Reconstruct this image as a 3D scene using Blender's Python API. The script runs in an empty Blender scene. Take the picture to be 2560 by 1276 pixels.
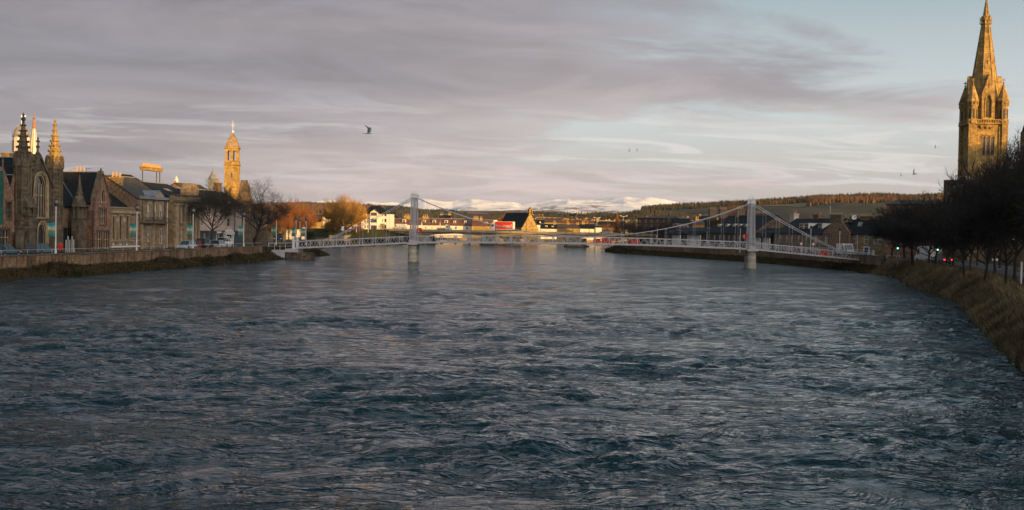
import bpy, bmesh, math, random
import numpy as np
from mathutils import Vector, Matrix
from mathutils.geometry import tessellate_polygon
R = math.radians
sc = bpy.context.scene
COL = sc.collection
random.seed(7)

# ---------------------------------------------------------------- camera
FPX, CX, CY = 3000.0, 1280.0, 638.0          # focal length and centre in photo pixels
CAMZ = 6.3
PITCH = math.atan(66/3000); ROLL = R(1.05)
_f = Vector((0, math.cos(PITCH), -math.sin(PITCH)))
_r0 = Vector((1, 0, 0)); _u0 = Vector((0, math.sin(PITCH), math.cos(PITCH)))
_r = _r0*math.cos(ROLL) + _u0*math.sin(ROLL)
_u = -_r0*math.sin(ROLL) + _u0*math.cos(ROLL)
cam = bpy.data.objects.new('camera', bpy.data.cameras.new('camera'))
COL.objects.link(cam)
cam.matrix_world = Matrix(((_r.x, _u.x, -_f.x, 0), (_r.y, _u.y, -_f.y, 0), (_r.z, _u.z, -_f.z, CAMZ), (0, 0, 0, 1)))
cam.data.sensor_width = 36; cam.data.lens = 36*FPX/2560
cam.data.clip_start = 0.5; cam.data.clip_end = 40000
sc.camera = cam

# ---------------------------------------------------------------- light
SUN_AZ = R(40)      # how far round to the right of "straight behind the camera" the sun stands
SUN_EL = R(6)
sund = Vector((math.sin(SUN_AZ)*math.cos(SUN_EL), -math.cos(SUN_AZ)*math.cos(SUN_EL), math.sin(SUN_EL)))
sun = bpy.data.objects.new('sun', bpy.data.lights.new('sun', 'SUN'))
COL.objects.link(sun)
sun.data.energy = 5.0; sun.data.angle = R(0.5); sun.data.color = (1.0, 0.54, 0.13)
sun.rotation_euler = sund.to_track_quat('Z', 'Y').to_euler()
sc.view_settings.view_transform = 'Standard'; sc.view_settings.look = 'None'
sc.view_settings.exposure = 0.6; sc.view_settings.gamma = 1
sc.view_settings.use_curve_mapping = False

class NT:
    """tiny node-graph writer"""
    def __init__(s, tree): s.t = tree; tree.nodes.clear()
    def n(s, typ, **kw):
        nd = s.t.nodes.new(typ)
        for k, v in kw.items():
            if k.startswith('i_'):
                key = k[2:]; key = int(key) if key.isdigit() else key.replace('_', ' ')
                s.set(nd.inputs[key], v)
            else: setattr(nd, k, v)
        return nd
    def set(s, inp, v):
        if isinstance(v, bpy.types.NodeSocket): s.t.links.new(v, inp)
        elif v is not None: inp.default_value = v
    def m(s, op, a, b=None, c=None, clamp=False):
        nd = s.t.nodes.new('ShaderNodeMath'); nd.operation = op; nd.use_clamp = clamp
        s.set(nd.inputs[0], a)
        if b is not None: s.set(nd.inputs[1], b)
        if c is not None: s.set(nd.inputs[2], c)
        return nd.outputs[0]
    def vm(s, op, a, b=None):
        nd = s.t.nodes.new('ShaderNodeVectorMath'); nd.operation = op
        s.set(nd.inputs[0], a)
        if b is not None: s.set(nd.inputs[1], b)
        return nd.outputs[0]
    def comb(s, x, y, z):
        nd = s.t.nodes.new('ShaderNodeCombineXYZ')
        s.set(nd.inputs[0], x); s.set(nd.inputs[1], y); s.set(nd.inputs[2], z); return nd.outputs[0]
    def sep(s, v):
        nd = s.t.nodes.new('ShaderNodeSeparateXYZ'); s.set(nd.inputs[0], v); return nd.outputs
    def noise(s, vec, scale, detail=4, rough=.5, dist=0):
        nd = s.t.nodes.new('ShaderNodeTexNoise'); s.set(nd.inputs['Vector'], vec)
        nd.inputs['Scale'].default_value = scale; nd.inputs['Detail'].default_value = detail
        nd.inputs['Roughness'].default_value = rough; nd.inputs['Distortion'].default_value = dist
        return nd.outputs['Fac']
    def ramp(s, fac, a, b, c=0., d=1., smooth=True):
        nd = s.t.nodes.new('ShaderNodeMapRange'); nd.interpolation_type = 'SMOOTHSTEP' if smooth else 'LINEAR'
        s.set(nd.inputs[0], fac)
        for i, v in enumerate((a, b, c, d)): s.set(nd.inputs[i+1], v)
        return nd.outputs[0]
    def mix(s, fac, a, b, mode='MIX'):
        nd = s.t.nodes.new('ShaderNodeMix'); nd.data_type = 'RGBA'; nd.blend_type = mode
        s.set(nd.inputs[0], fac)
        for i, v in ((6, a), (7, b)):
            if isinstance(v, tuple): v = (*v, 1.0)[:4]
            s.set(nd.inputs[i], v)
        return nd.outputs[2]

world = bpy.data.worlds.new('World'); sc.world = world; world.use_nodes = True
g = NT(world.node_tree)
tc = g.n('ShaderNodeTexCoord').outputs['Generated']
dx, dy, dz = g.sep(tc)[0:3]
sky = g.n('ShaderNodeTexSky', sky_type='NISHITA', sun_disc=False, sun_elevation=SUN_EL,
          sun_rotation=math.pi-SUN_AZ, altitude=10, air_density=1.0, dust_density=1.5, ozone_density=1.5)
el = g.m('MAXIMUM', dz, 0.0)
az = g.m('ARCTAN2', dx, dy)
# clear air: warm at the horizon, pale above it, blue higher up
clear = g.mix(g.ramp(el, 0.0, 0.035), (.41, .325, .29), (.43, .40, .385))
clear = g.mix(g.ramp(el, 0.03, 0.10), clear, (.47, .50, .51))
clear = g.mix(g.ramp(el, 0.08, 0.24), clear, (.245, .32, .365))
clear = g.mix(g.ramp(el, 0.22, 0.8), clear, (.05, .125, .17))
nish = g.vm('SCALE', sky.outputs[0]); g.t.nodes[-1].inputs['Scale'].default_value = 0.07
clear = g.mix(0.18, clear, nish)
# cloud sheet: the direction cast onto a flat layer overhead
den = g.m('ADD', el, 0.085)
px_ = g.m('DIVIDE', dx, den); py_ = g.m('DIVIDE', dy, den)
pv = g.comb(px_, py_, 0.0)
pv = g.vm('ADD', pv, (3.7, 11.3, 0))
pr = g.n('ShaderNodeVectorRotate', i_Vector=pv, i_Angle=R(-15)).outputs[0]
big = g.noise(g.vm('MULTIPLY', pr, (.36, .42, 1)), 1.0, 3, .5, .5)
med = g.noise(g.vm('MULTIPLY', pr, (1.0, 1.05, 1)), 1.0, 7, .62, .8)
fine = g.noise(g.vm('MULTIPLY', pr, (1.2, 2.2, 1)), 1.0, 6, .62, .8)
azl = g.ramp(az, -.45, .42, .40, -.10, smooth=False)        # the grey sheet thickens to the left
cov = g.m('ADD', g.m('MULTIPLY', big, .75), g.m('MULTIPLY', med, .55))
cov = g.m('ADD', cov, g.m('MULTIPLY', fine, .16))
cov = g.m('ADD', cov, azl)
hi = g.ramp(el, .03, .13, 0.0, .10)
cov = g.m('ADD', cov, hi)
cov = g.m('ADD', cov, g.m('MULTIPLY', g.ramp(az, .12, .40), .035))
cov = g.m('SUBTRACT', cov, g.ramp(el, .22, .6, 0, .30))
mask = g.ramp(cov, .77, .95)
warm = g.ramp(el, .0, .15, 1.0, .0)
warm = g.m('MULTIPLY', warm, g.ramp(az, -.42, .0, .25, 1.0))
pink = g.ramp(g.noise(g.vm('MULTIPLY', pr, (.3, .8, 1)), 1.0, 3), .38, .62)
warm = g.m('ADD', warm, g.m('MULTIPLY', pink, .28), clamp=True)
cl = g.mix(warm, (.20, .19, .212), (.45, .375, .365))
dark = g.ramp(cov, .90, 1.30)
cl = g.mix(g.m('MULTIPLY', dark, .75), cl, (.160, .152, .172))
cl = g.mix(g.ramp(el, .17, .40), cl, (.115, .155, .19))
tex = g.ramp(med, .32, .68, .80, 1.20)
cl = g.vm('MULTIPLY', cl, g.comb(tex, tex, tex))
col = g.mix(g.m('MULTIPLY', mask, .93), clear, cl)
bright = g.m('MULTIPLY', g.ramp(fine, .49, .64), g.ramp(el, .01, .05, 0, 1))
bright = g.m('MULTIPLY', bright, g.ramp(el, .07, .13, 1, 0))
bright = g.m('MULTIPLY', bright, g.ramp(mask, .0, 1.0, .85, .42))
col = g.mix(bright, col, (.50, .485, .475))
# the sunrise side of the sky, behind the viewer, glows warm round the low sun
vd = g.n('ShaderNodeVectorMath', operation='DOT_PRODUCT'); g.set(vd.inputs[0], tc); vd.inputs[1].default_value = tuple(sund)
dt = g.m('MAXIMUM', vd.outputs['Value'], 0.0)
gl = g.m('POWER', dt, 2.5)
glc = g.vm('MULTIPLY', g.comb(gl, gl, gl), (1.65, 1.36, 1.12))
col = g.vm('ADD', col, glc)
bg = g.n('ShaderNodeBackground', i_Color=col, i_Strength=1.0)
wo = g.n('ShaderNodeOutputWorld'); g.t.links.new(bg.outputs[0], wo.inputs[0])

# ---------------------------------------------------------------- photo ray helpers (used only to read distances off the photo)
def ray(px, py):
    d = _f*FPX + _r*(px-CX) - _u*(py-CY)
    return d/d.y
def at(px, py, Y):
    d = ray(px, py); return Vector((d.x*Y, Y, CAMZ + d.z*Y))
def gnd(px, py, z=0.):
    d = ray(px, py); return Vector((0, 0, CAMZ)) + d*((z-CAMZ)/d.z)
def zat(px, py, Y): return at(px, py, Y).z

# ---------------------------------------------------------------- objects
def tag(o, label=None, cat=None, group=None, kind=None):
    if label: o['label'] = label
    if cat: o['category'] = cat
    if group: o['group'] = group
    if kind: o['kind'] = kind
    return o
def thing(name, label, cat, loc=(0, 0, 0), rotz=0., group=None):
    o = bpy.data.objects.new(name, None); COL.objects.link(o)
    o.empty_display_size = .5
    o.location = loc; o.rotation_euler = (0, 0, rotz)
    return tag(o, label, cat, group)
def inst(name, mesh, parent=None, loc=(0, 0, 0), rot=None):
    o = bpy.data.objects.new(name, mesh); COL.objects.link(o)
    o.location = loc
    if rot: o.rotation_euler = rot
    o.parent = parent
    return o
_kids = {}
def copy_tree(o, parent=None):
    c = o.copy(); COL.objects.link(c)
    if parent is not None: c.parent = parent
    for ch in list(o.children): copy_tree(ch, c)
    return c
def dup(o, loc, rotz=0., label=None, scale=None):
    c = copy_tree(o); c.location = loc; c.rotation_euler = (0, 0, rotz)
    if scale: c.scale = scale if isinstance(scale, tuple) else (scale,)*3
    if label: c['label'] = label
    return c

class MB:
    """mesh collector"""
    def __init__(s): s.v = []; s.f = []
    def add(s, vs, fs):
        b = len(s.v); s.v += [tuple(p) for p in vs]; s.f += [tuple(b+i for i in q) for q in fs]
        return s
    def box(s, x0, x1, y0, y1, z0, z1):
        return s.add([(x0,y0,z0),(x1,y0,z0),(x1,y1,z0),(x0,y1,z0),(x0,y0,z1),(x1,y0,z1),(x1,y1,z1),(x0,y1,z1)],
              [(0,3,2,1),(4,5,6,7),(0,1,5,4),(1,2,6,5),(2,3,7,6),(3,0,4,7)])
    def xz(s, poly, y0, y1):
        """polygon of (x,z) (counter-clockwise seen from the front, -y) pushed back from y0 to y1"""
        n = len(poly)
        a = sum(poly[i][0]*poly[(i+1) % n][1]-poly[(i+1) % n][0]*poly[i][1] for i in range(n))
        if a < 0: poly = poly[::-1]
        vs = [(x, y0, z) for x, z in poly] + [(x, y1, z) for x, z in poly]
        fs = [tuple(range(n)), tuple(range(2*n-1, n-1, -1))] + [(i, i+n, (i+1) % n+n, (i+1) % n) for i in range(n)]
        return s.add(vs, fs)
    def xy(s, poly, z0, z1):
        n = len(poly)
        a = sum(poly[i][0]*poly[(i+1) % n][1]-poly[(i+1) % n][0]*poly[i][1] for i in range(n))
        if a < 0: poly = poly[::-1]
        vs = [(x, y, z0) for x, y in poly] + [(x, y, z1) for x, y in poly]
        fs = [tuple(range(n-1, -1, -1)), tuple(range(n, 2*n))] + [(i, (i+1) % n, (i+1) % n+n, i+n) for i in range(n)]
        return s.add(vs, fs)
    def yz(s, poly, x0, x1):
        n = len(poly)
        vs = [(x0, y, z) for y, z in poly] + [(x1, y, z) for y, z in poly]
        fs = [tuple(range(n-1, -1, -1)), tuple(range(n, 2*n))] + [(i, (i+1) % n, (i+1) % n+n, i+n) for i in range(n)]
        return s.add(vs, fs)
    def lathe(s, prof, cx=0, cy=0, n=12, ph=0.):
        """prof = [(r,z),...] bottom to top"""
        vs = []; fs = []
        for r, z in prof:
            for k in range(n):
                a = ph+2*math.pi*k/n; vs.append((cx+r*math.cos(a), cy+r*math.sin(a), z))
        for j in range(len(prof)-1):
            for k in range(n):
                k2 = (k+1) % n; fs.append((j*n+k, j*n+k2, (j+1)*n+k2, (j+1)*n+k))
        fs.append(tuple(range(n-1, -1, -1))); L = (len(prof)-1)*n
        fs.append(tuple(range(L, L+n)))
        return s.add(vs, fs)
    def tube(s, p, q, r0, r1=None, n=6, cap=True):
        r1 = r0 if r1 is None else r1
        p = Vector(p); q = Vector(q); d = q-p
        if d.length < 1e-6: return s
        d.normalize(); a = Vector((0, 0, 1)) if abs(d.z) < .9 else Vector((1, 0, 0))
        u = d.cross(a).normalized(); w = u.cross(d)
        vs = []
        for c, r in ((p, r0), (q, r1)):
            for k in range(n):
                t = 2*math.pi*(k+.5)/n; vs.append(c+(u*math.cos(t)+w*math.sin(t))*r)
        fs = [(k, k+n, (k+1) % n+n, (k+1) % n) for k in range(n)]
        if cap: fs += [tuple(range(n)), tuple(range(2*n-1, n-1, -1))]
        return s.add(vs, fs)
    def path(s, pts, r, n=6):
        for a, b in zip(pts[:-1], pts[1:]): s.tube(a, b, r, r, n)
        return s
    def ball(s, c, r, n=8, m=5, sz=1.):
        prof = [(max(r*math.sin(math.pi*j/m), .001), c[2]-r*sz*math.cos(math.pi*j/m)) for j in range(m+1)]
        return s.lathe(prof, c[0], c[1], n)
    def wall(s, outer, holes, y0, th, reveal=.22):
        """wall with openings: outer and holes are (x,z) polygons, face at y0, body th thick"""
        polys = [[Vector((x, z, 0)) for x, z in outer]] + [[Vector((x, z, 0)) for x, z in h] for h in holes]
        flat = [p for q in polys for p in q]
        tris = tessellate_polygon(polys)
        b = len(s.v)
        s.v += [(p.x, y0, p.y) for p in flat]
        for t in tris:
            p0, p1, p2 = (flat[i] for i in t)
            ar = (p1.x-p0.x)*(p2.y-p0.y)-(p2.x-p0.x)*(p1.y-p0.y)
            if abs(ar) < 1e-9: continue
            s.f.append(tuple(b+i for i in (t if ar > 0 else t[::-1])))
        n = len(outer)
        vs = [(x, y0, z) for x, z in outer] + [(x, y0+th, z) for x, z in outer]
        s.add(vs, [(i, i+n, (i+1) % n+n, (i+1) % n) for i in range(n)] + [tuple(range(2*n-1, n-1, -1))])
        for h in holes:
            n = len(h); vs = [(x, y0, z) for x, z in h] + [(x, y0+reveal, z) for x, z in h]
            s.add(vs, [(i, (i+1) % n, (i+1) % n+n, i+n) for i in range(n)] + [tuple(range(n, 2*n))])
        return s
    def mesh(s, name, mat, smooth=False):
        me = bpy.data.meshes.new(name); me.from_pydata(s.v, [], s.f)
        if mat: me.materials.append(mat)
        if smooth: me.polygons.foreach_set('use_smooth', [True]*len(me.polygons))
        me.update()
        return me
    def obj(s, name, mat, parent=None, loc=(0, 0, 0), smooth=False, rot=None):
        return inst(name, s.mesh(name, mat, smooth), parent, loc, rot)

def np_mesh(name, verts, faces, mat, smooth=False):
    """verts (n,3) array, faces (m,k) array"""
    me = bpy.data.meshes.new(name); k = faces.shape[1]
    me.vertices.add(len(verts)); me.vertices.foreach_set('co', verts.astype(np.float32).ravel())
    me.loops.add(faces.size); me.loops.foreach_set('vertex_index', faces.astype(np.int32).ravel())
    me.polygons.add(len(faces)); me.polygons.foreach_set('loop_start', np.arange(0, faces.size, k, dtype=np.int32))
    me.polygons.foreach_set('loop_total', np.full(len(faces), k, dtype=np.int32))
    if smooth: me.polygons.foreach_set('use_smooth', np.ones(len(faces), dtype=bool))
    if mat: me.materials.append(mat)
    me.update(calc_edges=True); me.validate()
    return me

# vectorised gradient noise
_rng = np.random.RandomState(11)
_perm = _rng.permutation(512); _perm = np.concatenate([_perm, _perm, _perm])
_gr = np.stack([np.cos(_rng.rand(512)*6.283), np.zeros(512)], 1); _an = _rng.rand(512)*6.283
_gr = np.stack([np.cos(_an), np.sin(_an)], 1)
def pn(x, y):
    xi = np.floor(x).astype(int); yi = np.floor(y).astype(int); xf = x-xi; yf = y-yi
    u = xf*xf*xf*(xf*(xf*6-15)+10); v = yf*yf*yf*(yf*(yf*6-15)+10)
    def gd(i, j):
        h = _perm[(_perm[(xi+i) & 511]+((yi+j) & 511))]; g_ = _gr[h]
        return g_[..., 0]*(xf-i)+g_[..., 1]*(yf-j)
    a = gd(0, 0); b = gd(1, 0); c = gd(0, 1); d = gd(1, 1)
    return ((a*(1-u)+b*u)*(1-v)+(c*(1-u)+d*u)*v)*1.5
def fbm(x, y, o=4, g_=.5, l=2.03):
    t = 0; a = 1.
    for i in range(o): t = t+a*pn(x+17.3*i, y-9.1*i); a *= g_; x = x*l; y = y*l
    return t

# ---------------------------------------------------------------- materials
def mat(name, col, col2=None, rough=.85, var=.18, scale=1.2, bump=0., bscale=12., brick=None, mortar=.55, metal=0.,
        stain=None, emit=None, spec=.5, streak=0., trans=0., rnd=0.):
    """procedural surface: colour variation, optional stone courses (brick=(length,height)), grime, relief"""
    m = bpy.data.materials.new(name); m.use_nodes = True
    g = NT(m.node_tree)
    co = g.n('ShaderNodeTexCoord').outputs['Object']
    if rnd:
        rv_ = g.n('ShaderNodeObjectInfo').outputs['Random']; ro = g.m('MULTIPLY', rv_, 40.)
        co = g.vm('ADD', co, g.comb(ro, 0., 0.))
    x, y, z = g.sep(co)[0:3]
    if col2 is None: col2 = tuple(c*(1-var) for c in col); col = tuple(min(1, c*(1+var)) for c in col)
    base = g.mix(g.ramp(g.noise(co, scale, 5, .6), .32, .68), col, col2)
    h = None
    if brick:
        uv = g.comb(g.m('ADD', x, y), z, 0.)
        bt = g.n('ShaderNodeTexBrick', i_Vector=uv, i_Scale=1.0)
        bt.inputs['Color1'].default_value = (1.18, 1.15, 1.1, 1); bt.inputs['Color2'].default_value = (.72, .72, .74, 1)
        bt.inputs['Mortar'].default_value = (mortar, mortar, mortar, 1)
        bt.inputs['Mortar Size'].default_value = .018; bt.inputs['Brick Width'].default_value = brick[0]
        bt.inputs['Row Height'].default_value = brick[1]; bt.inputs['Bias'].default_value = 0.
        base = g.mix(1.0, base, bt.outputs['Color'], 'MULTIPLY')
        h = g.m('MULTIPLY', bt.outputs['Fac'], -.35)
    if stain:
        sv = g.comb(g.m('MULTIPLY', g.m('ADD', x, y), 1.3), 0., g.m('MULTIPLY', z, .22))
        f = g.ramp(g.noise(sv, 1.6, 5, .65), .45, .72)
        base = g.mix(g.m('MULTIPLY', f, stain[1]), base, stain[0])
    if rnd:
        rf = g.ramp(rv_, 0, 1, 1-rnd, 1+rnd*.6, smooth=False); base = g.vm('MULTIPLY', base, g.comb(rf, rf, rf))
    bs = g.n('ShaderNodeBsdfPrincipled')
    g.set(bs.inputs['Base Color'], base)
    rr = g.ramp(g.noise(co, scale*3, 3), .3, .7, max(rough-.08, .02), min(rough+.08, 1))
    g.set(bs.inputs['Roughness'], rr)
    bs.inputs['Metallic'].default_value = metal; bs.inputs['Specular IOR Level'].default_value = spec
    if bump:
        nz = g.m('MULTIPLY', g.noise(co, bscale, 4, .6), 1.0)
        h = nz if h is None else g.m('ADD', h, nz)
    if h is not None:
        bp = g.n('ShaderNodeBump', i_Height=h); bp.inputs['Strength'].default_value = min(1, bump or .4)
        bp.inputs['Distance'].default_value = .06
        g.t.links.new(bp.outputs[0], bs.inputs['Normal'])
    if emit:
        bs.inputs['Emission Color'].default_value = (*emit[:3], 1); bs.inputs['Emission Strength'].default_value = emit[3]
    if trans: bs.inputs['Transmission Weight'].default_value = trans
    out = g.n('ShaderNodeOutputMaterial'); g.t.links.new(bs.outputs[0], out.inputs[0])
    return m
M = {}
GR = (.035, .034, .028)
M['stone_pink'] = mat('pink_sandstone', (.36, .19, .125), (.20, .115, .08), brick=(.55, .28), bump=.4, bscale=9, stain=(GR, .55))
M['stone_dark'] = mat('dark_brown_stone', (.17, .125, .078), (.065, .05, .034), brick=(.6, .3), bump=.4, bscale=8, stain=(GR, .6))  # dark stone; also stands in for shade on a spirelet and bridge footings
M['stone_buff'] = mat('buff_ashlar', (.34, .245, .145), (.19, .135, .085), brick=(.9, .36), bump=.3, bscale=8, stain=(GR, .45))
M['rubble'] = mat('rubble_stone', (.30, .195, .12), (.13, .088, .06), brick=(.38, .22), bump=.7, bscale=7, stain=(GR, .4), scale=3)
M['stone_gold'] = mat('golden_sandstone', (.41, .29, .10), (.25, .16, .045), brick=(.8, .36), bump=.35, bscale=8, stain=((.16, .12, .07), .4))
M['stone_steeple'] = mat('steeple_sandstone', (.46, .315, .105), (.24, .155, .05), brick=(.9, .4), bump=.5, bscale=7, stain=((.06, .042, .022), .75), rnd=.12)
M['trim'] = mat('dressed_stone_trim', (.46, .35, .22), (.30, .22, .14), bump=.2, stain=(GR, .45))
M['trim_dark'] = mat('weathered_stone_trim', (.17, .13, .085), (.07, .055, .038), bump=.3, stain=(GR, .6))
M['render'] = mat('cream_harling', (.62, .48, .42), (.52, .40, .35), bump=.2, bscale=30, stain=((.2, .16, .14), .3))
M['white'] = mat('white_paint', (.78, .76, .73), (.70, .68, .65), rough=.5)
M['whitewall'] = mat('white_harling', (.72, .69, .64), (.64, .60, .54), bump=.15, bscale=30, stain=((.4, .36, .3), .25))
M['teal_paint'] = mat('dark_teal_paint', (.045, .06, .07), rough=.5)
M['slate'] = mat('blue_grey_slate', (.014, .017, .022), (.008, .010, .013), rough=.7, spec=.25, brick=(.35, .16), mortar=.5, bump=.3, scale=2.2)
M['slate_brown'] = mat('mossy_slate', (.085, .068, .055), (.045, .038, .034), rough=.7, brick=(.35, .16), mortar=.5, bump=.3, scale=1.5)
M['tile_red'] = mat('red_brown_roof_tile', (.16, .075, .045), (.10, .05, .035), rough=.75, brick=(.35, .2), mortar=.5, bump=.3)
M['lead'] = mat('lead_flashing', (.20, .22, .25), rough=.5)
M['glass'] = mat('window_glass', (.015, .02, .026), (.03, .038, .045), rough=.06, spec=.9, scale=.8)
M['blind'] = mat('window_blind', (.42, .40, .38), rough=.7)
M['pot'] = mat('clay_chimney_pot', (.50, .34, .19), (.36, .20, .10), rough=.8)
M['iron'] = mat('dark_iron', (.03, .032, .035), rough=.5, metal=.3)
M['steelpaint'] = mat('silver_grey_bridge_paint', (.50, .50, .54), (.37, .37, .41), rough=.45, scale=3, stain=((.16, .12, .10), .3))
M['pole'] = mat('pale_lamp_pole_paint', (.72, .72, .75), (.6, .6, .64), rough=.4)
M['concrete'] = mat('concrete', (.26, .24, .20), (.18, .165, .135), bump=.3, stain=((.08, .08, .06), .4))
M['concrete_pier'] = mat('pale_pier_concrete', (.50, .48, .40), (.38, .36, .29), bump=.3, bscale=5, brick=(40, .55), mortar=.6, stain=((.10, .105, .075), .55))
M['quay'] = mat('stained_quay_stone', (.34, .20, .115), (.15, .095, .055), brick=(.62, .3), bump=.6, bscale=6, stain=((.03, .03, .02), .85), scale=2, rnd=.42)
M['coping'] = mat('coping_stone', (.17, .135, .09), (.07, .062, .04), bump=.5, bscale=8, stain=(GR, .4), rnd=.3)
M['asphalt'] = mat('asphalt', (.055, .055, .058), bump=.2, bscale=40)
M['paving'] = mat('paving', (.16, .15, .14), brick=(.6, .6), bump=.2)
M['grassland'] = mat('turf', (.045, .06, .022), (.075, .065, .03), bump=.5, bscale=6, scale=.7)
M['bark'] = mat('tree_bark', (.045, .036, .028), (.025, .021, .017), bump=.5, bscale=14)
M['bark_dark'] = mat('dark_wet_bark', (.022, .019, .016), (.013, .011, .010), bump=.5, bscale=14)
M['twig_orange'] = mat('russet_twigs', (.26, .105, .035), (.15, .06, .02))
M['twig_gold'] = mat('golden_willow_shoots', (.42, .25, .06), (.25, .13, .03))
M['twig_brown'] = mat('brown_twigs', (.11, .065, .035), (.07, .045, .025))
M['red'] = mat('red_paint', (.55, .03, .02), rough=.45)
M['green_net'] = mat('green_scaffold_netting', (.015, .10, .075), (.01, .07, .055), rough=.9, scale=3, brick=(2.2, 1.9), mortar=2.2)
# ================================================================ THE SETTING
LB = [(-60, -64), (60, -58), (95, -55.5), (123, -52.5), (142, -49), (168, -46), (214, -41.5), (235, -40), (252, -38.5), (262, -41), (285, -47), (330, -54), (400, -60), (440, -52), (500, -44), (600, -36), (640, -34)]
RB = [(-60, 10), (20, 17), (53, 23), (71, 28.4), (90, 34.5), (113, 42), (155, 50.8), (176, 56.5), (210, 60), (262, 52), (297, 41.6), (325, 33), (337, 29), (350, 27.5), (375, 31), (440, 44), (520, 56), (600, 58), (640, 60)]
def XL(Y): return float(np.interp(Y, [a for a, b in LB], [b for a, b in LB]))
def XR(Y): return float(np.interp(Y, [a for a, b in RB], [b for a, b in RB]))
GZ = 2.0

def land_mat(name, cols, sc_=.35):
    m = bpy.data.materials.new(name); m.use_nodes = True
    g = NT(m.node_tree)
    P = g.n('ShaderNodeNewGeometry').outputs['Position']
    a = g.ramp(g.noise(P, sc_, 6, .6), .35, .65); b = g.ramp(g.noise(P, sc_*6, 5, .65), .35, .65)
    c = g.mix(b, g.mix(a, cols[0], cols[1]), g.mix(a, cols[2], cols[3]))
    bs = g.n('ShaderNodeBsdfPrincipled'); g.set(bs.inputs['Base Color'], c); bs.inputs['Roughness'].default_value = .95
    bs.inputs['Specular IOR Level'].default_value = .2
    bp = g.n('ShaderNodeBump', i_Height=g.noise(P, 5., 5, .7)); bp.inputs['Strength'].default_value = .8; bp.inputs['Distance'].default_value = .15
    g.t.links.new(bp.outputs[0], bs.inputs['Normal'])
    out = g.n('ShaderNodeOutputMaterial'); g.t.links.new(bs.outputs[0], out.inputs[0])
    return m
M['bank'] = land_mat('river_bank_earth', [(.045, .036, .02), (.02, .018, .012), (.035, .042, .016), (.06, .04, .02)], .5)
M['turf'] = land_mat('park_turf', [(.03, .045, .012), (.045, .04, .018), (.03, .04, .014), (.05, .04, .02)], .05)

def land(name, side):
    Ys = list(np.arange(-60, 641, 4.0))
    vs, fs = [], []
    rs = random.Random(3)
    for Y in Ys:
        x = XL(Y) if side < 0 else XR(Y)
        j = rs.uniform(-.25, .25)
        wide = 1.0 if (side < 0 or Y > 195) else 1.25
        prof = [(1400, GZ), (60, GZ), (3.3*wide, GZ), (2.7*wide, GZ-.1), (2.45*wide, .95+j*.3), (1.2*wide, .45+j*.4), (.1+j, -.1), (-1.2, -.7)]
        if side > 0 and Y <= 195: prof = [(1400, GZ), (60, GZ), (3.6, GZ), (2.9, GZ-.15), (2.0, 1.3+j*.3), (1.0, .6+j*.3), (.1+j*.5, -.1), (-1.2, -.7)]
        for d, z in prof: vs.append((x+side*d, Y, z))
    k = len(prof)
    for i in range(len(Ys)-1):
        for q in range(k-1):
            a = i*k+q
            fs.append((a, a+1, a+k+1, a+k) if side > 0 else (a, a+k, a+k+1, a+1))
    o = MB().add(vs, fs).obj(name, M['bank'])
    return tag(o, kind='structure')
lb = land('left_bank', -1); rb = land('right_bank', 1)
# far ground: one sheet out to the hills
vs = [(-1500, 640, GZ), (1500, 640, GZ), (9000, 20000, GZ), (-9000, 20000, GZ)]
fg = MB().add([(-40, 636.0, -.5), (64, 636.0, -.5), (64, 636, GZ), (-40, 636, GZ)], [(0, 1, 2, 3)])
fg.add([(-1500, 636, GZ), (1500, 636, GZ), (14000, 24000, GZ), (-14000, 24000, GZ)], [(0, 1, 2, 3)])
fg.add([(-14000, -200, 1.9), (-1398, -200, 1.9), (-1500, 636, 1.9), (-14000, 24000, 1.9)], [(0, 1, 2, 3)])
fg.add([(1398, -200, 1.9), (14000, -200, 1.9), (14000, 24000, 1.9), (1500, 636, 1.9)], [(0, 1, 2, 3)])
tag(fg.obj('far_ground', M['turf']), kind='structure')

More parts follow.
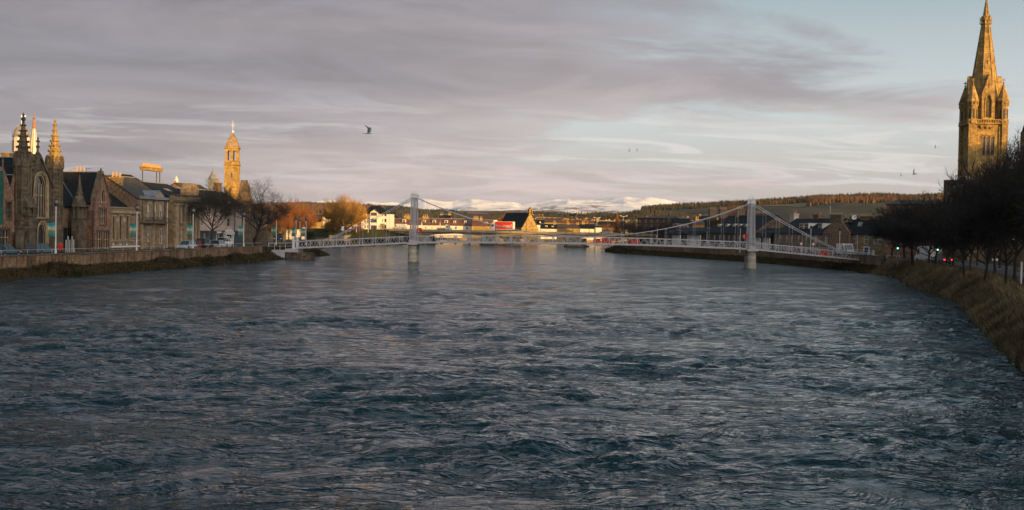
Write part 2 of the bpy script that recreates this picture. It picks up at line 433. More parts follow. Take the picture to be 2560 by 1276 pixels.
# ---- water
def water():
    rows = list(np.arange(-56., 8., 2.))
    Y = 8.0
    while Y < 640:
        rows.append(Y); Y += max(.07, Y*Y/15500.)
    rows = np.array(rows+[640.])
    nc = 540
    u = np.linspace(-1, 1, nc)
    YY, UU = np.meshgrid(rows, u, indexing='ij')
    hwid = np.minimum(np.maximum(YY, 8.)*.52+6, 100.)
    XX = UU*hwid; o_ = np.linspace(0, 1, 16)[1:]; e_ = hwid[:, :1]
    XX = np.concatenate([-(e_+(104.-e_)*o_[::-1][None, :]), XX, e_+(104.-e_)*o_[None, :]], 1)      # coarser out to both banks
    YY = np.repeat(YY[:, :1], XX.shape[1], 1); out_ = np.maximum(np.abs(XX)-np.repeat(e_, XX.shape[1], 1), 0) > 1e-6
    sp = np.maximum(YY*.52*2/nc, np.maximum(.07, YY*YY/15500.)); sp = np.where(out_, np.maximum(sp, (104.-e_)/15), sp); sp = np.where(YY < 8, 2.0, sp)
    nc = XX.shape[1]
    z = np.zeros_like(XX)
    octs = [(9., 7., .20), (4.0, 2.7, .17), (1.8, 1.25, .125), (.9, .64, .06), (.44, .33, .026)]
    big = np.clip(.85+1.1*pn(XX/13+3, YY/8)+.4*pn(XX/5.+7, YY/3.2), .28, 1.8)
    wx = .8*pn(XX/3.1, YY/3.3+40); wy = .6*pn(XX/2.9+80, YY/2.3)
    for i, (lx, ly, a) in enumerate(octs):
        n_ = pn((XX+wx)/lx+31*i, (YY+wy)/ly-7*i)
        n_ = (1-2*np.abs(n_))*.55+n_*.45 if i in (1, 2, 3) else n_
        att = np.clip(ly/(2.2*sp)-.5, 0, 1)
        z += a*n_*att*(big if i else 1)
    V = np.stack([XX, YY, z-.02], -1).reshape(-1, 3)
    nr = len(rows); idx = np.arange(nr*nc).reshape(nr, nc)
    Fc = np.stack([idx[:-1, :-1], idx[:-1, 1:], idx[1:, 1:], idx[1:, :-1]], -1).reshape(-1, 4)
    m = bpy.data.materials.new('river_water'); m.use_nodes = True
    g = NT(m.node_tree)
    P = g.n('ShaderNodeNewGeometry').outputs['Position']
    n1 = g.noise(g.vm('MULTIPLY', P, (1.0, 1.15, 1)), 1.0, 3, .55, .8)
    n2 = g.noise(g.vm('MULTIPLY', P, (4.2, 5.2, 1)), 1.0, 4, .6, .4)
    n3 = g.noise(g.vm('MULTIPLY', P, (.42, .52, 1)), 1.0, 3, .55, .8)
    patch = g.ramp(g.noise(g.vm('MULTIPLY', P, (.09, .16, 1)), 1.0, 4, .6, 1.0), .36, .62, .25, 1.0)
    far_ = g.ramp(g.noise(g.vm('MULTIPLY', P, (.20, .22, 1)), 1.0, 5, .65, 1.2), .42, .58, .12, 1.25)
    calm = g.ramp(g.noise(g.vm('MULTIPLY', P, (.5, 1.1, 1)), 1.0, 4, .6, 1.0), .38, .60, .18, 1.0)
    h = g.m('ADD', g.m('MULTIPLY', g.m('MULTIPLY', n1, far_), .30), g.m('MULTIPLY', g.m('MULTIPLY', n2, .085), g.m('MULTIPLY', calm, patch)))
    h = g.m('ADD', h, g.m('MULTIPLY', n3, .30))
    bp = g.n('ShaderNodeBump', i_Height=h); bp.inputs['Strength'].default_value = 1.0; bp.inputs['Distance'].default_value = 1.0
    if 'Filter Width' in bp.inputs: bp.inputs['Filter Width'].default_value = .12
    bs = g.n('ShaderNodeBsdfPrincipled')
    bs.inputs['Base Color'].default_value = (.003, .020, .030, 1)
    g.set(bs.inputs['Roughness'], g.ramp(g.sep(P)[1], 35, 230, .06, .14, smooth=False)); bs.inputs['IOR'].default_value = 1.333; bs.inputs['Specular Tint'].default_value = (.84, .96, 1.0, 1)
    g.t.links.new(bp.outputs[0], bs.inputs['Normal'])
    out = g.n('ShaderNodeOutputMaterial'); g.t.links.new(bs.outputs[0], out.inputs[0])
    o = inst('river', np_mesh('river', V, Fc, m, smooth=True))
    tag(o, kind='structure')
    # river bed far below, so nothing shows through at the edges
    bd = MB().add([(-80, -60, -.75), (80, -60, -.75), (110, 640, -.75), (-80, 640, -.75)], [(0, 1, 2, 3)]).obj('river_bed', M['bank'])
    tag(bd, kind='structure')
water()

# ---- hills
def interp_px(tab, px):
    return float(np.interp(px, [a for a, b in tab], [b for a, b in tab]))
def hill(name, tab, Yr, depth, m, back=None, jag=0., step=6, rows=26, front=0.):
    """ridge outline tab=(px,py) standing at distance Yr, ground climbing to it over `depth` metres"""
    p0, p1 = tab[0][0], tab[-1][0]
    pxs = np.arange(p0, p1+1, step); back = back or depth*.6
    vs = []
    for px in pxs:
        py = interp_px(tab, px); top = at(px, py, Yr)
        for j in range(rows+1):
            t = j/rows
            if t <= .75:
                q = t/.75; Y = Yr-depth*(1-q); s = q*q*(3-2*q)*.55+q*.45; z = front+(top.z-front)*s
            else:
                q = (t-.75)/.25; Y = Yr+back*q; z = top.z*(1-q*q)
            X = top.x*Y/Yr
            z += jag*float(pn(np.array(X/90.), np.array(Y/120.)))*min(1, z/30.)*(1 if t < .7 else .4)
            vs.append((X, Y, z-.3))
    k = rows+1; fs = []
    for i in range(len(pxs)-1):
        for j in range(rows): a = i*k+j; fs.append((a, a+k, a+k+1, a+1))
    o = MB().add(vs, fs).obj(name, m, smooth=True)
    tag(o, kind='structure')
    return o, vs, k, len(pxs)
M['snow'] = None
m = bpy.data.materials.new('snowy_mountain'); m.use_nodes = True; g = NT(m.node_tree)
P = g.n('ShaderNodeNewGeometry').outputs['Position']
a = g.noise(g.vm('MULTIPLY', P, (.0011, .0011, .006)), 1.0, 8, .68, .6); b = g.noise(g.vm('MULTIPLY', P, (.004, .002, .02)), 1.0, 6, .7)
z_ = g.ramp(g.sep(P)[2], 40, 300, -.12, .16)
f = g.ramp(g.m('ADD', g.m('ADD', g.m('MULTIPLY', a, .70), g.m('MULTIPLY', b, .38)), z_), .46, .55)
c = g.mix(f, (.085, .065, .07), (.90, .89, .92))
bs = g.n('ShaderNodeBsdfPrincipled'); g.set(bs.inputs['Base Color'], c); bs.inputs['Roughness'].default_value = .9
out = g.n('ShaderNodeOutputMaterial'); g.t.links.new(bs.outputs[0], out.inputs[0]); M['snow'] = m
M['moor'] = land_mat('brown_wooded_hillside', [(.10, .062, .036), (.065, .045, .03), (.13, .075, .04), (.05, .042, .03)], .006)
M['moor_dark'] = land_mat('dark_hillside', [(.045, .045, .035), (.032, .034, .028), (.06, .052, .04), (.03, .032, .03)], .006)
M['moor_front'] = land_mat('dull_farmland', [(.05, .05, .034), (.065, .055, .035), (.04, .045, .032), (.075, .062, .04)], .004)
M['field_tan'] = land_mat('pale_stubble_field', [(.15, .13, .075), (.13, .11, .065), (.16, .14, .08), (.12, .105, .06)], .01)
M['field_dark'] = land_mat('dark_ploughed_field', [(.05, .045, .04), (.045, .04, .036), (.055, .048, .042), (.045, .04, .037)], .01)

def mountain():
    # snow range: real height field with ridges and corries
    ridge = [(640, 528), (760, 514), (815, 507), (870, 510), (930, 507), (1000, 514), (1060, 502), (1130, 510), (1180, 502), (1240, 506), (1300, 517), (1350, 511), (1420, 503), (1500, 506), (1560, 499), (1620, 500), (1660, 504), (1700, 514), (1760, 520), (1900, 530), (2100, 540)]
    pxs = np.arange(600, 2120, 3.0); n = len(pxs); rows = 90
    Y0, Y1 = 7800., 13500.
    t = np.linspace(0, 1, rows)
    PX, T = np.meshgrid(pxs, t, indexing='ij')
    zr = np.array([at(p, interp_px(ridge, p), 11800.).z for p in pxs])[:, None]
    low = np.array([at(p, 531, 8200.).z for p in pxs])[:, None]
    YY = Y0+(Y1-Y0)*T
    XX = np.array([ray(p, 500).x for p in pxs])[:, None]*YY
    s = np.clip(T/.7, 0, 1); s = s*s*(3-2*s)
    base = low*np.clip(T/.06, 0, 1)*(1-s)*1.0+zr*s*YY/11800.
    rid = 1-np.abs(pn(XX/900., YY/1300.))*2
    rid2 = 1-np.abs(pn(XX/380.+9, YY/520.))*2
    zz = base+(rid*42+rid2*18+fbm(XX/210., YY/300., 4)*9)*np.clip(T*3, 0, 1)*np.clip((1-T)/.3, 0, 1)*(.5+.5*s)-25*s
    V = np.stack([XX, YY, zz], -1).reshape(-1, 3)
    idx = np.arange(n*rows).reshape(n, rows)
    Fc = np.stack([idx[:-1, :-1], idx[1:, :-1], idx[1:, 1:], idx[:-1, 1:]], -1).reshape(-1, 4)
    tag(inst('mountains', np_mesh('mountains', V, Fc, M['snow'], True)), kind='structure')
mountain()
hillL, vL, kL, nL = hill('wooded_hill', [(500, 530), (640, 518), (760, 513), (830, 515), (900, 519), (1000, 527), (1060, 534), (1200, 539), (1300, 538), (1400, 539), (1500, 541), (1580, 546), (1660, 555)], 3200., 1700., M['moor'], jag=8)
hillR, vR, kR, nR = hill('forest_ridge', [(1440, 556), (1520, 545), (1600, 528), (1650, 522), (1700, 519), (1850, 513), (1900, 509), (2000, 502), (2100, 497), (2240, 495), (2400, 496), (2560, 500), (2800, 515)], 2500., 1500., M['moor_front'], jag=6)
hillM, vM, kM, nM = hill('low_hill', [(1180, 566), (1300, 560), (1420, 553), (1500, 548), (1560, 541), (1610, 533), (1680, 541), (1740, 548), (1900, 556)], 1700., 700., M['moor_dark'], jag=4)

def sample(vs, k, n, i, j):
    """smooth position on a hill grid: i along, j up"""
    i = min(max(i, 0), n-1.001); j = min(max(j, 0), k-1.001); i0, j0 = int(i), int(j); a, b = i-i0, j-j0
    q = [Vector(vs[(i0+c)*k+j0+d]) for c in (0, 1) for d in (0, 1)]
    return (q[0]*(1-b)+q[1]*b)*(1-a)+(q[2]*(1-b)+q[3]*b)*a
def forest(name, label, hl, n, m, i0, i1, j0, j1, hmin, hmax, seed, sharp=.16, keep=None):
    vs, k, nn = hl; rs = random.Random(seed); mb = MB()
    for _ in range(n):
        i = rs.uniform(i0, i1)*(nn-1); j = rs.uniform(j0, j1)*(k-1)
        if keep and not keep(i/(nn-1), j/(k-1)): continue
        p = sample(vs, k, nn, i, j); h = rs.uniform(hmin, hmax); r = h*sharp*rs.uniform(.8, 1.3); ph = rs.uniform(0, 2)
        ring = [(p.x+r*math.cos(ph+c*1.2566), p.y+r*math.sin(ph+c*1.2566), p.z+h*.12) for c in range(5)]
        mb.add([(p.x, p.y, p.z+h)]+ring+[(p.x, p.y, p.z-2)], [(0, 1, 2), (0, 2, 3), (0, 3, 4), (0, 4, 5), (0, 5, 1), (6, 2, 1), (6, 3, 2), (6, 4, 3), (6, 5, 4), (6, 1, 5)])
    return tag(mb.obj(name, m), label, 'wood', kind='stuff')
M['larch'] = land_mat('larch_foliage', [(.115, .066, .032), (.08, .05, .028), (.14, .078, .036), (.06, .042, .026)], .03)
M['spruce'] = land_mat('spruce_foliage', [(.022, .03, .016), (.03, .036, .02), (.018, .024, .014), (.04, .04, .022)], .03)
M['birch'] = land_mat('bare_birch_wood', [(.12, .07, .045), (.08, .05, .036), (.14, .085, .055), (.07, .05, .035)], .03)
H = (vR, kR, nR)
px2i = lambda px: (px-1440)/(2800-1440)
forest('spruce_forest', 'dark spruce wood along the top of the right-hand ridge', H, 5200, M['spruce'], .12, .99, .60, .80, 6, 12, 1)
forest('larch_forest', 'russet larch wood on the sunlit face of the right-hand ridge', H, 4200, M['larch'], px2i(1880), .97, .52, .72, 6, 11, 2, .2, keep=lambda a, b: b > .60 or a > px2i(2020))
forest('larch_belt', 'thin belt of bare larches along the ridge above the dark field', H, 1500, M['birch'], px2i(1615), px2i(1885), .62, .75, 5, 9, 3, .2)
H = (vL, kL, nL)
forest('spruce_plantation', 'green spruce plantation crowning the low hill behind the white flats', H, 2200, M['spruce'], .36, .55, .63, .78, 7, 13, 4)
forest('bare_woodland', 'bare brown woodland covering the hill left of the golden willow', H, 5200, M['birch'], .0, .40, .35, .78, 7, 11, 5, .34)
forest('mixed_woodland', 'dull mixed wood along the foot of the snowy mountains', H, 4200, M['moor_dark'], .42, .98, .30, .80, 6, 12, 6, .3)
H = (vM, kM, nM)
M['knoll'] = land_mat('dull_wood', [(.035, .038, .026), (.045, .042, .03), (.03, .03, .024), (.06, .05, .034)], .02)
forest('spruce_knoll', 'dark green knoll of trees in the dip between the two hills', H, 2600, M['knoll'], .2, .85, .3, .8, 4, 8, 8, .36)
def field(name, m, hl, poly):
    vs, k, nn = hl; out = []; rows = 14
    (a0, b0), (a1, b1) = poly
    n = 40; pts = []
    for i in range(n+1):
        for j in range(rows+1):
            u = i/n; e = .5*(1-math.cos(2*math.pi*min(max(u, 0), 1)))**.35 if 0 < u < 1 else 0
            jj = b0+(b1-b0)*(.5+(j/rows-.5)*max(e, .02)*1.3)
            p = sample(vs, k, nn, (a0+(a1-a0)*u)*(nn-1), jj*(k-1)); pts.append((p.x, p.y-.4, p.z+.9))
    fs = [(i*(rows+1)+j, (i+1)*(rows+1)+j, (i+1)*(rows+1)+j+1, i*(rows+1)+j+1) for i in range(n) for j in range(rows)]
    tag(MB().add(pts, fs).obj(name, m), kind='structure')
field('stubble_field', M['field_tan'], (vR, kR, nR), ((px2i(1885), .49), (px2i(2035), .60)))
field('ploughed_field', M['field_dark'], (vR, kR, nR), ((px2i(1600), .42), (px2i(1840), .60)))
# ================================================================ LANDFORM BEHIND THE CAMERA (castle hill, unseen; shaped so its long shadow lies over the river)
def castle_hill_occluder():
    su = Vector((math.sin(SUN_AZ), -math.cos(SUN_AZ))); sl = Vector((math.cos(SUN_AZ), math.sin(SUN_AZ)))
    def pos(c, l): return su*c+sl*l
    vs, fs = [], []
    ls = list(range(-110, 421, 10)); cs = [38, 60, 78, 92, 112, 140, 175, 220]; hs = [2, 12, 24, 30, 31, 28, 14, 1]
    for l in ls:
        e = min(1, (l+110)/60, (420-l)/60)
        for c, h in zip(cs, hs):
            p = pos(c if l < 240 else c+(l-240)*.5, l); vs.append((p.x, p.y, 1.9+h*e*(1+.06*math.sin(l*.09+c))))
    k = len(cs)
    for i in range(len(ls)-1):
        for j in range(k-1): a = i*k+j; fs.append((a, a+1, a+k+1, a+k))
    tag(MB().add(vs, fs).obj('castle_hill_occluder', M['turf'], smooth=True), kind='structure')  # unseen hill carrying the shadow-casting blocks
    # unseen blocks added on the hill to set shadow heights: (l0, l1, top height, word)
    blocks = [(-100, 26, 40, 'long pink stone wing of the castle on the hill behind the viewpoint'),
              (28, 55, 50.5, 'tall round-cornered castle keep on the hill behind the viewpoint'),
              (55.5, 65.5, 40.0, 'low gatehouse of the castle beside its keep'),
              (65.6, 99.5, 41.2, 'middle wing of the castle with crenellated roof'),
              (100, 150, 41.5, 'grey stone court house on the castle hill'),
              (153, 200, 43.5, 'unseen shadow-casting block just beyond the middle of the hill'),
              (203, 234, 45.0, 'square stone villa near the end of the castle hill'),
              (236, 250, 44.0, 'low stone cottage before the tall tenements on the castle hill'),
              (251, 279, 54.3, 'tall stone tenement block on the far part of the castle hill'),
              (280, 297, 44.0, 'lower unseen block letting sun through between the tall pair'),
              (298, 345, 54.3, 'second tall stone tenement block at the far end of the castle hill')]
    blocks = [(l0-(1.2 if i else 0), l1+.9, t_, lb_) for i, (l0, l1, t_, lb_) in enumerate(blocks)]
    for l0, l1, top, lab in blocks:
        c0, c1 = (96, 108) if l0 < 236 else (100, 112)
        p = pos(c0, l0)
        t = thing('castle' if 'castle' in lab else 'shadow_block', lab, 'building', (p.x, p.y, 0), math.atan2(sl.y, sl.x))  # every block is out of view, added for its cast shadow
        L = l1-l0; w = MB()
        holes = []
        nx = max(1, int(L/5))
        z0 = 26
        for i in range(nx):
            for zz in (top-9, top-5.2):
                x = L*(i+.5)/nx; holes.append([(x-.6, zz), (x+.6, zz), (x+.6, zz+2), (x-.6, zz+2)])
        w.wall([(0, z0), (L, z0), (L, top-1), (0, top-1)], holes, 0, 12)
        w.obj('wall', M['stone_pink'], t)
        # battlement
        b = MB(); n = max(2, int(L/2.2))
        for i in range(n): b.box(L*i/n, L*(i+.6)/n, -.2, .4, top-1, top); b.box(L*i/n, L*(i+.6)/n, 11.6, 12.2, top-1, top)
        b.box(.3, L-.3, .5, 11.5, top-1.05, top-.2)
        b.obj('battlement', M['stone_pink'], t)
castle_hill_occluder()

# ================================================================ SUSPENSION FOOTBRIDGE
def footbridge():
    a = at(1034, 652.7, 219.5); b = at(1875, 671, 216.2)
    a2 = Vector((a.x, a.y)); b2 = Vector((b.x, b.y)); L = (b2-a2).length
    ang = math.atan2(b2.y-a2.y, b2.x-a2.x)
    W = 1.55
    t = thing('suspension_footbridge', 'pale grey suspension footbridge with two lattice towers spanning the river', 'footbridge', (a.x, a.y, 0), ang)
    S0, S1 = -21.9, L+21.4
    def zb(s):
        if s < 0: return 3.42+s/21.9*1.42
        if s > L: return 3.42-(s-L)/21.4*1.72
        u = s/L; return 3.42+.42*4*u*(1-u)
    H = 1.18
    g_ = M['steelpaint']
    nodes = [S0+21.9*i/9 for i in range(9)]+[L*i/24 for i in range(24)]+[L+21.4*i/9 for i in range(10)]
    for yy in (-W, W):
        tc_ = MB(); bc = MB()
        for p, q in zip(nodes[:-1], nodes[1:]):
            za, zc = zb(p), zb(q)
            for mb, dz, hh in ((tc_, H, .085), (bc, 0, .15)):
                mb.add([(p, yy-.06, za+dz-hh), (q, yy-.06, zc+dz-hh), (q, yy+.06, zc+dz-hh), (p, yy+.06, za+dz-hh),
                        (p, yy-.06, za+dz+hh), (q, yy-.06, zc+dz+hh), (q, yy+.06, zc+dz+hh), (p, yy+.06, za+dz+hh)],
                       [(0, 3, 2, 1), (4, 5, 6, 7), (0, 1, 5, 4), (1, 2, 6, 5), (2, 3, 7, 6), (3, 0, 4, 7)])
        tc_.obj('top_chord', g_, t); bc.obj('bottom_chord', g_, t)
        post = MB().box(-.065, .065, -.06, .06, 0, H-.1).mesh('post', g_)
        for s in nodes:
            inst('post', post, t, (s, yy, zb(s)+.08))
        # the diagonals: two Vs in each bay
        for p, q in zip(nodes[:-1], nodes[1:]):
            for h0 in (0, 1):
                u0 = p+(q-p)*h0/2; u1 = p+(q-p)*(h0+1)/2; um = (u0+u1)/2
                d = MB()
                d.tube((u0+.06, yy, zb(u0)+H-.04), (um, yy, zb(um)+.1), .04, n=4, cap=False)
                d.tube((um, yy, zb(um)+.1), (u1-.06, yy, zb(u1)+H-.04), .04, n=4, cap=False)
                d.obj('diagonal_brace', g_, t)
    # deck
    dk = MB(); M['deck'] = mat('timber_deck', (.16, .14, .12), bump=.2)
    for p, q in zip(nodes[:-1], nodes[1:]):
        za, zc = zb(p)-.06, zb(q)-.06
        dk.add([(p, -W+.07, za-.09), (q, -W+.07, zc-.09), (q, W-.07, zc-.09), (p, W-.07, za-.09), (p, -W+.07, za), (q, -W+.07, zc), (q, W-.07, zc), (p, W-.07, za)],
               [(0, 3, 2, 1), (4, 5, 6, 7), (0, 1, 5, 4), (1, 2, 6, 5), (2, 3, 7, 6), (3, 0, 4, 7)])
    dk.obj('deck', M['deck'], t)
    cb = MB().box(-.06, .06, -W, W, -.32, -.11).mesh('cross_beam', M['iron'])
    for s in nodes: inst('cross_beam', cb, t, (s, 0, zb(s)-.05))
    # cables
    TOP = 11.75
    zmid = zb(L/2)+H+.12
    def zc_(s):
        if 0 <= s <= L:
            u = (s-L/2)/(L/2); return zmid+(TOP-zmid)*u*u
        if s < 0: u = 1+s/16.2; return (zb(-16.2)+H+.1)+(TOP-(zb(-16.2)+H+.1))*(u*.80+u*u*.20) if u > 0 else zb(s)+H+.1
        u = 1-(s-L)/15.8; return (zb(L+15.8)+H+.1)+(TOP-(zb(L+15.8)+H+.1))*(u*.80+u*u*.20) if u > 0 else zb(s)+H+.1
    for yy in (-W-.12, W+.12):
        for dz in (0,):
            cs = [S0+2]+[-16.2+16.2*i/8 for i in range(8)]+[L*i/40 for i in range(41)]+[L+15.8*i/8 for i in range(1, 9)]+[S1-2]
            MB().path([(s, yy, zc_(s)) for s in cs], .06, 6).obj('main_cable', g_, t)
        k = 0
        hm = [s for s in nodes if abs(s) > 1 and abs(s-L) > 1]
        for s in hm:
            z0 = zb(s)+H; z1 = zc_(s)
            if z1-z0 < .35: continue
            hg = MB().tube((s, yy, z0), (s, yy, z1), .022, n=5)
            hg.box(s-.09, s+.09, yy-.09, yy+.09, z1-.16, z1+.1)
            hg.obj('hanger', g_, t)
    # towers
    col = MB(); z0, z1 = 3.45, 11.55; w0, w1 = .50, .31
    def hw(z): return w0+(w1-w0)*(z-z0)/(z1-z0)
    lat = MB(); n = 30
    for i in range(n):
        za = z0+.45+(z1-z0-.9)*i/n; zc = z0+.45+(z1-z0-.9)*(i+1)/n; a_ = hw(za); c_ = hw(zc)
        for f in range(4):
            for (u0, u1) in ((-1, 0), (0, -1), (0, 1), (1, 0)):
                def P(u, z, h):
                    x, y = u*h, -h
                    for _ in range(f): x, y = -y, x
                    return (x, y, z)
                lat.tube(P(u0, za, a_), P(u1, zc, c_), .028, n=4, cap=False)
    for sx in (-1, 1):
        for sy in (-1, 1): col.tube((sx*w0, sy*w0, z0), (sx*w1, sy*w1, z1), .062, .055, 4)
    col.box(-w0-.05, w0+.05, -w0-.05, w0+.05, z0, z0+.45)
    col.box(-w1-.05, w1+.05, -w1-.05, w1+.05, z1-.45, z1)
    lat_m = lat.mesh('lattice', g_); col_m = col.mesh('column', g_)
    cap = MB(); cap.box(-.5, .5, -.5, .5, 11.55, 11.68); cap.box(-.42, .42, -.42, .42, 11.68, 12.1)
    cap.xz([(-.52, 12.1), (.52, 12.1), (.5, 12.2), (0, 12.42), (-.5, 12.2)], -.5, .5)
    cap.lathe([(.14, 12.35), (.1, 12.5), (.05, 12.55), (.1, 12.65), (.03, 12.75), (.05, 12.85), (.01, 13.05)], n=8)
    cap_m = cap.mesh('tower_cap', M['pole'])
    for ti, s in enumerate((0, L)):
        tw = MB()       # bracing between the two columns, above head height
        for za, zc in ((6.2, 8.2), (8.2, 10.0), (10.0, 11.4)):
            y0, y1 = -W+.1, W-.1
            tw.tube((0, y0, za), (0, y1, zc), .035, n=4); tw.tube((0, y1, za), (0, y0, zc), .035, n=4)
        for zz in (6.2, 11.4): tw.box(-.06, .06, -W, W, zz-.08, zz+.08)
        two = tw.obj('tower', g_, t, (s, 0, 0))
        tag(two, 'left lattice tower of the footbridge' if ti == 0 else 'right lattice tower of the footbridge')
        for yy in (-W-.25, W+.25):
            inst('column', col_m, two, (0, yy, 0)); inst('lattice', lat_m, two, (0, yy, 0)); inst('tower_cap', cap_m, two, (0, yy, 0))
        pr = MB()
        for yy in (-W-.25, W+.25):
            pr.lathe([(.86, -1.0), (.84, .3), (.74, 2.9), (.78, 2.95), (.78, 3.05)], 0, yy, 20)
        pr.box(-.5, .5, -W-.2, W+.2, -.9, 2.6)
        pr.obj('pier', M['concrete_pier'], t, (s, 0, 0))
        cp = MB().box(-.98, .98, -W-1.25, W+1.25, 3.05, 3.22); cp.box(-.72, .72, -W-.95, W+.95, 3.22, 3.4)
        cp.obj('pier_cap', M['steelpaint'], t, (s, 0, 0))
    # end posts and anchorages
    for s in (S0, S1):
        for yy in (-W, W):
            e = MB().box(-.2, .2, -.2, .2, zb(s)-.3, zb(s)+1.35); e.box(-.27, .27, -.27, .27, zb(s)+1.35, zb(s)+1.5)
            e.lathe([(.15, zb(s)+1.5), (.19, zb(s)+1.65), (.12, zb(s)+1.85), (.02, zb(s)+1.9)], n=8)
            e.obj('end_post', M['pole'], t, (s, yy, 0))
    # left landing: white stepped abutment with railings
    ab = MB(); z = zb(S0)
    ab.box(S0-1.3, S0+.9, -W-.9, W+.6, z-.75, z-.12)
    ab.obj('landing_slab', M['steelpaint'], t)
    ab = MB(); ab.box(S0-1.2, S0+3.2, -W-.4, W+.4, -.8, z-.76); ab.obj('abutment', M['stone_dark'], t)
    ab = MB(); ab.xz([(S0-4.6, z-.35), (S0-1.35, z-.35), (S0-1.35, -.1), (S0-2.1, .2), (S0-4.6, z-.75)], -W-1.1, -W-.7); ab.obj('stair_wall', M['steelpaint'], t)
    rl = MB()
    for x in (S0-4.4, S0-3.3, S0-2.3, S0-1.3): rl.tube((x, -W-.8, z-.35), (x, -W-.8, z+.85), .035)
    rl.tube((S0-4.4, -W-.8, z+.85), (S0, -W-.8, z+.95), .035); rl.tube((S0-4.4, -W-.8, z+.3), (S0, -W-.8, z+.4), .025)
    rl.obj('landing_rail', M['pole'], t)
    z = zb(S1)
    ab = MB(); ab.box(S1-2.2, S1+3.2, -W-.6, W+.6, -.8, z-.5); ab.obj('abutment', M['stone_dark'], t)
    ab = MB(); ab.box(S1-.9, S1+4, -W-.9, W+.9, z-.48, z-.15); ab.obj('landing_slab', M['steelpaint'], t)
    rl = MB()
    for i in range(8):
        x = S1+.6+i*.55; rl.tube((x, -W-.8, z-.15), (x, -W-.8, z+1.0), .03)
    rl.tube((S1, -W-.8, z+1.0), (S1+4.6, -W-.8, z+1.0), .035)
    rl.obj('landing_rail', M['pole'], t)
    # things hung on or standing on the bridge
    def P(s, y, z_):
        return Vector((a.x+math.cos(ang)*s-math.sin(ang)*y, a.y+math.sin(ang)*s+math.cos(ang)*y, z_))
    for s, wy, lab in ((.85, W-.2, 'red lifebuoy housing fixed beside the left bridge tower'), (L-.85, W-.2, 'red lifebuoy housing fixed beside the right bridge tower')):
        p = P(s, wy, 0)
        o = thing('lifebuoy', lab, 'lifebuoy', (p.x, p.y, 5.05), ang, 'lifebuoys on the bridge towers')
        hb = MB().xz([(-.28, .12), (.28, .12), (.4, .3), (.4, .85), (.26, 1.05), (-.26, 1.05), (-.4, .85), (-.4, .3)], -.12, .1)
        hb.obj('housing', M['red'], o)
        rg = MB()
        pts = [(.24*math.cos(k*.6283), -.17, .58+.24*math.sin(k*.6283)) for k in range(3, 8)]
        rg.path(pts, .055, 6); rg.obj('ring', M['white'], o)
    bar_mat = mat('red_white_barrier_plastic', (.50, .035, .03), rough=.5)
    for px0, px1, lab in ((1484, 1503, 'red plastic work barrier standing on the footbridge, nearest to midspan'), (1506, 1530, 'red plastic work barrier on the footbridge just right of the midspan one'),
                          (1577, 1600, 'red plastic work barrier on the footbridge halfway to the right tower'), (2045, 2069, 'red plastic work barrier on the sloping right end of the footbridge')):
        s0 = (at(px0, 600, 217).x-a.x)/math.cos(ang); s1 = (at(px1, 600, 217).x-a.x)/math.cos(ang)
        p = P((s0+s1)/2, W-.45, zb((s0+s1)/2)-.06)
        sl_ = math.atan2(zb(s1)-zb(s0), s1-s0)
        o = thing('work_barrier', lab, 'barrier', p, ang, 'red work barriers on the footbridge'); o.rotation_euler = (0, -sl_, ang)
        w_ = (s1-s0)/2
        b_ = MB()
        b_.wall([(-w_, .1), (w_, .1), (w_, 1.0), (-w_, 1.0)], [[(x, .45), (x+.12, .45), (x+.12, .75), (x, .75)] for x in [(-w_+.2+i*.3) for i in range(int((2*w_-.3)/.3))]], -.04, .08, .07)
        b_.obj('panel', bar_mat, o)
        for x in (-w_+.15, w_-.15): MB().box(x-.05, x+.05, -.25, .25, 0.0, .1).obj('foot', M['iron'], o)
    return t, P, zb, L
bridge, BP, BZ, BL = footbridge()

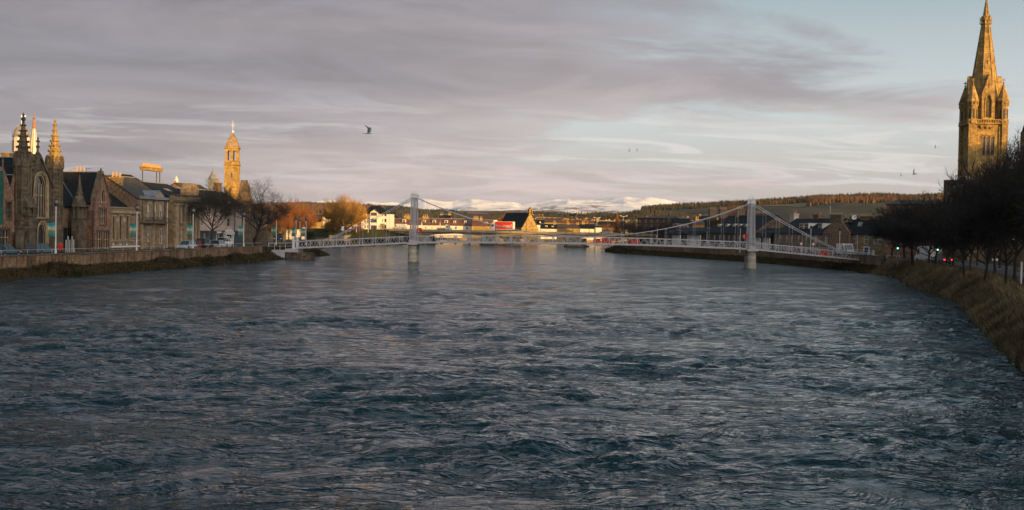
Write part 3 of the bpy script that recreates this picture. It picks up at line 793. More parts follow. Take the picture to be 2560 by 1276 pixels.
# ================================================================ ROAD BRIDGE FURTHER DOWN THE RIVER
M['rb_concrete'] = mat('ochre_concrete_beam', (.40, .32, .19), (.30, .24, .15), bump=.2, scale=.4, stain=((.12, .10, .07), .45))
def road_bridge():
    pl = at(960, 574, 452); pr_ = at(1640, 581, 425)
    ang = math.atan2(pr_.y-pl.y, pr_.x-pl.x); L = math.hypot(pr_.x-pl.x, pr_.y-pl.y)
    t = thing('road_bridge', 'low concrete road bridge crossing the river beyond the footbridge', 'bridge', (pl.x, pl.y, 0), ang)
    X = lambda px: (ray(px, 580).x*pl.y-pl.x)/(math.cos(ang)-ray(px, 580).x*math.sin(ang))
    z1 = 5.2
    piers = [X(1045), X(1218), X(1430), X(1575)]
    def zu(x):
        d = min(abs(x-p) for p in piers); return 3.05+1.0*min(1, d/13.)**.55
    xs = np.linspace(0, L, 90)
    poly = [(x, zu(x)) for x in xs]+[(L, z1-.7), (0, z1-.7)]
    mb = MB()
    for a_, c_ in zip(xs[:-1], xs[1:]):
        mb.xz([(a_, zu(a_)), (c_, zu(c_)), (c_, z1-.72), (a_, z1-.72)], 0.9, 12)
    mb.obj('beam', M['rb_concrete'], t)
    MB().box(0, L, -.15, 13, z1-.7, z1-.25).obj('deck_slab', M['rb_concrete'], t)
    MB().box(0, L, -.3, -.02, z1-.62, z1+.25).obj('parapet', M['rb_concrete'], t)
    MB().box(0, L, 13.02, 13.3, z1-.62, z1+.25).obj('parapet', M['rb_concrete'], t)
    MB().box(0, L, 1.5, 11.5, z1-.25, z1-.2).obj('carriageway', M['asphalt'], t)
    pm = MB().xy([(-2.6, 1.2), (-1.6, .4), (2.2, .4), (3.2, 1.2), (3.2, 11), (-2.6, 11)], -1, 3.2).mesh('pier', M['concrete'])
    for x in piers[:3]: inst('pier', pm, t, (x, 0, 0))
    pm2 = MB().xy([(-3.2, 1.0), (-2.2, -.6), (3.0, -.6), (4.0, 1.0), (4.0, 12), (-3.2, 12)], -1, .55).mesh('pier_footing', M['stone_dark'])  # piers and footings coloured dark to stand for shade under the deck
    for x in piers[:3]: inst('pier_footing', pm2, t, (x, 0, 0))
    rail = MB().tube((-L/80, 0, .55), (L/80, 0, .55), .03, n=4); rail.tube((-L/80, 0, .3), (L/80, 0, .3), .02, n=4); rail.tube((-L/80, 0, 0), (-L/80, 0, .55), .035, n=4)
    rm = rail.mesh('railing', M['iron'])
    for i in range(40): inst('railing', rm, t, (L*(i+.5)/40, -.15, z1+.25))
    def P(px, y=3.0):
        x = X(px); return Vector((pl.x+math.cos(ang)*x-math.sin(ang)*y, pl.y+math.sin(ang)*x+math.cos(ang)*y, z1-.2))
    return t, P, ang
rbridge, RBP, RBA = road_bridge()

# ================================================================ WALLS ALONG THE RIVER
def river_wall(name, label, Y0, Y1, side, n, off, z0, z1, matw, capw=.45):
    """stone retaining wall following the bank, split into its upright panels and coping stones"""
    t = thing(name, label, 'wall', ((XL if side < 0 else XR)(Y0)+side*off, Y0, 0))
    base = Vector(t.location); F_ = XL if side < 0 else XR
    rs = random.Random(int(Y0))
    Ys = [Y0+(Y1-Y0)*i/n for i in range(n+1)]
    pts = [Vector((F_(y)+side*off, y, 0))-base for y in Ys]
    cache = {}
    for i in range(n):
        a, b = pts[i], pts[i+1]; Lp = (b-a).length; an = math.atan2(b.y-a.y, b.x-a.x)
        key = round(Lp, 1)
        if key not in cache:
            ms = []
            for v in range(3):
                w = MB(); g0 = .035; e = rs.uniform(0, .05)
                w.box(g0, key-g0, -.25-e, .25+e, z0, z1-.12)
                ms.append(w.mesh('wall_panel', matw))
            cc = MB().box(.012, key-.012, -.36, .36, z1-.12, z1+.06).mesh('coping_stone', M['coping'])
            bk = MB().box(0, key, -.2, .2, z0, z1-.14).mesh('wall_core', M['coping'])
            cache[key] = (ms, cc, bk)
        ms, cc, bk = cache[key]
        o = inst('wall_panel', ms[rs.randrange(3)], t, a, (0, 0, an)); o.location = a+Vector((rs.uniform(-.03, .03), 0, 0)); o.scale = (Lp/key, 1, 1)
        o = inst('coping_stone', cc, t, a, (0, 0, an)); o.scale = (Lp/key, 1, 1)
        o = inst('wall_core', bk, t, a, (0, 0, an)); o.scale = (Lp/key, 1, 1)
    return t
river_wall('river_wall', 'brown stained quay wall along the left bank below the church', 98, 212, -1, 64, 2.72, .5, 2.42, M['quay'])
river_wall('river_wall', 'dark stone quay wall along the right bank behind the footbridge', 200, 352, 1, 56, 2.6, .4, 2.75, M['quay'])
river_wall('river_wall', 'pale wall on the far left bank beyond the footbridge landing', 405, 436, -1, 10, 2.7, .3, 3.0, M['concrete'])
# rail on top of the left wall
M['railgrey'] = mat('dull_grey_railing_paint', (.16, .17, .18), rough=.5)
def railing(name, label, pts, h, n_rail, matr, step, cat='railing', r=.028):
    t = thing(name, label, cat, pts[0]); b = Vector(pts[0])
    P_ = [Vector(p)-b for p in pts]
    up = Vector((0, 0, 1)); post = MB().tube((0, 0, 0), (0, 0, h), r*1.1, n=6).mesh('post', matr)
    mb = MB()
    for k in range(n_rail):
        z = h*(1-k/max(n_rail, 1)*.9)
        mb.path([p+up*z for p in P_], r, 6)
    mb.obj('rail', matr, t)
    for p, q in zip(P_[:-1], P_[1:]):
        n = max(1, int((q-p).length/step))
        for i in range(n): inst('post', post, t, p+(q-p)*i/n)
    return t
railing('river_railing', 'thin white handrail on top of the left quay wall', [(XL(y)-2.75, y, 2.48) for y in (98, 123, 142, 168, 190, 212)], .5, 1, M['steelpaint'], 4.2, r=.02)
railing('river_railing', 'white handrail on the right quay wall behind the footbridge', [(XR(y)+2.65, y, 2.8) for y in (206, 235, 262, 297, 325)], .9, 2, M['pole'], 2.6)
railing('path_railing', 'dark iron railing with white top along the tree lined riverside path', [(XR(y)+9.0, y, 2.0) for y in (48, 62, 76, 92, 110, 130, 155, 180, 200)], 1.05, 2, M['railgrey'], 1.9)
railing('path_edging', 'low white kerb rail in front of the riverside path', [(XR(y)+6.2, y, 2.0) for y in (50, 62, 76, 92, 110)], .25, 1, M['pole'], 3.0)
# ================================================================ BUILDING KIT
class Frame:
    """upright facade plane between two ground points read off the photo; local x runs left to right along it, y runs away behind it"""
    def __init__(s, px0, D0, px1, D1):
        a = at(px0, 590, D0); b = at(px1, 590, D1)
        s.o = Vector((a.x, a.y, 0)); s.ang = math.atan2(b.y-a.y, b.x-a.x); s.L = math.hypot(b.x-a.x, b.y-a.y)
        s.c, s.s = math.cos(s.ang), math.sin(s.ang)
    def p(s, px, py, d=0.):
        r = ray(px, py)
        # t*r - o, dot inward = d
        nx, ny = -s.s, s.c
        t = (d+s.o.x*nx+s.o.y*ny)/(r.x*nx+r.y*ny)
        X, Y = r.x*t-s.o.x, r.y*t-s.o.y
        return (X*s.c+Y*s.s, CAMZ+r.z*t)
    def x(s, px, d=0., py=580): return s.p(px, py, d)[0]
    def z(s, px, py, d=0.): return s.p(px, py, d)[1]
_wc = {}
def window_meshes(w, h, style, arch, fm):
    key = (round(w, 1), round(h, 1), style, arch, fm.name)
    if key in _wc: return _wc[key], key
    w, h = key[0], key[1]
    def outline(i):      # pointed or flat outline inset by i
        if not arch: return [(-w/2+i, i), (w/2-i, i), (w/2-i, h-i), (-w/2+i, h-i)]
        hs = h-w*.75
        pts = [(-w/2+i, i), (w/2-i, i)]
        for k in range(7):
            t = k/6; pts.append(((w/2-i)*(1-t**1.6), hs+(h-hs-i)*math.sin(t*math.pi/2)))
        for k in range(5, -1, -1):
            t = k/6; pts.append((-(w/2-i)*(1-t**1.6), hs+(h-hs-i)*math.sin(t*math.pi/2)))
        return pts
    o1 = outline(0.); o2 = outline(min(.07, w*.14)); f = MB(); n = len(o1)
    f.add([(x, -.03, z) for x, z in o1]+[(x, -.03, z) for x, z in o2]+[(x, .06, z) for x, z in o2],
          [(i, (i+1) % n, (i+1) % n+n, i+n) for i in range(n)]+[(i+n, (i+1) % n+n, (i+1) % n+2*n, i+2*n) for i in range(n)])
    b = .03 if style != 'mullion' else .06
    if style == 'sash': f.box(-w/2+.05, w/2-.05, -.02, .05, h*.49, h*.53); f.box(-b/2, b/2, -.01, .04, .06, h-.06)
    if style == 'pane6':
        f.box(-w/2+.05, w/2-.05, -.02, .05, h*.49, h*.53)
        for q in (-w/6, w/6): f.box(q-.015, q+.015, -.015, .04, .06, h-.06)
        for q in (.25, .75): f.box(-w/2+.05, w/2-.05, -.014, .04, h*q-.015, h*q+.015)
    if style == 'mullion':
        k = max(2, int(w/.55))
        for i in range(1, k): q = -w/2+w*i/k; f.box(q-b, q+b, -.06, .05, 0, h*(.97 if not arch else .8))
        if h > 1.8: f.box(-w/2, w/2, -.05, .05, h*.52, h*.52+.1)
    if style == 'plain': pass
    n2 = len(o2)
    p = MB().add([(x, 0, z) for x, z in o2], [tuple(range(n2))])
    bl = MB().box(-w/2+.08, w/2-.08, .02, .03, h*.55, h-.08) if style == 'sash' else None
    fs = MB()
    if not arch:
        fs.box(-w/2-.17, -w/2, -.26, -.14, -.02, h+.02); fs.box(w/2, w/2+.17, -.26, -.14, -.02, h+.02)
        fs.box(-w/2-.26, w/2+.26, -.30, -.13, h+.02, h+.26)
    else:
        oo = outline(-.18); n3 = len(oo)
        fs.add([(x, -.28, z) for x, z in oo]+[(x, -.28, z) for x, z in o1]+[(x, -.12, z) for x, z in oo],
               [(i, (i+1) % n3, (i+1) % n3+n3, i+n3) for i in range(1, n3)]+[(i, i+2*n3, (i+1) % n3+2*n3, (i+1) % n3) for i in range(1, n3)])
    fs.box(-w/2-.22, w/2+.22, -.34, -.12, -.16, -.02)
    r = (f.mesh('window', fm), p.mesh('pane', M['glass']), fs, bl)
    _wc[key] = r
    return r, key
_sc = {}
class Bld:
    def __init__(s, name, label, cat, fr, group=None):
        s.fr = fr; s.root = thing(name, label, cat, fr.o, fr.ang, group); s.h = {}; s.w = {}
    def rect(s, pa, ya, pb, yb, d=0.):
        pm, ym = (pa+pb)/2, (ya+yb)/2
        return s.fr.p(pa, ym, d)[0], s.fr.p(pb, ym, d)[0], s.fr.p(pm, yb, d)[1], s.fr.p(pm, ya, d)[1]
    def win(s, pa, ya, pb, yb, d=0., style='sash', arch=False, frame='white', surround='trim', blind=False, key=None):
        x0, x1, z0, z1 = s.rect(pa, ya, pb, yb, d)
        return s.winx((x0+x1)/2, z0, x1-x0, z1-z0, d, style, arch, frame, surround, blind, key)
    def winx(s, xc, z0, w, h, d=0., style='sash', arch=False, frame='white', surround='trim', blind=False, key=None):
        (fm, pm, fs, bl), k = window_meshes(w, h, style, arch, M[frame]); w, h = k[0], k[1]
        if not arch: hole = [(xc-w/2, z0), (xc+w/2, z0), (xc+w/2, z0+h), (xc-w/2, z0+h)]
        else:
            hs = h-w*.75; hole = [(xc-w/2, z0), (xc+w/2, z0)]
            for q in range(7): t = q/6; hole.append((xc+(w/2)*(1-t**1.6), z0+hs+(h-hs)*math.sin(t*math.pi/2)))
            for q in range(5, -1, -1): t = q/6; hole.append((xc-(w/2)*(1-t**1.6), z0+hs+(h-hs)*math.sin(t*math.pi/2)))
        s.h.setdefault(key if key is not None else round(d, 2), []).append(hole)
        o = inst('window', fm, s.root, (xc, d+.16, z0)); inst('pane', pm, o, (0, .03, 0))
        if surround:
            kk = (k, surround)
            if kk not in _sc:
                _sc[kk] = fs.mesh('surround', M[surround])
            inst('surround', _sc[kk], o, (0, .06, 0))
        if blind and bl:
            kk = (k, 'blind')
            if kk not in _sc: _sc[kk] = bl.mesh('blind', M['blind'])
            inst('blind', _sc[kk], o, (0, -.01, 0))
        return o
    def wall(s, poly, m, d=0., th=.5, px=True, name='wall', key=None, label=None):
        if px: poly = [s.fr.p(a, b, d) for a, b in poly]
        holes = s.h.get(key if key is not None else round(d, 2), [])
        o = MB().wall(poly, holes, d, th).obj(name, M[m], s.root)
        if label: o['label'] = label
        return o
    def box(s, pa, ya, pb, yb, d0, d1, m, name, z0=None):
        x0, x1, za, zb_ = s.rect(pa, ya, pb, yb, d0)
        return MB().box(x0, x1, d0, d1, za if z0 is None else z0, zb_).obj(name, M[m], s.root)
    def bx(s, x0, x1, y0, y1, z0, z1, m, name):
        return MB().box(x0, x1, y0, y1, z0, z1).obj(name, M[m], s.root)
    def roof_x(s, x0, x1, y0, y1, ze, zr, m='slate', hip=(0, 0), over=.25, gables=None, name='roof'):
        """ridge along x"""
        ym = (y0+y1)/2; ya, yb = y0-over, y1+over; k = (zr-ze)/(ym-y0); zo = ze-over*k; t = .16
        a, b = x0-(.15 if not hip[0] else .2), x1+(.15 if not hip[1] else .2); ra, rb = x0+hip[0]-.15, x1-hip[1]+.15
        mb = MB()
        for dz in (0,):
            vs = [(a, ya, zo), (b, ya, zo), (rb, ym, zr), (ra, ym, zr), (a, yb, zo), (b, yb, zo)]
            vs2 = [(x, y, z+t) for x, y, z in vs]
            fs = [(6, 7, 8, 9), (9, 8, 11, 10), (3, 2, 1, 0), (4, 5, 2, 3), (0, 1, 7, 6), (5, 4, 10, 11), (0, 6, 9, 3), (3, 9, 10, 4), (1, 2, 8, 7), (2, 5, 11, 8)]
            if hip[0]: fs += [(6, 9, 10), (0, 4, 10, 6)]
            if hip[1]: fs += [(7, 11, 8), (1, 7, 11, 5)]
            mb.add(vs+vs2, fs)
        r = mb.obj(name, M[m], s.root)
        MB().box(ra+.1, rb-.1, ym-.12, ym+.12, zr+t-.03, zr+t+.10).obj('ridge', M['lead'], r)
        if gables:
            for i, x in enumerate((x0, x1-.3)):
                if not hip[i]:
                    g_ = MB().yz([(y0, ze), (y1, ze), (ym, zr)], x, x+.3)
                    g_.obj('gable', M[gables], s.root)
        return r
    def roof_y(s, x0, x1, y0, y1, ze, zr, m='slate', over=.2, xm=None, name='roof'):
        xm = (x0+x1)/2 if xm is None else xm; t = .16
        k0 = (zr-ze)/(xm-x0); k1 = (zr-ze)/(x1-xm)
        vs = []
        for y in (y0, y1): vs += [(x0-over, y, ze-over*k0), (xm, y, zr), (x1+over, y, ze-over*k1), (x0-over, y, ze-over*k0+t), (xm, y, zr+t), (x1+over, y, ze-over*k1+t)]
        fs = [(0, 1, 4, 3), (1, 2, 5, 4), (6, 9, 10, 7), (7, 10, 11, 8), (3, 4, 10, 9), (4, 5, 11, 10), (0, 6, 7, 1), (1, 7, 8, 2), (0, 3, 9, 6), (2, 8, 11, 5)]
        r = MB().add(vs, fs).obj(name, M[m], s.root)
        MB().box(xm-.12, xm+.12, y0, y1, zr+t-.05, zr+t+.08).obj('ridge', M['lead'], r)
        return r
    def chimney(s, x, y, z0, z1, w, d, n, m='rubble', pots='pot', pr=.13, ph=.75):
        c = MB().box(x-w/2, x+w/2, y-d/2, y+d/2, z0, z1-.3); c.box(x-w/2-.1, x+w/2+.1, y-d/2-.1, y+d/2+.1, z1-.3, z1-.08); c.box(x-w/2-.03, x+w/2+.03, y-d/2-.03, y+d/2+.03, z1-.08, z1)
        c = c.obj('chimney', M[m], s.root)
        pm = MB().lathe([(pr, 0), (pr*.85, ph*.8), (pr*1.15, ph*.82), (pr*1.1, ph)], n=8).mesh('chimney_pot', M[pots])
        long = max(w, d)
        for i in range(n):
            q = ((i+.5)/n-.5)*(long-.15)
            inst('chimney_pot', pm, c, (x+(q if w >= d else 0), y+(q if d > w else 0), z1), None)
        return c
def spire(mb, cx, cy, z0, z1, r, n=8, crockets=0, ph=0., fin=True, cr=.12, k=1.):
    mb.lathe([(r, z0), (r*.04+.03, z1)], cx, cy, n, ph)
    if crockets:
        for j in range(crockets):
            t = (j+.5)/crockets; rr = r*(1-t)+.03; z = z0+(z1-z0)*t; sz = cr*(1.25-.6*t)
            for q in range(n):
                a = ph+2*math.pi*q/n
                c = (cx+(rr+sz*.5)*math.cos(a), cy+(rr+sz*.5)*math.sin(a))
                mb.lathe([(sz*.25, z-sz*.9), (sz*.9, z-sz*.1), (sz*.75, z+sz*.5), (sz*.15, z+sz*.8)], c[0], c[1], 5, a)
    if fin:
        s_ = .32*k
        mb.lathe([(.10*k, z1-.5*k), (.30*k, z1-.32*k), (.34*k, z1-.15*k), (.14*k, z1), (.10*k, z1+.15*k), (.2*k, z1+.25*k), (.2*k, z1+.35*k), (.05*k, z1+.5*k), (.02, z1+.75*k)], cx, cy, 8)
    return mb
def finial_cross(mb, x, y, z, h, w=.09):
    mb.box(x-w/2, x+w/2, y-w/2, y+w/2, z, z+h); mb.box(x-h*.28, x+h*.28, y-w/2, y+w/2, z+h*.55, z+h*.55+w*1.3)
    mb.lathe([(w*.9, z), (w*1.8, z+h*.12), (w*.9, z+h*.25)], x, y, 8)
    return mb

# ================================================================ LEFT BANK: the street of churches and villas
LF = Frame(0, 83/(.132+.427), 660, 83/(.132+.2067))
BZ0 = 1.9
def px_gable_wall(b, pts, m, d=0., th=.5, key=None):
    """pts: (px,py) outline from left base up over the apex to right base; base points take the ground level"""
    poly = []
    for px, py in pts:
        x, z = b.fr.p(px, py if py else 600, d); poly.append((x, BZ0 if not py else z))
    return MB().wall(poly, b.h.get(key if key is not None else round(d, 2), []), d, th).obj('wall', M[m], b.root), poly

# --- church hall gables at the far left
b = Bld('church_hall', 'pink stone church hall with two steep gables left of the pinnacled church front', 'hall', LF)
b.win(16, 506, 28, 548, style='mullion', arch=False, frame='trim_dark', surround='trim_dark')
b.win(-14, 573, 23, 618, style='mullion', frame='trim', surround='trim_dark')
_, pA = px_gable_wall(b, [(-20, 0), (-20, 495), (9, 418), (36, 498), (36, 0)], 'stone_pink')
b.h = {}
b.win(42, 508, 54, 546, d=.9, style='mullion', frame='trim_dark', surround='trim_dark')
_, pB = px_gable_wall(b, [(33, 0), (33, 478), (41, 437), (60, 500), (60, 0)], 'stone_pink', d=.9)
x0, x1 = LF.x(-20), LF.x(36); b.roof_y(x0, x1, .3, 9, LF.z(36, 500), LF.z(9, 418)-.2, xm=LF.x(9), m='slate')
x0, x1 = LF.x(33, .9), LF.x(60, .9); b.roof_y(x0, x1, 1.2, 9, LF.z(60, 503, .9), LF.z(41, 437, .9)-.2, xm=LF.x(41, .9), m='slate')
# square bay window on the ground floor
x0, x1, z0, z1 = b.rect(40, 571, 70, 626, 0.2)
b.h = {}
b.win(43, 577, 68, 620, d=-.9, style='mullion', frame='trim', surround=None, key='bay')
MB().wall([(x0, BZ0), (x1, BZ0), (x1, z1), (x0, z1)], b.h['bay'], -.9, .3).obj('bay', M['trim_dark'], b.root)
b.bx(x0, x0+.2, -.6, .9, BZ0, z1, 'trim_dark', 'bay_side'); b.bx(x1-.2, x1, -.6, .9, BZ0, z1, 'trim_dark', 'bay_side')
b.bx(x0-.1, x1+.1, -1.05, .95, z1, z1+.25, 'trim_dark', 'bay_cornice')
sp = MB(); spire(sp, LF.x(9)-.0, .2, LF.z(9, 420), LF.z(9, 402), .16, 6, k=.5); sp.obj('finial', M['trim_dark'], b.root)
b.roof_x(LF.x(-60), LF.x(62, 9), 9, 19, LF.z(30, 455, 9), LF.z(20, 396, 14), gables='stone_dark')
b.bx(LF.x(-60), LF.x(60, 9), 9.1, 18.9, BZ0, LF.z(30, 455, 9), 'stone_dark', 'wall')
# chimney behind
x0, x1, z0, z1 = b.rect(16, 383, 42, 402, 14)
b.chimney((x0+x1)/2, 14.2, z0-3, z1, x1-x0, 1.2, 0, m='stone_gold')

# --- scaffold netting
nb = Bld('scaffold', 'green netted scaffolding at the left edge beside the church hall', 'scaffolding', LF)
x0, x1, z0, z1 = nb.rect(-45, 425, 9, 562, -1.6)
net = MB()
n = 14
for i in range(n):
    for j in range(6):
        xa, xb = x0+(x1-x0)*i/n, x0+(x1-x0)*(i+1)/n; za, zb_ = z0+(z1-z0)*j/6, z0+(z1-z0)*(j+1)/6
        o_ = lambda i_, j_: -1.6+.05*math.sin(i_*2.1+j_*1.7)
        net.add([(xa, o_(i, j), za), (xb, o_(i+1, j), za), (xb, o_(i+1, j+1), zb_), (xa, o_(i, j+1), zb_)], [(0, 1, 2, 3)])
net.obj('netting', M['green_net'], nb.root)
for x in (x0, (x0+x1)/2, x1):
    for y in (-1.5, -.4): MB().tube((x, y, BZ0), (x, y, z1+.4), .04).obj('pole', M['iron'], nb.root)
for z in np.linspace(BZ0+1.9, z1, 5):
    MB().box(x0, x1, -1.45, -.35, z-.06, z).obj('platform', M['deck'], nb.root)
    for y in (-1.5, -.4): MB().tube((x0, y, z-.1), (x1, y, z-.1), .035).obj('ledger', M['iron'], nb.root)

# --- the pinnacled church front
b = Bld('gothic_church', 'dark gothic church front with tall pointed window between two crocketed pinnacles', 'church', LF)
b.win(85, 440, 112, 544, style='mullion', arch=True, frame='trim', surround='trim')
gx0, gx1 = 72, 134
b.win(93, 561, 112, 620, style='plain', arch=True, frame='trim', surround='trim')
_, poly = px_gable_wall(b, [(gx0, 0), (gx0, 470), (98, 392), (gx1, 474), (gx1, 0)], 'stone_dark', th=.8)
# stepped mouldings round the door and great window
for i, (pa, ya, pb, yb) in enumerate(((91, 557, 114, 622), (82, 434, 115, 546))):
    x0, x1, z0, z1 = b.rect(pa, ya, pb, yb); w = x1-x0; h = z1-z0
    for k in range(2):
        e = .18*k; y = -.14-.1*k; hs = h-(w)*.75
        pts = [(x0-e, z0), (x0-e, z0+hs)]+[(x0-e+(w/2+e)*t**1.6, z0+hs+(h+e-hs)*math.sin(math.acos(max(0, 1-t)))*1.0) for t in (.25, .5, .75, 1.)]
        q = pts+[(x0+x1-x, z) for x, z in pts[::-1]]
        MB().path([(x, y, z) for x, z in q], .09, 6).obj('moulding', M['trim'], b.root)
# coping up the gable, with a cross
g_ = MB()
a0 = LF.p(gx0, 470); a1 = LF.p(98, 392); a2 = LF.p(gx1, 474)
for p, q in ((a0, a1), (a1, a2)):
    g_.xz([(p[0], p[1]-.05), (q[0], q[1]-.05), (q[0], q[1]+.35), (p[0], p[1]+.35)], -.25, .9)
for p, q in ((a0, a1), (a2, a1)):
    for k in range(1, 8):
        t = k/8; x = p[0]+(q[0]-p[0])*t; z = p[1]+(q[1]-p[1])*t+.42; g_.lathe([(.05, z-.15), (.2, z), (.14, z+.15), (.03, z+.25)], x, .2, 6)
g_.obj('gable_coping', M['trim_dark'], b.root)
f_ = MB(); zc = LF.z(98, 388); zt = LF.z(99, 344)
f_.lathe([(.3, zc-.6), (.2, zc), (.34, zc+.25), (.14, zc+.45), (.12, zc+1.)], a1[0], .2, 8)
finial_cross(f_, a1[0], .2, zc+.9, zt-zc-.9, .16); f_.obj('cross', M['trim_dark'], b.root)
# the two pinnacle towers
for (cx_, shaft_top, apex, sm, pw, lab) in ((57, 396, 293, 'stone_dark', 17, 'pinnacle tower left of the great window, spirelet coloured dark for shade'), (136, 404, 308, 'stone_gold', 15.5, 'pinnacle tower right of the great window, spirelet coloured gold for sunlight')):
    d = .3
    xc = LF.x(cx_, d, 450); w = (LF.x(cx_+pw, d, 450)-LF.x(cx_-pw, d, 450))/2*.62
    zt = LF.z(cx_, shaft_top, d); za = LF.z(cx_, apex, d)
    s_ = MB(); s_.lathe([(w*1.12, BZ0), (w*1.12, BZ0+4.5), (w, BZ0+5), (w, zt-1.2), (w*1.08, zt-1.1), (w*1.08, zt-.6), (w*.9, zt)], xc, d, 8, math.pi/8)
    so = s_.obj('pinnacle_tower', M['stone_dark'], b.root); so['label'] = lab
    r_ = MB()
    for q in range(8):       # little gables round the spire foot, and shaft ribs
        a = math.pi/8+2*math.pi*q/8; c_, s2 = math.cos(a), math.sin(a)
        r_.tube((xc+w*c_, d+w*s2, BZ0+5), (xc+w*c_, d+w*s2, zt-.6), .11, .11, 5)
        a = 2*math.pi*q/8; c_, s2 = math.cos(a), math.sin(a); hw_ = w*.42
        p0 = Vector((xc+w*1.08*c_, d+w*1.08*s2, 0)); tx = Vector((-s2, c_, 0))*hw_; up = Vector((0, 0, 1))
        v = [p0-tx+up*(zt-1.), p0+tx+up*(zt-1.), p0+up*(zt+.8), Vector((xc, d, zt-.6))]
        r_.add(v, [(0, 1, 2), (1, 3, 2), (3, 0, 2)])
        r_.lathe([(.1, zt-1.0), (.1, zt+.1), (.02, zt+.75)], xc+w*1.12*math.cos(a+math.pi/8), d+w*1.12*math.sin(a+math.pi/8), 5)
        # shallow lancets as sunk panels
    r_.obj('ribs', M['trim_dark'], so)
    p_ = MB(); spire(p_, xc, d, zt-.3, za, w*.85, 8, crockets=8, ph=math.pi/8, cr=.2, k=.9)
    p_.obj('spirelet', M[sm], so)
# porch buttress with niche and its own little spire
for (pa, pb, top, ap, body, d) in ((69, 93, 497, 442, 540, -1.0), (193, 217, 497, 442, 548, -.6)):
    x0, x1 = LF.x(pa, d), LF.x(pb, d); xm = (x0+x1)/2; w = (x1-x0)/2*.8; zb_ = LF.z(pa, body, d); zt = LF.z(pa, top, d); za = LF.z((pa+pb)/2-2, ap, d)
    s_ = MB().box(xm-w, xm+w, d, .4, BZ0, zb_); s_.box(xm-w-.12, xm+w+.12, d-.12, .5, zb_, zb_+.2); bo = s_.obj('buttress', M['stone_dark'], b.root)
    n_ = MB()
    for sx in (-1, 1):
        for yy in (d+.12, .1): n_.box(xm+sx*(w-.12)-.1, xm+sx*(w-.12)+.1, yy-.1, yy+.1, zb_+.2, zt-1.1)
    n_.box(xm-w*.5, xm+w*.5, d+.45, .2, zb_+.2, zt-1.1)
    n_.xz([(xm-w-.1, zt-1.1), (xm+w+.1, zt-1.1), (xm, zt+.4)], d-.05, .35)
    n_.yz([(d-.1, zt-1.1), (.4, zt-1.1), ((d+.3)/2, zt+.4)], xm-w-.05, xm+w+.05)
    n_.obj('niche', M['trim_dark'], bo)
    p_ = MB(); spire(p_, xm, (d+.3)/2, zt-.6, za, w*.55, 6, crockets=4, cr=.12, k=.5); p_.obj('spirelet', M['trim_dark'], bo)
# nave behind and the side wing to the right
x0, x1 = LF.x(137), LF.x(278)
b.roof_y(LF.x(gx0), LF.x(gx1), .8, 16, LF.z(gx1, 474)-.3, LF.z(98, 392)-.3, xm=a1[0])
b.h = {}
b.win(158, 570, 181, 626, d=1.2, style='mullion', frame='iron', surround='trim_dark')
b.win(221, 577, 227, 622, d=1.2, style='plain', frame='trim', surround='trim_dark')
zw = LF.z(200, 515, 1.2)
MB().wall([(x0, BZ0), (x1, BZ0), (x1, zw), (x0, zw)], b.h[1.2], 1.2, .5).obj('wall', M['rubble'], b.root)
b.bx(x0, x1, 1.75, 10.9, BZ0, zw-.1, 'stone_dark', 'core')
b.roof_x(x0, x1, 1.3, 11, zw, LF.z(200, 441, 6), over=.3)
x0, x1, z0, z1 = b.rect(183, 431, 226, 446, 7.5)
MB().box(x0, x1, 6.8, 9.5, z0-2.5, z1-.3).box(x0-.25, x1+.25, 6.6, 9.7, z1-.3, z1).obj('roof_turret', M['stone_dark'], b.root)
dsh = MB().lathe([(.05, -.25), (.35, -.18), (.55, 0), (.53, .02), (.02, -.1)], n=12)
dish = inst('satellite_dish', dsh.mesh('satellite_dish', M['lead']), b.root, (LF.x(182, 6), 6, LF.z(182, 432, 6)), (R(70), 0, R(-40)))
x = LF.x(222, 7.5); zz = LF.z(222, 421, 7.5)
MB().tube((x, 8, z1), (x, 8, zz), .03).tube((x-.1, 8, zz), (x+1.5, 8, zz), .03).obj('aerial', M['iron'], b.root)
# white trimmed roof slope line (rainwater pipe of the aisle)
MB().tube((LF.x(154, .9), .9, LF.z(154, 452, .9)), (LF.x(186, .9), .9, LF.z(186, 503, .9)), .07).obj('verge', M['lead'], b.root)
# gabled wing (its own front)
w_ = Bld('gabled_church_wing', 'narrow pink stone gable with lancet window and cross finial right of the church', 'church wing', LF)
w_.win(253.5, 474, 261.5, 506, style='plain', arch=True, frame='trim', surround='trim')
w_.win(250, 523, 265.5, 561, style='mullion', frame='trim', surround='trim_dark')
w_.win(243, 579, 254, 622, style='mullion', frame='trim', surround='trim_dark')
w_.win(260, 579, 271, 622, style='mullion', frame='trim', surround='trim_dark')
_, poly = px_gable_wall(w_, [(237, 0), (237, 503), (255.5, 432), (276, 506), (276, 0)], 'stone_pink', th=.6)
g_ = MB(); a0 = LF.p(237, 503); a1 = LF.p(255.5, 431); a2 = LF.p(276, 506)
for p, q in ((a0, a1), (a1, a2)): g_.xz([(p[0], p[1]-.02), (q[0], q[1]-.02), (q[0], q[1]+.22), (p[0], p[1]+.22)], -.15, .7)
g_.obj('gable_coping', M['trim_dark'], w_.root)
finial_cross(MB(), a1[0], .2, a1[1], LF.z(255, 421)-a1[1], .14).obj('cross', M['trim_dark'], w_.root)
w_.roof_y(LF.x(237), LF.x(276), .6, 7, a0[1]-.1, a1[1]-.15, xm=a1[0])
w_.bx(LF.x(237), LF.x(276), .65, 6.5, BZ0, a0[1]-.1, 'stone_pink', 'side_walls')
MB().tube((LF.x(232, -.1), -.1, BZ0), (LF.x(232, -.1), -.1, LF.z(232, 525)), .09).obj('downpipe', M['iron'], w_.root)

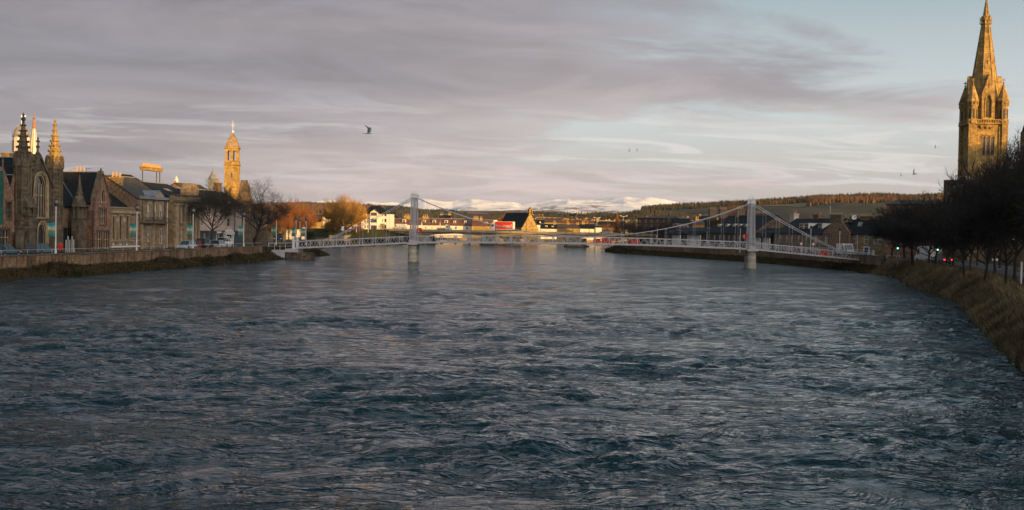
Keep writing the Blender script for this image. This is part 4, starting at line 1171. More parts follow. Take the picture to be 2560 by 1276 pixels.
# --- low classical hall
b = Bld('classical_hall', 'low buff hall with three tall narrow windows and two round plaques', 'hall', LF)
for pa, pb in ((281, 288), (298.5, 306), (315.5, 322.5)):
    b.win(pa, 541, pb, 600, style='plain', frame='trim', surround='trim')
    b.win(pa, 605.5, pb, 613, style='mullion', frame='white', surround=None)
x0, x1 = LF.x(276.5), LF.x(347); zt = LF.z(310, 521)
MB().wall([(x0, BZ0), (x1, BZ0), (x1, zt), (x0, zt)], b.h[0.], 0, .5).obj('wall', M['stone_buff'], b.root)
zc = LF.z(310, 530); b.bx(x0-.1, x1+.1, -.3, .0-.003, zc-.25, zc+.12, 'trim', 'cornice')
b.bx(x0, x1, -.12, -.004, LF.z(310, 602)-.12, LF.z(310, 602)+.05, 'trim', 'string_course')
b.bx(x0, x1, -.2, -.005, LF.z(310, 619), LF.z(310, 615), 'white', 'plinth_band')
b.bx(x0, x1, -.12, 9, zt, zt+.15, 'trim', 'parapet_coping'); b.bx(x0, x1, .52, 9, BZ0, zt-.02, 'stone_buff', 'side_walls')
for px in (293.5, 310.5):
    x, z = LF.p(px, 551.5); pl_ = MB().lathe([(.42, 0), (.42, .08), (.3, .1)], n=16).mesh('plaque', M['trim']); inst('plaque', pl_, b.root, (x, -.002, z), (R(90), 0, 0))
b.roof_x(x0+.1, x1-.2, 1.0, 9, zt-.4, LF.z(300, 485, 5), gables='rubble')

# --- villa with gable end and two chimneys
b = Bld('stone_villa', 'two storey Victorian stone villa with pediment and balcony, chimneys glowing in the sun', 'villa', LF)
for pa, pb, y0_, y1_ in ((368, 374.5, 510, 547), (386, 392, 510, 547), (398.5, 405.5, 509, 547), (368, 375, 571, 604), (399.5, 406, 573, 610)):
    b.win(pa, y0_, pb, y1_, style='sash', frame='white', surround='trim', blind=y0_ < 560)
x0, x1 = LF.x(350.5), LF.x(414); zt = LF.z(380, 499)
MB().wall([(x0, BZ0), (x1, BZ0), (x1, zt), (x0, zt)], b.h[0.], 0, .5).obj('wall', M['stone_buff'], b.root)
b.bx(x0, x1, .52, 11.5, BZ0, zt-.02, 'rubble', 'side_walls')
b.bx(x0-.2, x1+.15, -.42, .1, zt, zt+.45, 'lead', 'cornice')
x, z0 = LF.p(393, 488); z1 = LF.z(393, 480); wv = (LF.x(404)-LF.x(382))/2
MB().xz([(x-wv, zt+.45), (x+wv, zt+.45), (x+wv, zt+.6), (x, z1), (x-wv, zt+.6)], -.4, .1).obj('pediment', M['trim'], b.root)
b.roof_y(x-wv, x+wv, -.45, 3.5, zt+.6, z1+.02, m='lead')
zc = LF.z(380, 557); b.bx(x0, x1, -.9, -.004, zc-.12, zc+.12, 'trim_dark', 'balcony')
bal = MB()
for i in range(28): xx = x0+.1+(x1-x0-.2)*i/27; bal.box(xx-.02, xx+.02, -.86, -.82, zc+.12, zc+.75)
bal.box(x0, x1, -.88, -.8, zc+.75, zc+.82); bal.obj('balustrade', M['iron'], b.root)
for i in range(3):
    xx = x0+(x1-x0)*(.06+.44*i); b.bx(xx-.15, xx+.15, -.2, -.003, BZ0, zc-.13, 'trim', 'pilaster'); b.bx(xx-.12, xx+.12, -.14, -.003, zc+.13, zt-.01, 'trim_dark', 'pilaster')
dr = 6.0; zr = LF.z(330, 447, dr)
b.roof_x(x0, x1+1, .3, 11.7, zt-.1, zr, m='slate_brown', gables='rubble')
for (pa, pb, yt, yb_, dd, n) in ((283.5, 310.5, 441, 470, 10.3, 3), (337, 365, 449, 470, 4.3, 3)):
    xa, xb, z0, z1 = b.rect(pa, yt, pb, yb_, dd); w = min(1.9, xb-xa)
    b.chimney(x0+.5, dd, zr-3.2, LF.z(x0, 0) if False else z1, .9, 1.9, n, m='stone_gold', ph=.8, pr=.17)
sk = MB().box(x0+5.2, x0+6.3, 3.2, 3.3, 0, .1)

# --- slate roofed block between villa and parapet house
b = Bld('hipped_house', 'rough brown stone house with steep blue slate hipped roof right of the villa', 'house', LF)
x0, x1 = LF.x(414.5), LF.x(435.5); zt = LF.z(425, 500); dd = 1.2
b.win(412, 520, 416, 550, d=dd, style='sash', surround='trim'); b.win(412, 578, 416, 606, d=dd, style='sash', surround='trim')
MB().wall([(x0, BZ0), (x1, BZ0), (x1, zt), (x0, zt)], [h for h in b.h.get(dd, []) if min(p[0] for p in h) > x0+.1], dd, .5).obj('wall', M['rubble'], b.root)
b.bx(x0, x1, dd+.52, dd+12, BZ0, zt-.02, 'rubble', 'side_walls')
b.roof_x(x0-.1, x1+3, dd, dd+13, zt, LF.z(385, 446, dd+6.5), hip=(.5, 3.2), over=.35)
MB().tube((x1-.3, dd-.1, BZ0), (x1-.3, dd-.1, zt), .07).obj('downpipe', M['white'], b.root)
# tall flue stack carried on an iron frame
st = Bld('chimney_stack', 'long lit chimney stack with a row of pots raised on dark iron legs', 'chimney', LF)
d_ = 9.0; xa, xb, z0, z1 = st.rect(355, 418.5, 401, 428, d_); zb_ = LF.z(378, 452, d_)
MB().box(xa, xb, d_-.45, d_+.45, z0, z1).box(xa-.12, xb+.12, d_-.55, d_+.55, z1-.22, z1-.06).obj('stack', M['stone_gold'], st.root)
pm_ = MB().lathe([(.17, 0), (.14, .45), (.18, .48), (.18, .58)], n=8).mesh('chimney_pot', M['pot'])
for i in range(13): inst('chimney_pot', pm_, st.root, (xa+.35+(xb-xa-.7)*i/12, d_, z1))
for xx in (xa+.25, xb-1.6, xb-.25): MB().tube((xx, d_, zb_-1.5), (xx, d_, z0), .09, n=6).obj('leg', M['iron'], st.root)

# --- parapet house
b = Bld('parapet_house', 'brown classical stone building with heavy cornice and pedimented parapet block', 'building', LF)
b.win(452, 516, 457, 557, style='sash', surround='trim', blind=True); b.win(452, 573, 457, 601, style='sash', surround='trim', blind=True)
b.win(474, 516, 479, 557, style='sash', surround='trim'); 
x0, x1 = LF.x(436), LF.x(500); zt = LF.z(460, 490)
MB().wall([(x0, BZ0), (x1, BZ0), (x1, zt), (x0, zt)], b.h[0.], 0, .5).obj('wall', M['stone_buff'], b.root)
b.bx(x0, x1, .52, 11.5, BZ0, zt-.02, 'stone_buff', 'side_walls')
zc = LF.z(468, 506); b.bx(x0-.2, x1+.2, -.55, -.004, zc-.15, zc+.2, 'trim_dark', 'cornice'); b.bx(x0-.1, x1+.1, -.3, -.005, zc-.6, zc-.16, 'trim', 'frieze')
b.bx(x0-.05, x1+.05, -.2, .55, zt, zt+.18, 'trim_dark', 'parapet_coping')
for px in (441, 463, 487, 495): x = LF.x(px); b.bx(x-.4, x+.4, -.25, -.003, BZ0, zc-.61, 'trim', 'pilaster')
xa, xb, z0, z1 = b.rect(466, 459, 496, 490)
MB().xz([(xa, zt+.18), (xb, zt+.18), (xb, zt+1.2), (xa+(xb-xa)*.72, z1), (xa+(xb-xa)*.28, z1), (xa, zt+1.2)], -.1, 1.1).obj('pediment_block', M['stone_buff'], b.root)
zr = LF.z(430, 464, 6); b.roof_x(x0-.5, x1-.3, 1.2, 11, zt-.2, zr, gables='rubble')
xs_ = LF.x(435, 4, 470)
sk = MB().box(-.9, .9, -.5, .5, 0, .06); o = sk.obj('skylight', M['lead'], b.root, (x0+4.5, 3.2, zt-.2+(zr-zt+.2)*2.0/4.9+.26)); o.rotation_euler = (math.atan2(zr-zt+.2, 4.9), 0, 0)

# --- cream house with white doorcase (faces the viewer more squarely)
HF = Frame(500, 214, 603.5, 229)
b = Bld('harled_house', 'cream harled house with white pillared doorcase above a dark teal shopfront', 'house', HF)
for (pa, ya, pb, yb_) in ((503, 545, 509, 565), (505, 519, 512, 528), (567.5, 511, 576, 527), (567.5, 546, 576.5, 567), (536, 546, 542, 567)):
    b.win(pa, ya, pb, yb_, style='sash', surround=None, frame='white')
x0, x1 = 0, HF.L; ze = HF.z(560, 512); zg = HF.z(560, 577)
gx, gz = HF.p(572, 500)
outer = [(x0, zg), (x1, zg), (x1, ze), (gx+2.1, ze), (gx, gz+.0), (gx-2.1, ze), (x0, ze)]
MB().wall(outer, b.h[0.], 0, .4).obj('wall', M['render'], b.root)
b.h = {}
for (pa, ya, pb, yb_) in ((507, 583, 517, 604), (538, 584, 551, 604)): b.win(pa, ya, pb, yb_, style='mullion', surround=None, frame='white', key='shop')
MB().wall([(x0, BZ0), (x1, BZ0), (x1, zg-.02), (x0, zg-.02)], b.h['shop'], -.08, .4).obj('shopfront', M['teal_paint'], b.root)
b.bx(x0, x1, -.25, -.09, zg-.35, zg-.05, 'teal_paint', 'fascia')
sg = at; x, z = HF.p(545, 581); MB().box(x-.9, x+.9, -.28, -.26, z-.16, z+.16).obj('shop_sign', M['white'], b.root)
b.bx(x0, x1, .42, 9, BZ0, ze-.02, 'render', 'side_walls')
xa, xb, z0, z1 = b.rect(563, 583, 583.5, 608, -.5)
dc = MB().box(xa, xa+.35, -.6, -.1, BZ0, z1-.3).box(xb-.35, xb, -.6, -.1, BZ0, z1-.3).box(xa-.15, xb+.15, -.7, -.1, z1-.3, z1)
dc.xz([(xa-.25, z1), (xb+.25, z1), ((xa+xb)/2, z1+.85)], -.75, -.1); dc.obj('doorcase', M['white'], b.root)
dd_ = MB().box(xa+.36, xb-.36, -.3, -.22, BZ0, z1-1.0); 
for q in (0, 1):
    for r_ in (0, 1): dd_.box((xa+xb)/2-.55+q*.65, (xa+xb)/2-.05+q*.5, -.33, -.3, BZ0+.25+r_*1.0, BZ0+1.0+r_*1.0)
dd_.obj('door', M['white'], b.root); MB().box(xa+.4, xb-.4, -.28, -.24, z1-.95, z1-.35).obj('fanlight', M['glass'], b.root)
zr = HF.z(560, 481, 4.4)
b.roof_x(x0-.3, x1+.2, -.1, 9, ze, zr, gables='render', over=.3)
b.roof_y(gx-2.1, gx+2.1, -.25, 3.4, ze, gz, over=.15, name='dormer_roof')
b.chimney(x1-1.4, 4.4, zr-.5, HF.z(588, 461, 4.4), 1.5, .9, 3, m='trim_dark', ph=.5)
MB().tube((HF.x(586), -.08, BZ0), (HF.x(586), -.08, ze), .06).obj('downpipe', M['iron'], b.root)
# brown roof between
b = Bld('brown_roofed_house', 'house with long mossy brown roof tucked behind the bare street tree', 'house', LF)
x0, x1 = LF.x(500, 4), LF.x(560, 4); zt = LF.z(520, 500, 4)
b.bx(x0, x1, 4, 14, BZ0, zt, 'rubble', 'wall'); zr = LF.z(520, 467, 9); b.roof_x(x0, x1, 4, 14, zt, zr, m='slate_brown', gables='rubble')
x = LF.x(532, 9, 460); p_ = MB().box(x-.7, x+.7, 8.3, 9.7, zr-.5, zr+1.6); p_.obj('cupola', M['lead'], b.root); MB().lathe([(1.1, zr+1.6), (.5, zr+2.6), (.1, zr+3.4), (.02, zr+4.2)], x, 9, 8).obj('cupola_roof', M['lead'], b.root)

# --- bell tower
def corners(fr, px0, px1, py, d):
    return fr.x(px0, d, py), fr.x(px1, d, py)
TF = Frame(560.5, 250, 592.5, 250+.9)
TF.ang = R(7.0)-0.0; TF.c, TF.s = math.cos(TF.ang), math.sin(TF.ang)
b = Bld('bell_tower', 'sunlit golden sandstone bell tower with open belfry and pointed stone cap', 'bell tower', TF)
A = (TF.x(593)-TF.x(560.5)); zt = lambda py: TF.z(577, py)
b.win(575.5, 432, 580.5, 445, style='plain', frame='trim', surround=None)
MB().wall([(0, BZ0), (A, BZ0), (A, zt(413)), (0, zt(413))], b.h[0.], 0, A).obj('shaft', M['stone_gold'], b.root)
s_ = MB()
for x in (0, A): s_.box(x-.12, x+.12, -.1, .3, BZ0, zt(414)-.02)
s_.box(-.12, A+.12, A-.3, A+.12, BZ0, zt(414)-.02); s_.obj('corner_strip', M['stone_gold'], b.root)
c_ = MB(); c_.box(-.28, A+.28, -.28, A+.28, zt(414), zt(410)); c_.box(-.12, A+.12, -.12, A+.12, zt(410), zt(404)); c_.box(-.18, A+.18, -.18, A+.18, zt(404), zt(402)); c_.obj('cornice', M['stone_gold'], b.root)
z0, z1 = zt(402), zt(377)
for (x, y) in ((0, 0), (A-.5, 0), (0, A-.5), (A-.5, A-.5)): MB().box(x, x+.5, y, y+.5, z0, z1).obj('corner_pier', M['stone_gold'], b.root)
for (x, y) in ((A/2, .25), (A/2, A-.25), (.25, A/2), (A-.25, A/2)):
    MB().box(x-.28, x+.28, y-.2, y+.2, z0, z1).obj('belfry_column', M['stone_gold'], b.root)
MB().box(-.02, A+.02, -.02, A+.02, z1, zt(371)).box(-.25, A+.25, -.25, A+.25, zt(371), zt(368)).obj('entablature', M['stone_gold'], b.root)
prof = [(1.0, 0), (.93, .08), (.80, .28), (.62, .50), (.42, .70), (.20, .88), (.07, 1.0)]
zb_, zp = zt(368), zt(330)
MB().lathe([(r*(A/2+.22)*1.30, zb_+(zp-zb_)*t) for r, t in prof], A/2, A/2, 4, math.pi/4).obj('cap', M['stone_buff'], b.root)
f_ = MB().lathe([(.14, zp-.2), (.26, zp), (.28, zp+.25), (.12, zp+.4), (.05, zp+.5), (.04, zt(316))], A/2, A/2, 8)
z_ = zt(312); f_.box(A/2-.03, A/2+.03, A/2-.03, A/2+.03, zt(318), zt(300)); f_.box(A/2-.30, A/2+.30, A/2-.02, A/2+.03, z_-.04, z_+.04)
f_.path([(A/2+.3*math.cos(k*math.pi/6), A/2, z_+.3*math.sin(k*math.pi/6)) for k in range(13)], .015, 4); f_.obj('weather_cross', M['pole'], b.root)

# --- east church behind the bell tower
CF = Frame(604, 238, 665, 256)
b = Bld('east_church', 'dark stone church wing with steep stair turret right of the bell tower', 'church', CF)
b.win(611, 520, 616, 575, style='plain', arch=True, frame='trim', surround='trim_dark'); b.win(622, 520, 627, 575, style='plain', arch=True, frame='trim', surround='trim_dark')
g_, poly = px_gable_wall(b, [(604, 0), (604, 500), (613, 451), (619.5, 451), (632, 505), (632, 0)], 'stone_dark', th=.9)
b.h = {}
for px in (640, 652): b.win(px, 555, px+5, 590, d=1.2, style='plain', arch=True, frame='trim', surround='trim_dark')
x0, x1 = CF.x(630), CF.x(667); zw = CF.z(650, 548, 1.2)
MB().wall([(x0, BZ0), (x1, BZ0), (x1, zw), (x0, zw)], b.h[1.2], 1.2, 8).obj('aisle_wall', M['stone_dark'], b.root)
b.roof_x(CF.x(604), x1, 1.3, 13, zw, CF.z(640, 498, 7), gables='stone_dark')
MB().xz([(CF.x(655), BZ0), (CF.x(672), BZ0), (CF.x(655), BZ0+3.4)], -1.2, 1.1).obj('steps', M['trim_dark'], b.root)

# --- town steeple dome and spire far behind the left church
DF = Frame(36, 205, 80, 207)
b = Bld('domed_cupola', 'white louvred cupola with silver ribbed dome and weathervane behind the church pinnacles', 'cupola', DF)
xa, xb = DF.x(38), DF.x(79); xm = (xa+xb)/2; r_ = (xb-xa)/2
z0, z1, z2 = DF.z(58, 386), DF.z(58, 342), DF.z(58, 312)
b.bx(xm-r_*.8, xm+r_*.8, -r_*.8+1.4, r_*.8+1.4, BZ0, z0+.3, 'stone_buff', 'tower')
MB().lathe([(r_, z0), (r_, z1)], xm, 1.4, 12, math.pi/12).obj('drum', M['whitewall'], b.root)
lv = MB()
for q in range(12):
    a = 2*math.pi*q/12
    if q % 3 == 0:
        for k in range(9):
            z = z0+.6+(z1-z0-1)*k/9; c0, s0 = math.cos(a), math.sin(a); p = Vector((xm+r_*.99*c0, 1.4+r_*.99*s0, z)); tx = Vector((-s0, c0, 0))*.4
            lv.add([p-tx, p+tx, p+tx+Vector((c0*.12, s0*.12, -.14)), p-tx+Vector((c0*.12, s0*.12, -.14))], [(0, 1, 2, 3)])
lv.obj('louvres', M['iron'], b.root)
for k in range(14): pass
bd_ = MB()
for k in range(9):
    z = z0+(z1-z0)*(k+.5)/9; bd_.lathe([(r_+.02, z-.03), (r_+.05, z), (r_+.02, z+.03)], xm, 1.4, 12, math.pi/12)
bd_.obj('weatherboards', M['whitewall'], b.root)
MB().lathe([(r_*1.1, z1), (r_*1.1, z1+.2)], xm, 1.4, 24).obj('cornice', M['lead'], b.root)
M['silver'] = mat('aged_silver_dome', (.50, .44, .36), (.36, .32, .28), rough=.35, metal=.6)
MB().lathe([(r_*1.0*math.cos(t), z1+.2+(z2-z1-.2)*math.sin(t)) for t in np.linspace(0, math.pi/2-.05, 9)], xm, 1.4, 24).obj('dome', M['silver'], b.root, smooth=True)
rb_ = MB()
for q in range(12):
    a = 2*math.pi*q/12
    rb_.path([(xm+r_*1.01*math.cos(t)*math.cos(a), 1.4+r_*1.01*math.cos(t)*math.sin(a), z1+.2+(z2-z1-.2)*1.01*math.sin(t)) for t in np.linspace(0, 1.5, 7)], .05, 4)
rb_.obj('dome_rib', M['lead'], b.root)
v_ = MB().tube((xm, 1.4, z2), (xm, 1.4, DF.z(60, 288)), .07); zz = DF.z(60, 288); v_.box(xm-.1, xm+.75, 1.36, 1.44, zz-.12, zz+.1); v_.obj('weathervane', M['pole'], b.root)
b = Bld('slim_spire', 'slim pale tapering spire with red tip behind the church gable', 'spire', DF)
xm = DF.x(85, 3, 340); za = DF.z(85, 322, 3); zb2 = DF.z(85, 392, 3); rr = (DF.x(98, 3, 390)-DF.x(72, 3, 390))/2
MB().lathe([(rr, zb2), (.28, za)], xm, 3, 8, .2).obj('spire', M['whitewall'], b.root)
M['terracotta'] = mat('red_sandstone_tip', (.36, .18, .10), (.28, .13, .08))
MB().lathe([(.3, za), (.34, za+.1), (.3, za+.9), (.16, za+1.6), (.3, za+1.8), (.1, za+2.0), (.05, DF.z(85, 283, 3))], xm, 3, 8).obj('tip', M['terracotta'], b.root)
MB().box(xm-.8, xm+.8, 2.2, 3.8, BZ0, zb2).obj('tower', M['stone_buff'], b.root)
rbs = MB()
for q in range(8): a = .2+2*math.pi*q/8; rbs.tube((xm+rr*math.cos(a), 3+rr*math.sin(a), zb2), (xm+.28*math.cos(a), 3+.28*math.sin(a), za), .07, .04, 5)
rbs.obj('spire_rib', M['lead'], b.root)
# white obelisk-like turret over the roofs
OF = Frame(430, 262, 445, 262)
b = Bld('white_turret', 'small white pointed turret rising above the slate roofs', 'turret', OF)
xa, xb, z0, z1 = b.rect(432.5, 451, 442.5, 466); xm = (xa+xb)/2; w = (xb-xa)/2
MB().lathe([(w, BZ0), (w, z1), (w*.7, z1+.5), (w*.4, OF.z(437, 444)), (.03, OF.z(437, 439))], xm, 1, 8).obj('turret', M['whitewall'], b.root)
MB().box(xm-.12, xm+.12, 1-w-.03, 1-w+.02, z0+.5, z1-.2).obj('slit', M['iron'], b.root)
# ================================================================ RIGHT BANK
RF = Frame(1660, 352, 2056, 257)
def terrace(name, label, fr, pa, pb, ye, yr, dep, wm, rm, wins=(), style='sash', cat='house', gables=None, sur=None, hip=(0, 0), blind=False, d0=0., base=BZ0, group=None):
    """plain house: front wall between photo columns pa..pb, eaves at row ye, ridge at row yr"""
    b = Bld(name, label, cat, fr, group)
    pm = (pa+pb)/2; x0, x1 = fr.x(pa, d0), fr.x(pb, d0); ze = fr.z(pm, ye, d0); zr = fr.z(pm, yr, d0+dep/2)
    for w in wins: b.win(*w[:4], d=d0, style=(w[4] if len(w) > 4 else style), surround=sur, frame='white', blind=blind)
    MB().wall([(x0, base), (x1, base), (x1, ze), (x0, ze)], b.h.get(round(d0, 2), []), d0, .4).obj('wall', M[wm], b.root)
    MB().box(x0, x1, d0+.42, d0+dep, base, ze-.02).obj('side_walls', M[wm], b.root)
    b.roof_x(x0, x1, d0, d0+dep, ze, zr, m=rm, gables=gables or wm, hip=hip)
    b.X0, b.X1, b.ze, b.zr, b.ym = x0, x1, ze, zr, d0+dep/2
    return b
def dormer(b, px0, px1, yt, yb, d, m='white', rm='slate', style='sash'):
    x0, x1, z0, z1 = b.rect(px0, yt, px1, yb, d); w = x1-x0
    o = MB().box(x0-.12, x1+.12, d, d+2.2, z0-.15, z1+.15).obj('dormer', M[m], b.root)
    (fm, pm, fs, bl), k = window_meshes(w, z1-z0, style, False, M['white'])
    wo = inst('window', fm, o, ((x0+x1)/2, d-.02, z0)); inst('dormer_roof', MB().box(-w/2-.3, w/2+.3, -.3, 2.2, 0, .14).mesh('dormer_roof', M[rm]), o, ((x0+x1)/2, d, z1+.16))
    MB().box(-w/2+.06, w/2-.06, -.015, .0, .06, z1-z0-.06).obj('pane', M['glass'], o, ((x0+x1)/2, d-.004, z0))
    return o
b = terrace('bay_windowed_terrace', 'low dark terrace with white bay windows, farthest along the right bank', RF, 1662, 1762, 585, 571, 9, 'stone_dark', 'slate',
        wins=[(1668, 588, 1672, 603), (1708, 588, 1712, 603), (1756, 588, 1760, 603)])
for pa, pb in ((1680, 1700), (1718, 1750)):
    x0, x1 = RF.x(pa, -1), RF.x(pb, -1); zt = RF.z((pa+pb)/2, 586, -1); n = max(3, int((x1-x0)/1.1))
    b.h = {}
    for i in range(n):
        b.winx(x0+(x1-x0)*(i+.5)/n, BZ0+.9, (x1-x0)/n*.72, zt-BZ0-1.2, d=-1., surround=None, key='b')
    MB().wall([(x0, BZ0), (x1, BZ0), (x1, zt), (x0, zt)], b.h['b'], -1., .3).obj('bay', M['white'], b.root)
    b.bx(x0, x1, -.68, -.004, BZ0, zt-.01, 'stone_dark', 'bay_side')
    b.roof_x(x0, x1, -1.1, .9, zt, zt+.9, m='slate', hip=(.7, .7), name='bay_roof')
b = terrace('two_storey_terrace', 'dark two storey stone terrace with attic dormers left of the right bridge tower', RF, 1765, 1880, 583, 541, 13, 'stone_dark', 'slate',
        wins=[(1784, 588, 1788, 603), (1797, 588, 1801, 603), (1808, 588, 1812, 603), (1820, 589, 1824, 604), (1833, 589, 1837, 604), (1846, 590, 1850, 605), (1860, 590, 1864, 606), (1872, 590, 1876, 606)], blind=True)
for pa in (1794, 1814, 1831, 1845, 1860): dormer(b, pa, pa+5, 561, 573, 2.2)
for px in (1782, 1808, 1850): b.chimney(b.fr.x(px, 6.5, 540), 6.5, b.zr-.5, b.zr+1.9, 1.0, 2.2, 4, m='rubble')
b = terrace('cottage_row', 'low cottage row with pale bay windows just right of the right bridge tower', RF, 1884, 1934, 588, 572, 7, 'stone_dark', 'slate', wins=[(1904, 592, 1907, 607)])
for pa, pb in ((1887, 1900), (1909, 1924)):
    x0, x1 = RF.x(pa, -1), RF.x(pb, -1); zt = RF.z((pa+pb)/2, 592, -1); b.h = {}
    for i in range(3): b.winx(x0+(x1-x0)*(i+.5)/3, BZ0+.9, (x1-x0)/3*.75, zt-BZ0-1.2, d=-1., surround=None, key='b')
    MB().wall([(x0, BZ0), (x1, BZ0), (x1, zt), (x0, zt)], b.h['b'], -1., .3).obj('bay', M['white'], b.root)
    b.roof_x(x0, x1, -1.1, .9, zt, zt+.9, m='slate', hip=(.6, .6), name='bay_roof')
# brown gable behind the right tower
BF = Frame(1890, 305, 1932, 303)
b = Bld('brown_gabled_house', 'tall brown gable with chimneys at both shoulders behind the cottage row', 'house', BF)
_, pl = px_gable_wall(b, [(1890, 0), (1890, 560), (1905, 541), (1924, 541), (1934, 562), (1934, 0)], 'rubble', th=10)
for px in (1892, 1912): b.chimney(BF.x(px, 1, 540), 1.2, BF.z(px, 548, 1), BF.z(px, 534, 1), 2.0, .9, 4, m='trim_dark', ph=.6)
b = terrace('stone_terrace', 'long brown stone terrace with white dormers and five tall windows', RF, 1934, 2056, 584, 549, 11.5, 'stone_buff', 'slate',
        wins=[(1947, 587, 1953, 606), (1964, 587, 1969.5, 606), (1977, 588, 1981, 607), (1994, 589, 1998.5, 608), (2014, 590, 2018, 609), (2034, 585, 2045, 607, 'mullion')], blind=True)
for pa, pb in ((1999, 2008), (2012, 2021), (2047, 2055)): dormer(b, pa, pb, 559, 575, 1.6)
x = RF.x(1981, 7, 535); b.chimney(x, 7.5, b.zr-1.5, RF.z(1981, 534, 7), 2.2, 1.3, 6, m='render', ph=.8)
x = RF.x(2046, 6, 535); b.chimney(x, 6.0, b.zr-.5, RF.z(2046, 537, 6), 2.4, 1.3, 7, m='rubble', ph=.5)
# the big gable facing the viewer
GF = Frame(2056, 257, 2123, 252.5)
b = Bld('gable_end_house', 'broad brown stone gable end with one window and a wide chimney stack on top', 'house', GF)
b.win(2062, 587, 2071, 607, style='pane6', frame='white', surround='trim_dark')
_, pl = px_gable_wall(b, [(2056, 0), (2056, 583), (2082, 554), (2104, 554), (2123, 581), (2123, 0)], 'rubble', th=.5)
xa, xb = GF.x(2074), GF.x(2102); b.chimney((xa+xb)/2, .5, GF.z(2088, 556), GF.z(2088, 537), xb-xa, 1.0, 9, m='trim_dark', ph=.45)
b.bx(GF.x(2057), GF.x(2122), .55, 8, BZ0, GF.z(2088, 583), 'rubble', 'side_walls')
b.roof_y(GF.x(2056), GF.x(2123), .5, 9, GF.z(2056, 583), GF.z(2090, 556), m='slate')
WF = Frame(2123, 254, 2228, 250)
b = terrace('slate_roofed_wing', 'house wing with blue door and three white framed windows beside the broad gable', WF, 2123, 2228, 585, 549, 9, 'stone_buff', 'slate',
        wins=[(2130, 587, 2141.5, 609, 'pane6'), (2160, 588, 2171, 611, 'pane6'), (2184, 589, 2194, 611, 'pane6'), (2195, 589, 2204, 611, 'pane6')])
x0, x1, z0, z1 = b.rect(2161, 619, 2171, 641); M['blue'] = mat('blue_door_paint', (.02, .05, .12), rough=.4)
MB().box(x0, x1, -.08, -.003, BZ0, z1).obj('door', M['blue'], b.root)
MB().box(x0-.2, x0-.005, -.12, -.004, BZ0, z1+.2).box(x1+.005, x1+.2, -.12, -.004, BZ0, z1+.2).box(x0, x1, -.12, -.004, z1+.005, z1+.2).obj('door_frame', M['white'], b.root)
for pa, pb, n in ((2126, 2144, 5), (2151, 2180, 9), (2189, 2207, 5)):
    xa, xb = WF.x(pa, 4.5, 535), WF.x(pb, 4.5, 535); b.chimney((xa+xb)/2, 4.5, b.zr-.6, WF.z((pa+pb)/2, 541, 4.5), xb-xa, 1.0, n, m='trim_dark', ph=.55)
x, z = WF.p(2136, 544, 4); inst('satellite_dish', dsh.mesh('satellite_dish', M['pole']), b.root, (x, 3.8, z), (R(75), 0, R(10)))
sk = MB().box(-.45, .45, -.8, .8, 0, .07).obj('skylight', M['lead'], b.root, (WF.x(2149, 2, 555), 2.6, b.ze+(b.zr-b.ze)*2.6/4.5+.2)); sk.rotation_euler = (math.atan2(b.zr-b.ze, 4.5), 0, 0)
MB().tube((WF.x(2144, -.1), -.1, BZ0), (WF.x(2144, -.1), -.1, WF.z(2144, 583)), .06).obj('downpipe', M['white'], b.root)
# darker buildings behind the riverside trees
KF = Frame(2214, 232, 2352, 226)
b = terrace('red_brick_block', 'dark reddish block half hidden behind the bare trees at right', KF, 2214, 2352, 512, 503, 12, 'stone_pink', 'slate_brown',
        wins=[(2228+i*18, 528+j*30, 2234+i*18, 544+j*30) for i in range(7) for j in range(3)], cat='building')
KF2 = Frame(2356, 212, 2420, 209)
b = Bld('flat_roofed_block', 'dark flat roofed block with roof railing left of the tall steeple', 'building', KF2)
for i in range(4):
    b.win(2384+i*7, 462, 2389+i*7, 478, style='sash', surround=None)
    for j in range(1, 5): b.win(2362+i*13, 462+j*32, 2368+i*13, 480+j*32, style='sash', surround=None)
x0, x1 = KF2.x(2356), KF2.x(2420); zt = KF2.z(2380, 450)
MB().wall([(x0, BZ0), (x1, BZ0), (x1, zt), (x0, zt)], b.h[0.], 0, 10).obj('wall', M['stone_dark'], b.root)
rl = MB()
for i in range(9): rl.tube((x0+1.2+i*.45, .4, zt), (x0+1.2+i*.45, .4, zt+.6), .025)
rl.tube((x0+1.2, .4, zt+.6), (x0+4.9, .4, zt+.6), .03); rl.obj('roof_railing', M['pole'], b.root)

# ---- the steeple
SF = Frame(2427, 230, 2511, 230-1.)
SF.ang = R(-6); SF.c, SF.s = math.cos(SF.ang), math.sin(SF.ang)
b = Bld('stone_steeple', 'tall sandstone church steeple with octagonal spire and corner pinnacles, lit gold above the trees', 'steeple', SF)
A = SF.x(2510, 0, 340)-SF.x(2427, 0, 340); x0 = SF.x(2427, 0, 340); Z = lambda py, d=0: SF.z(2468, py, d); SG = 'stone_steeple'
XF = lambda px, py=330: SF.x(px, 0, py)
zpar = Z(301)
for pa, pb in ((2455.5, 2462.5), (2466, 2473.5), (2477, 2484.5)): b.win(pa, 342, pb, 388, style='plain', arch=True, frame='trim_dark', surround=SG)
b.win(2460, 420, 2480, 480, style='mullion', arch=True, frame='trim_dark', surround=SG)
MB().wall([(x0, BZ0), (x0+A, BZ0), (x0+A, Z(311)), (x0, Z(311))], b.h[0.], 0, A).obj('shaft', M[SG], b.root)
bt = MB()
for cx_, cy_ in ((x0, 0), (x0+A, 0), (x0, A), (x0+A, A)):
    for q in range(1):
        bt.box(cx_-.55, cx_+.55, cy_-.55, cy_+.55, BZ0, Z(311)-.02)
        bt.box(cx_-.75, cx_+.75, cy_-.75, cy_+.75, BZ0, Z(470)); bt.box(cx_-.62, cx_+.62, cy_-.62, cy_+.62, Z(399), Z(396))
for px in (2449,): pass
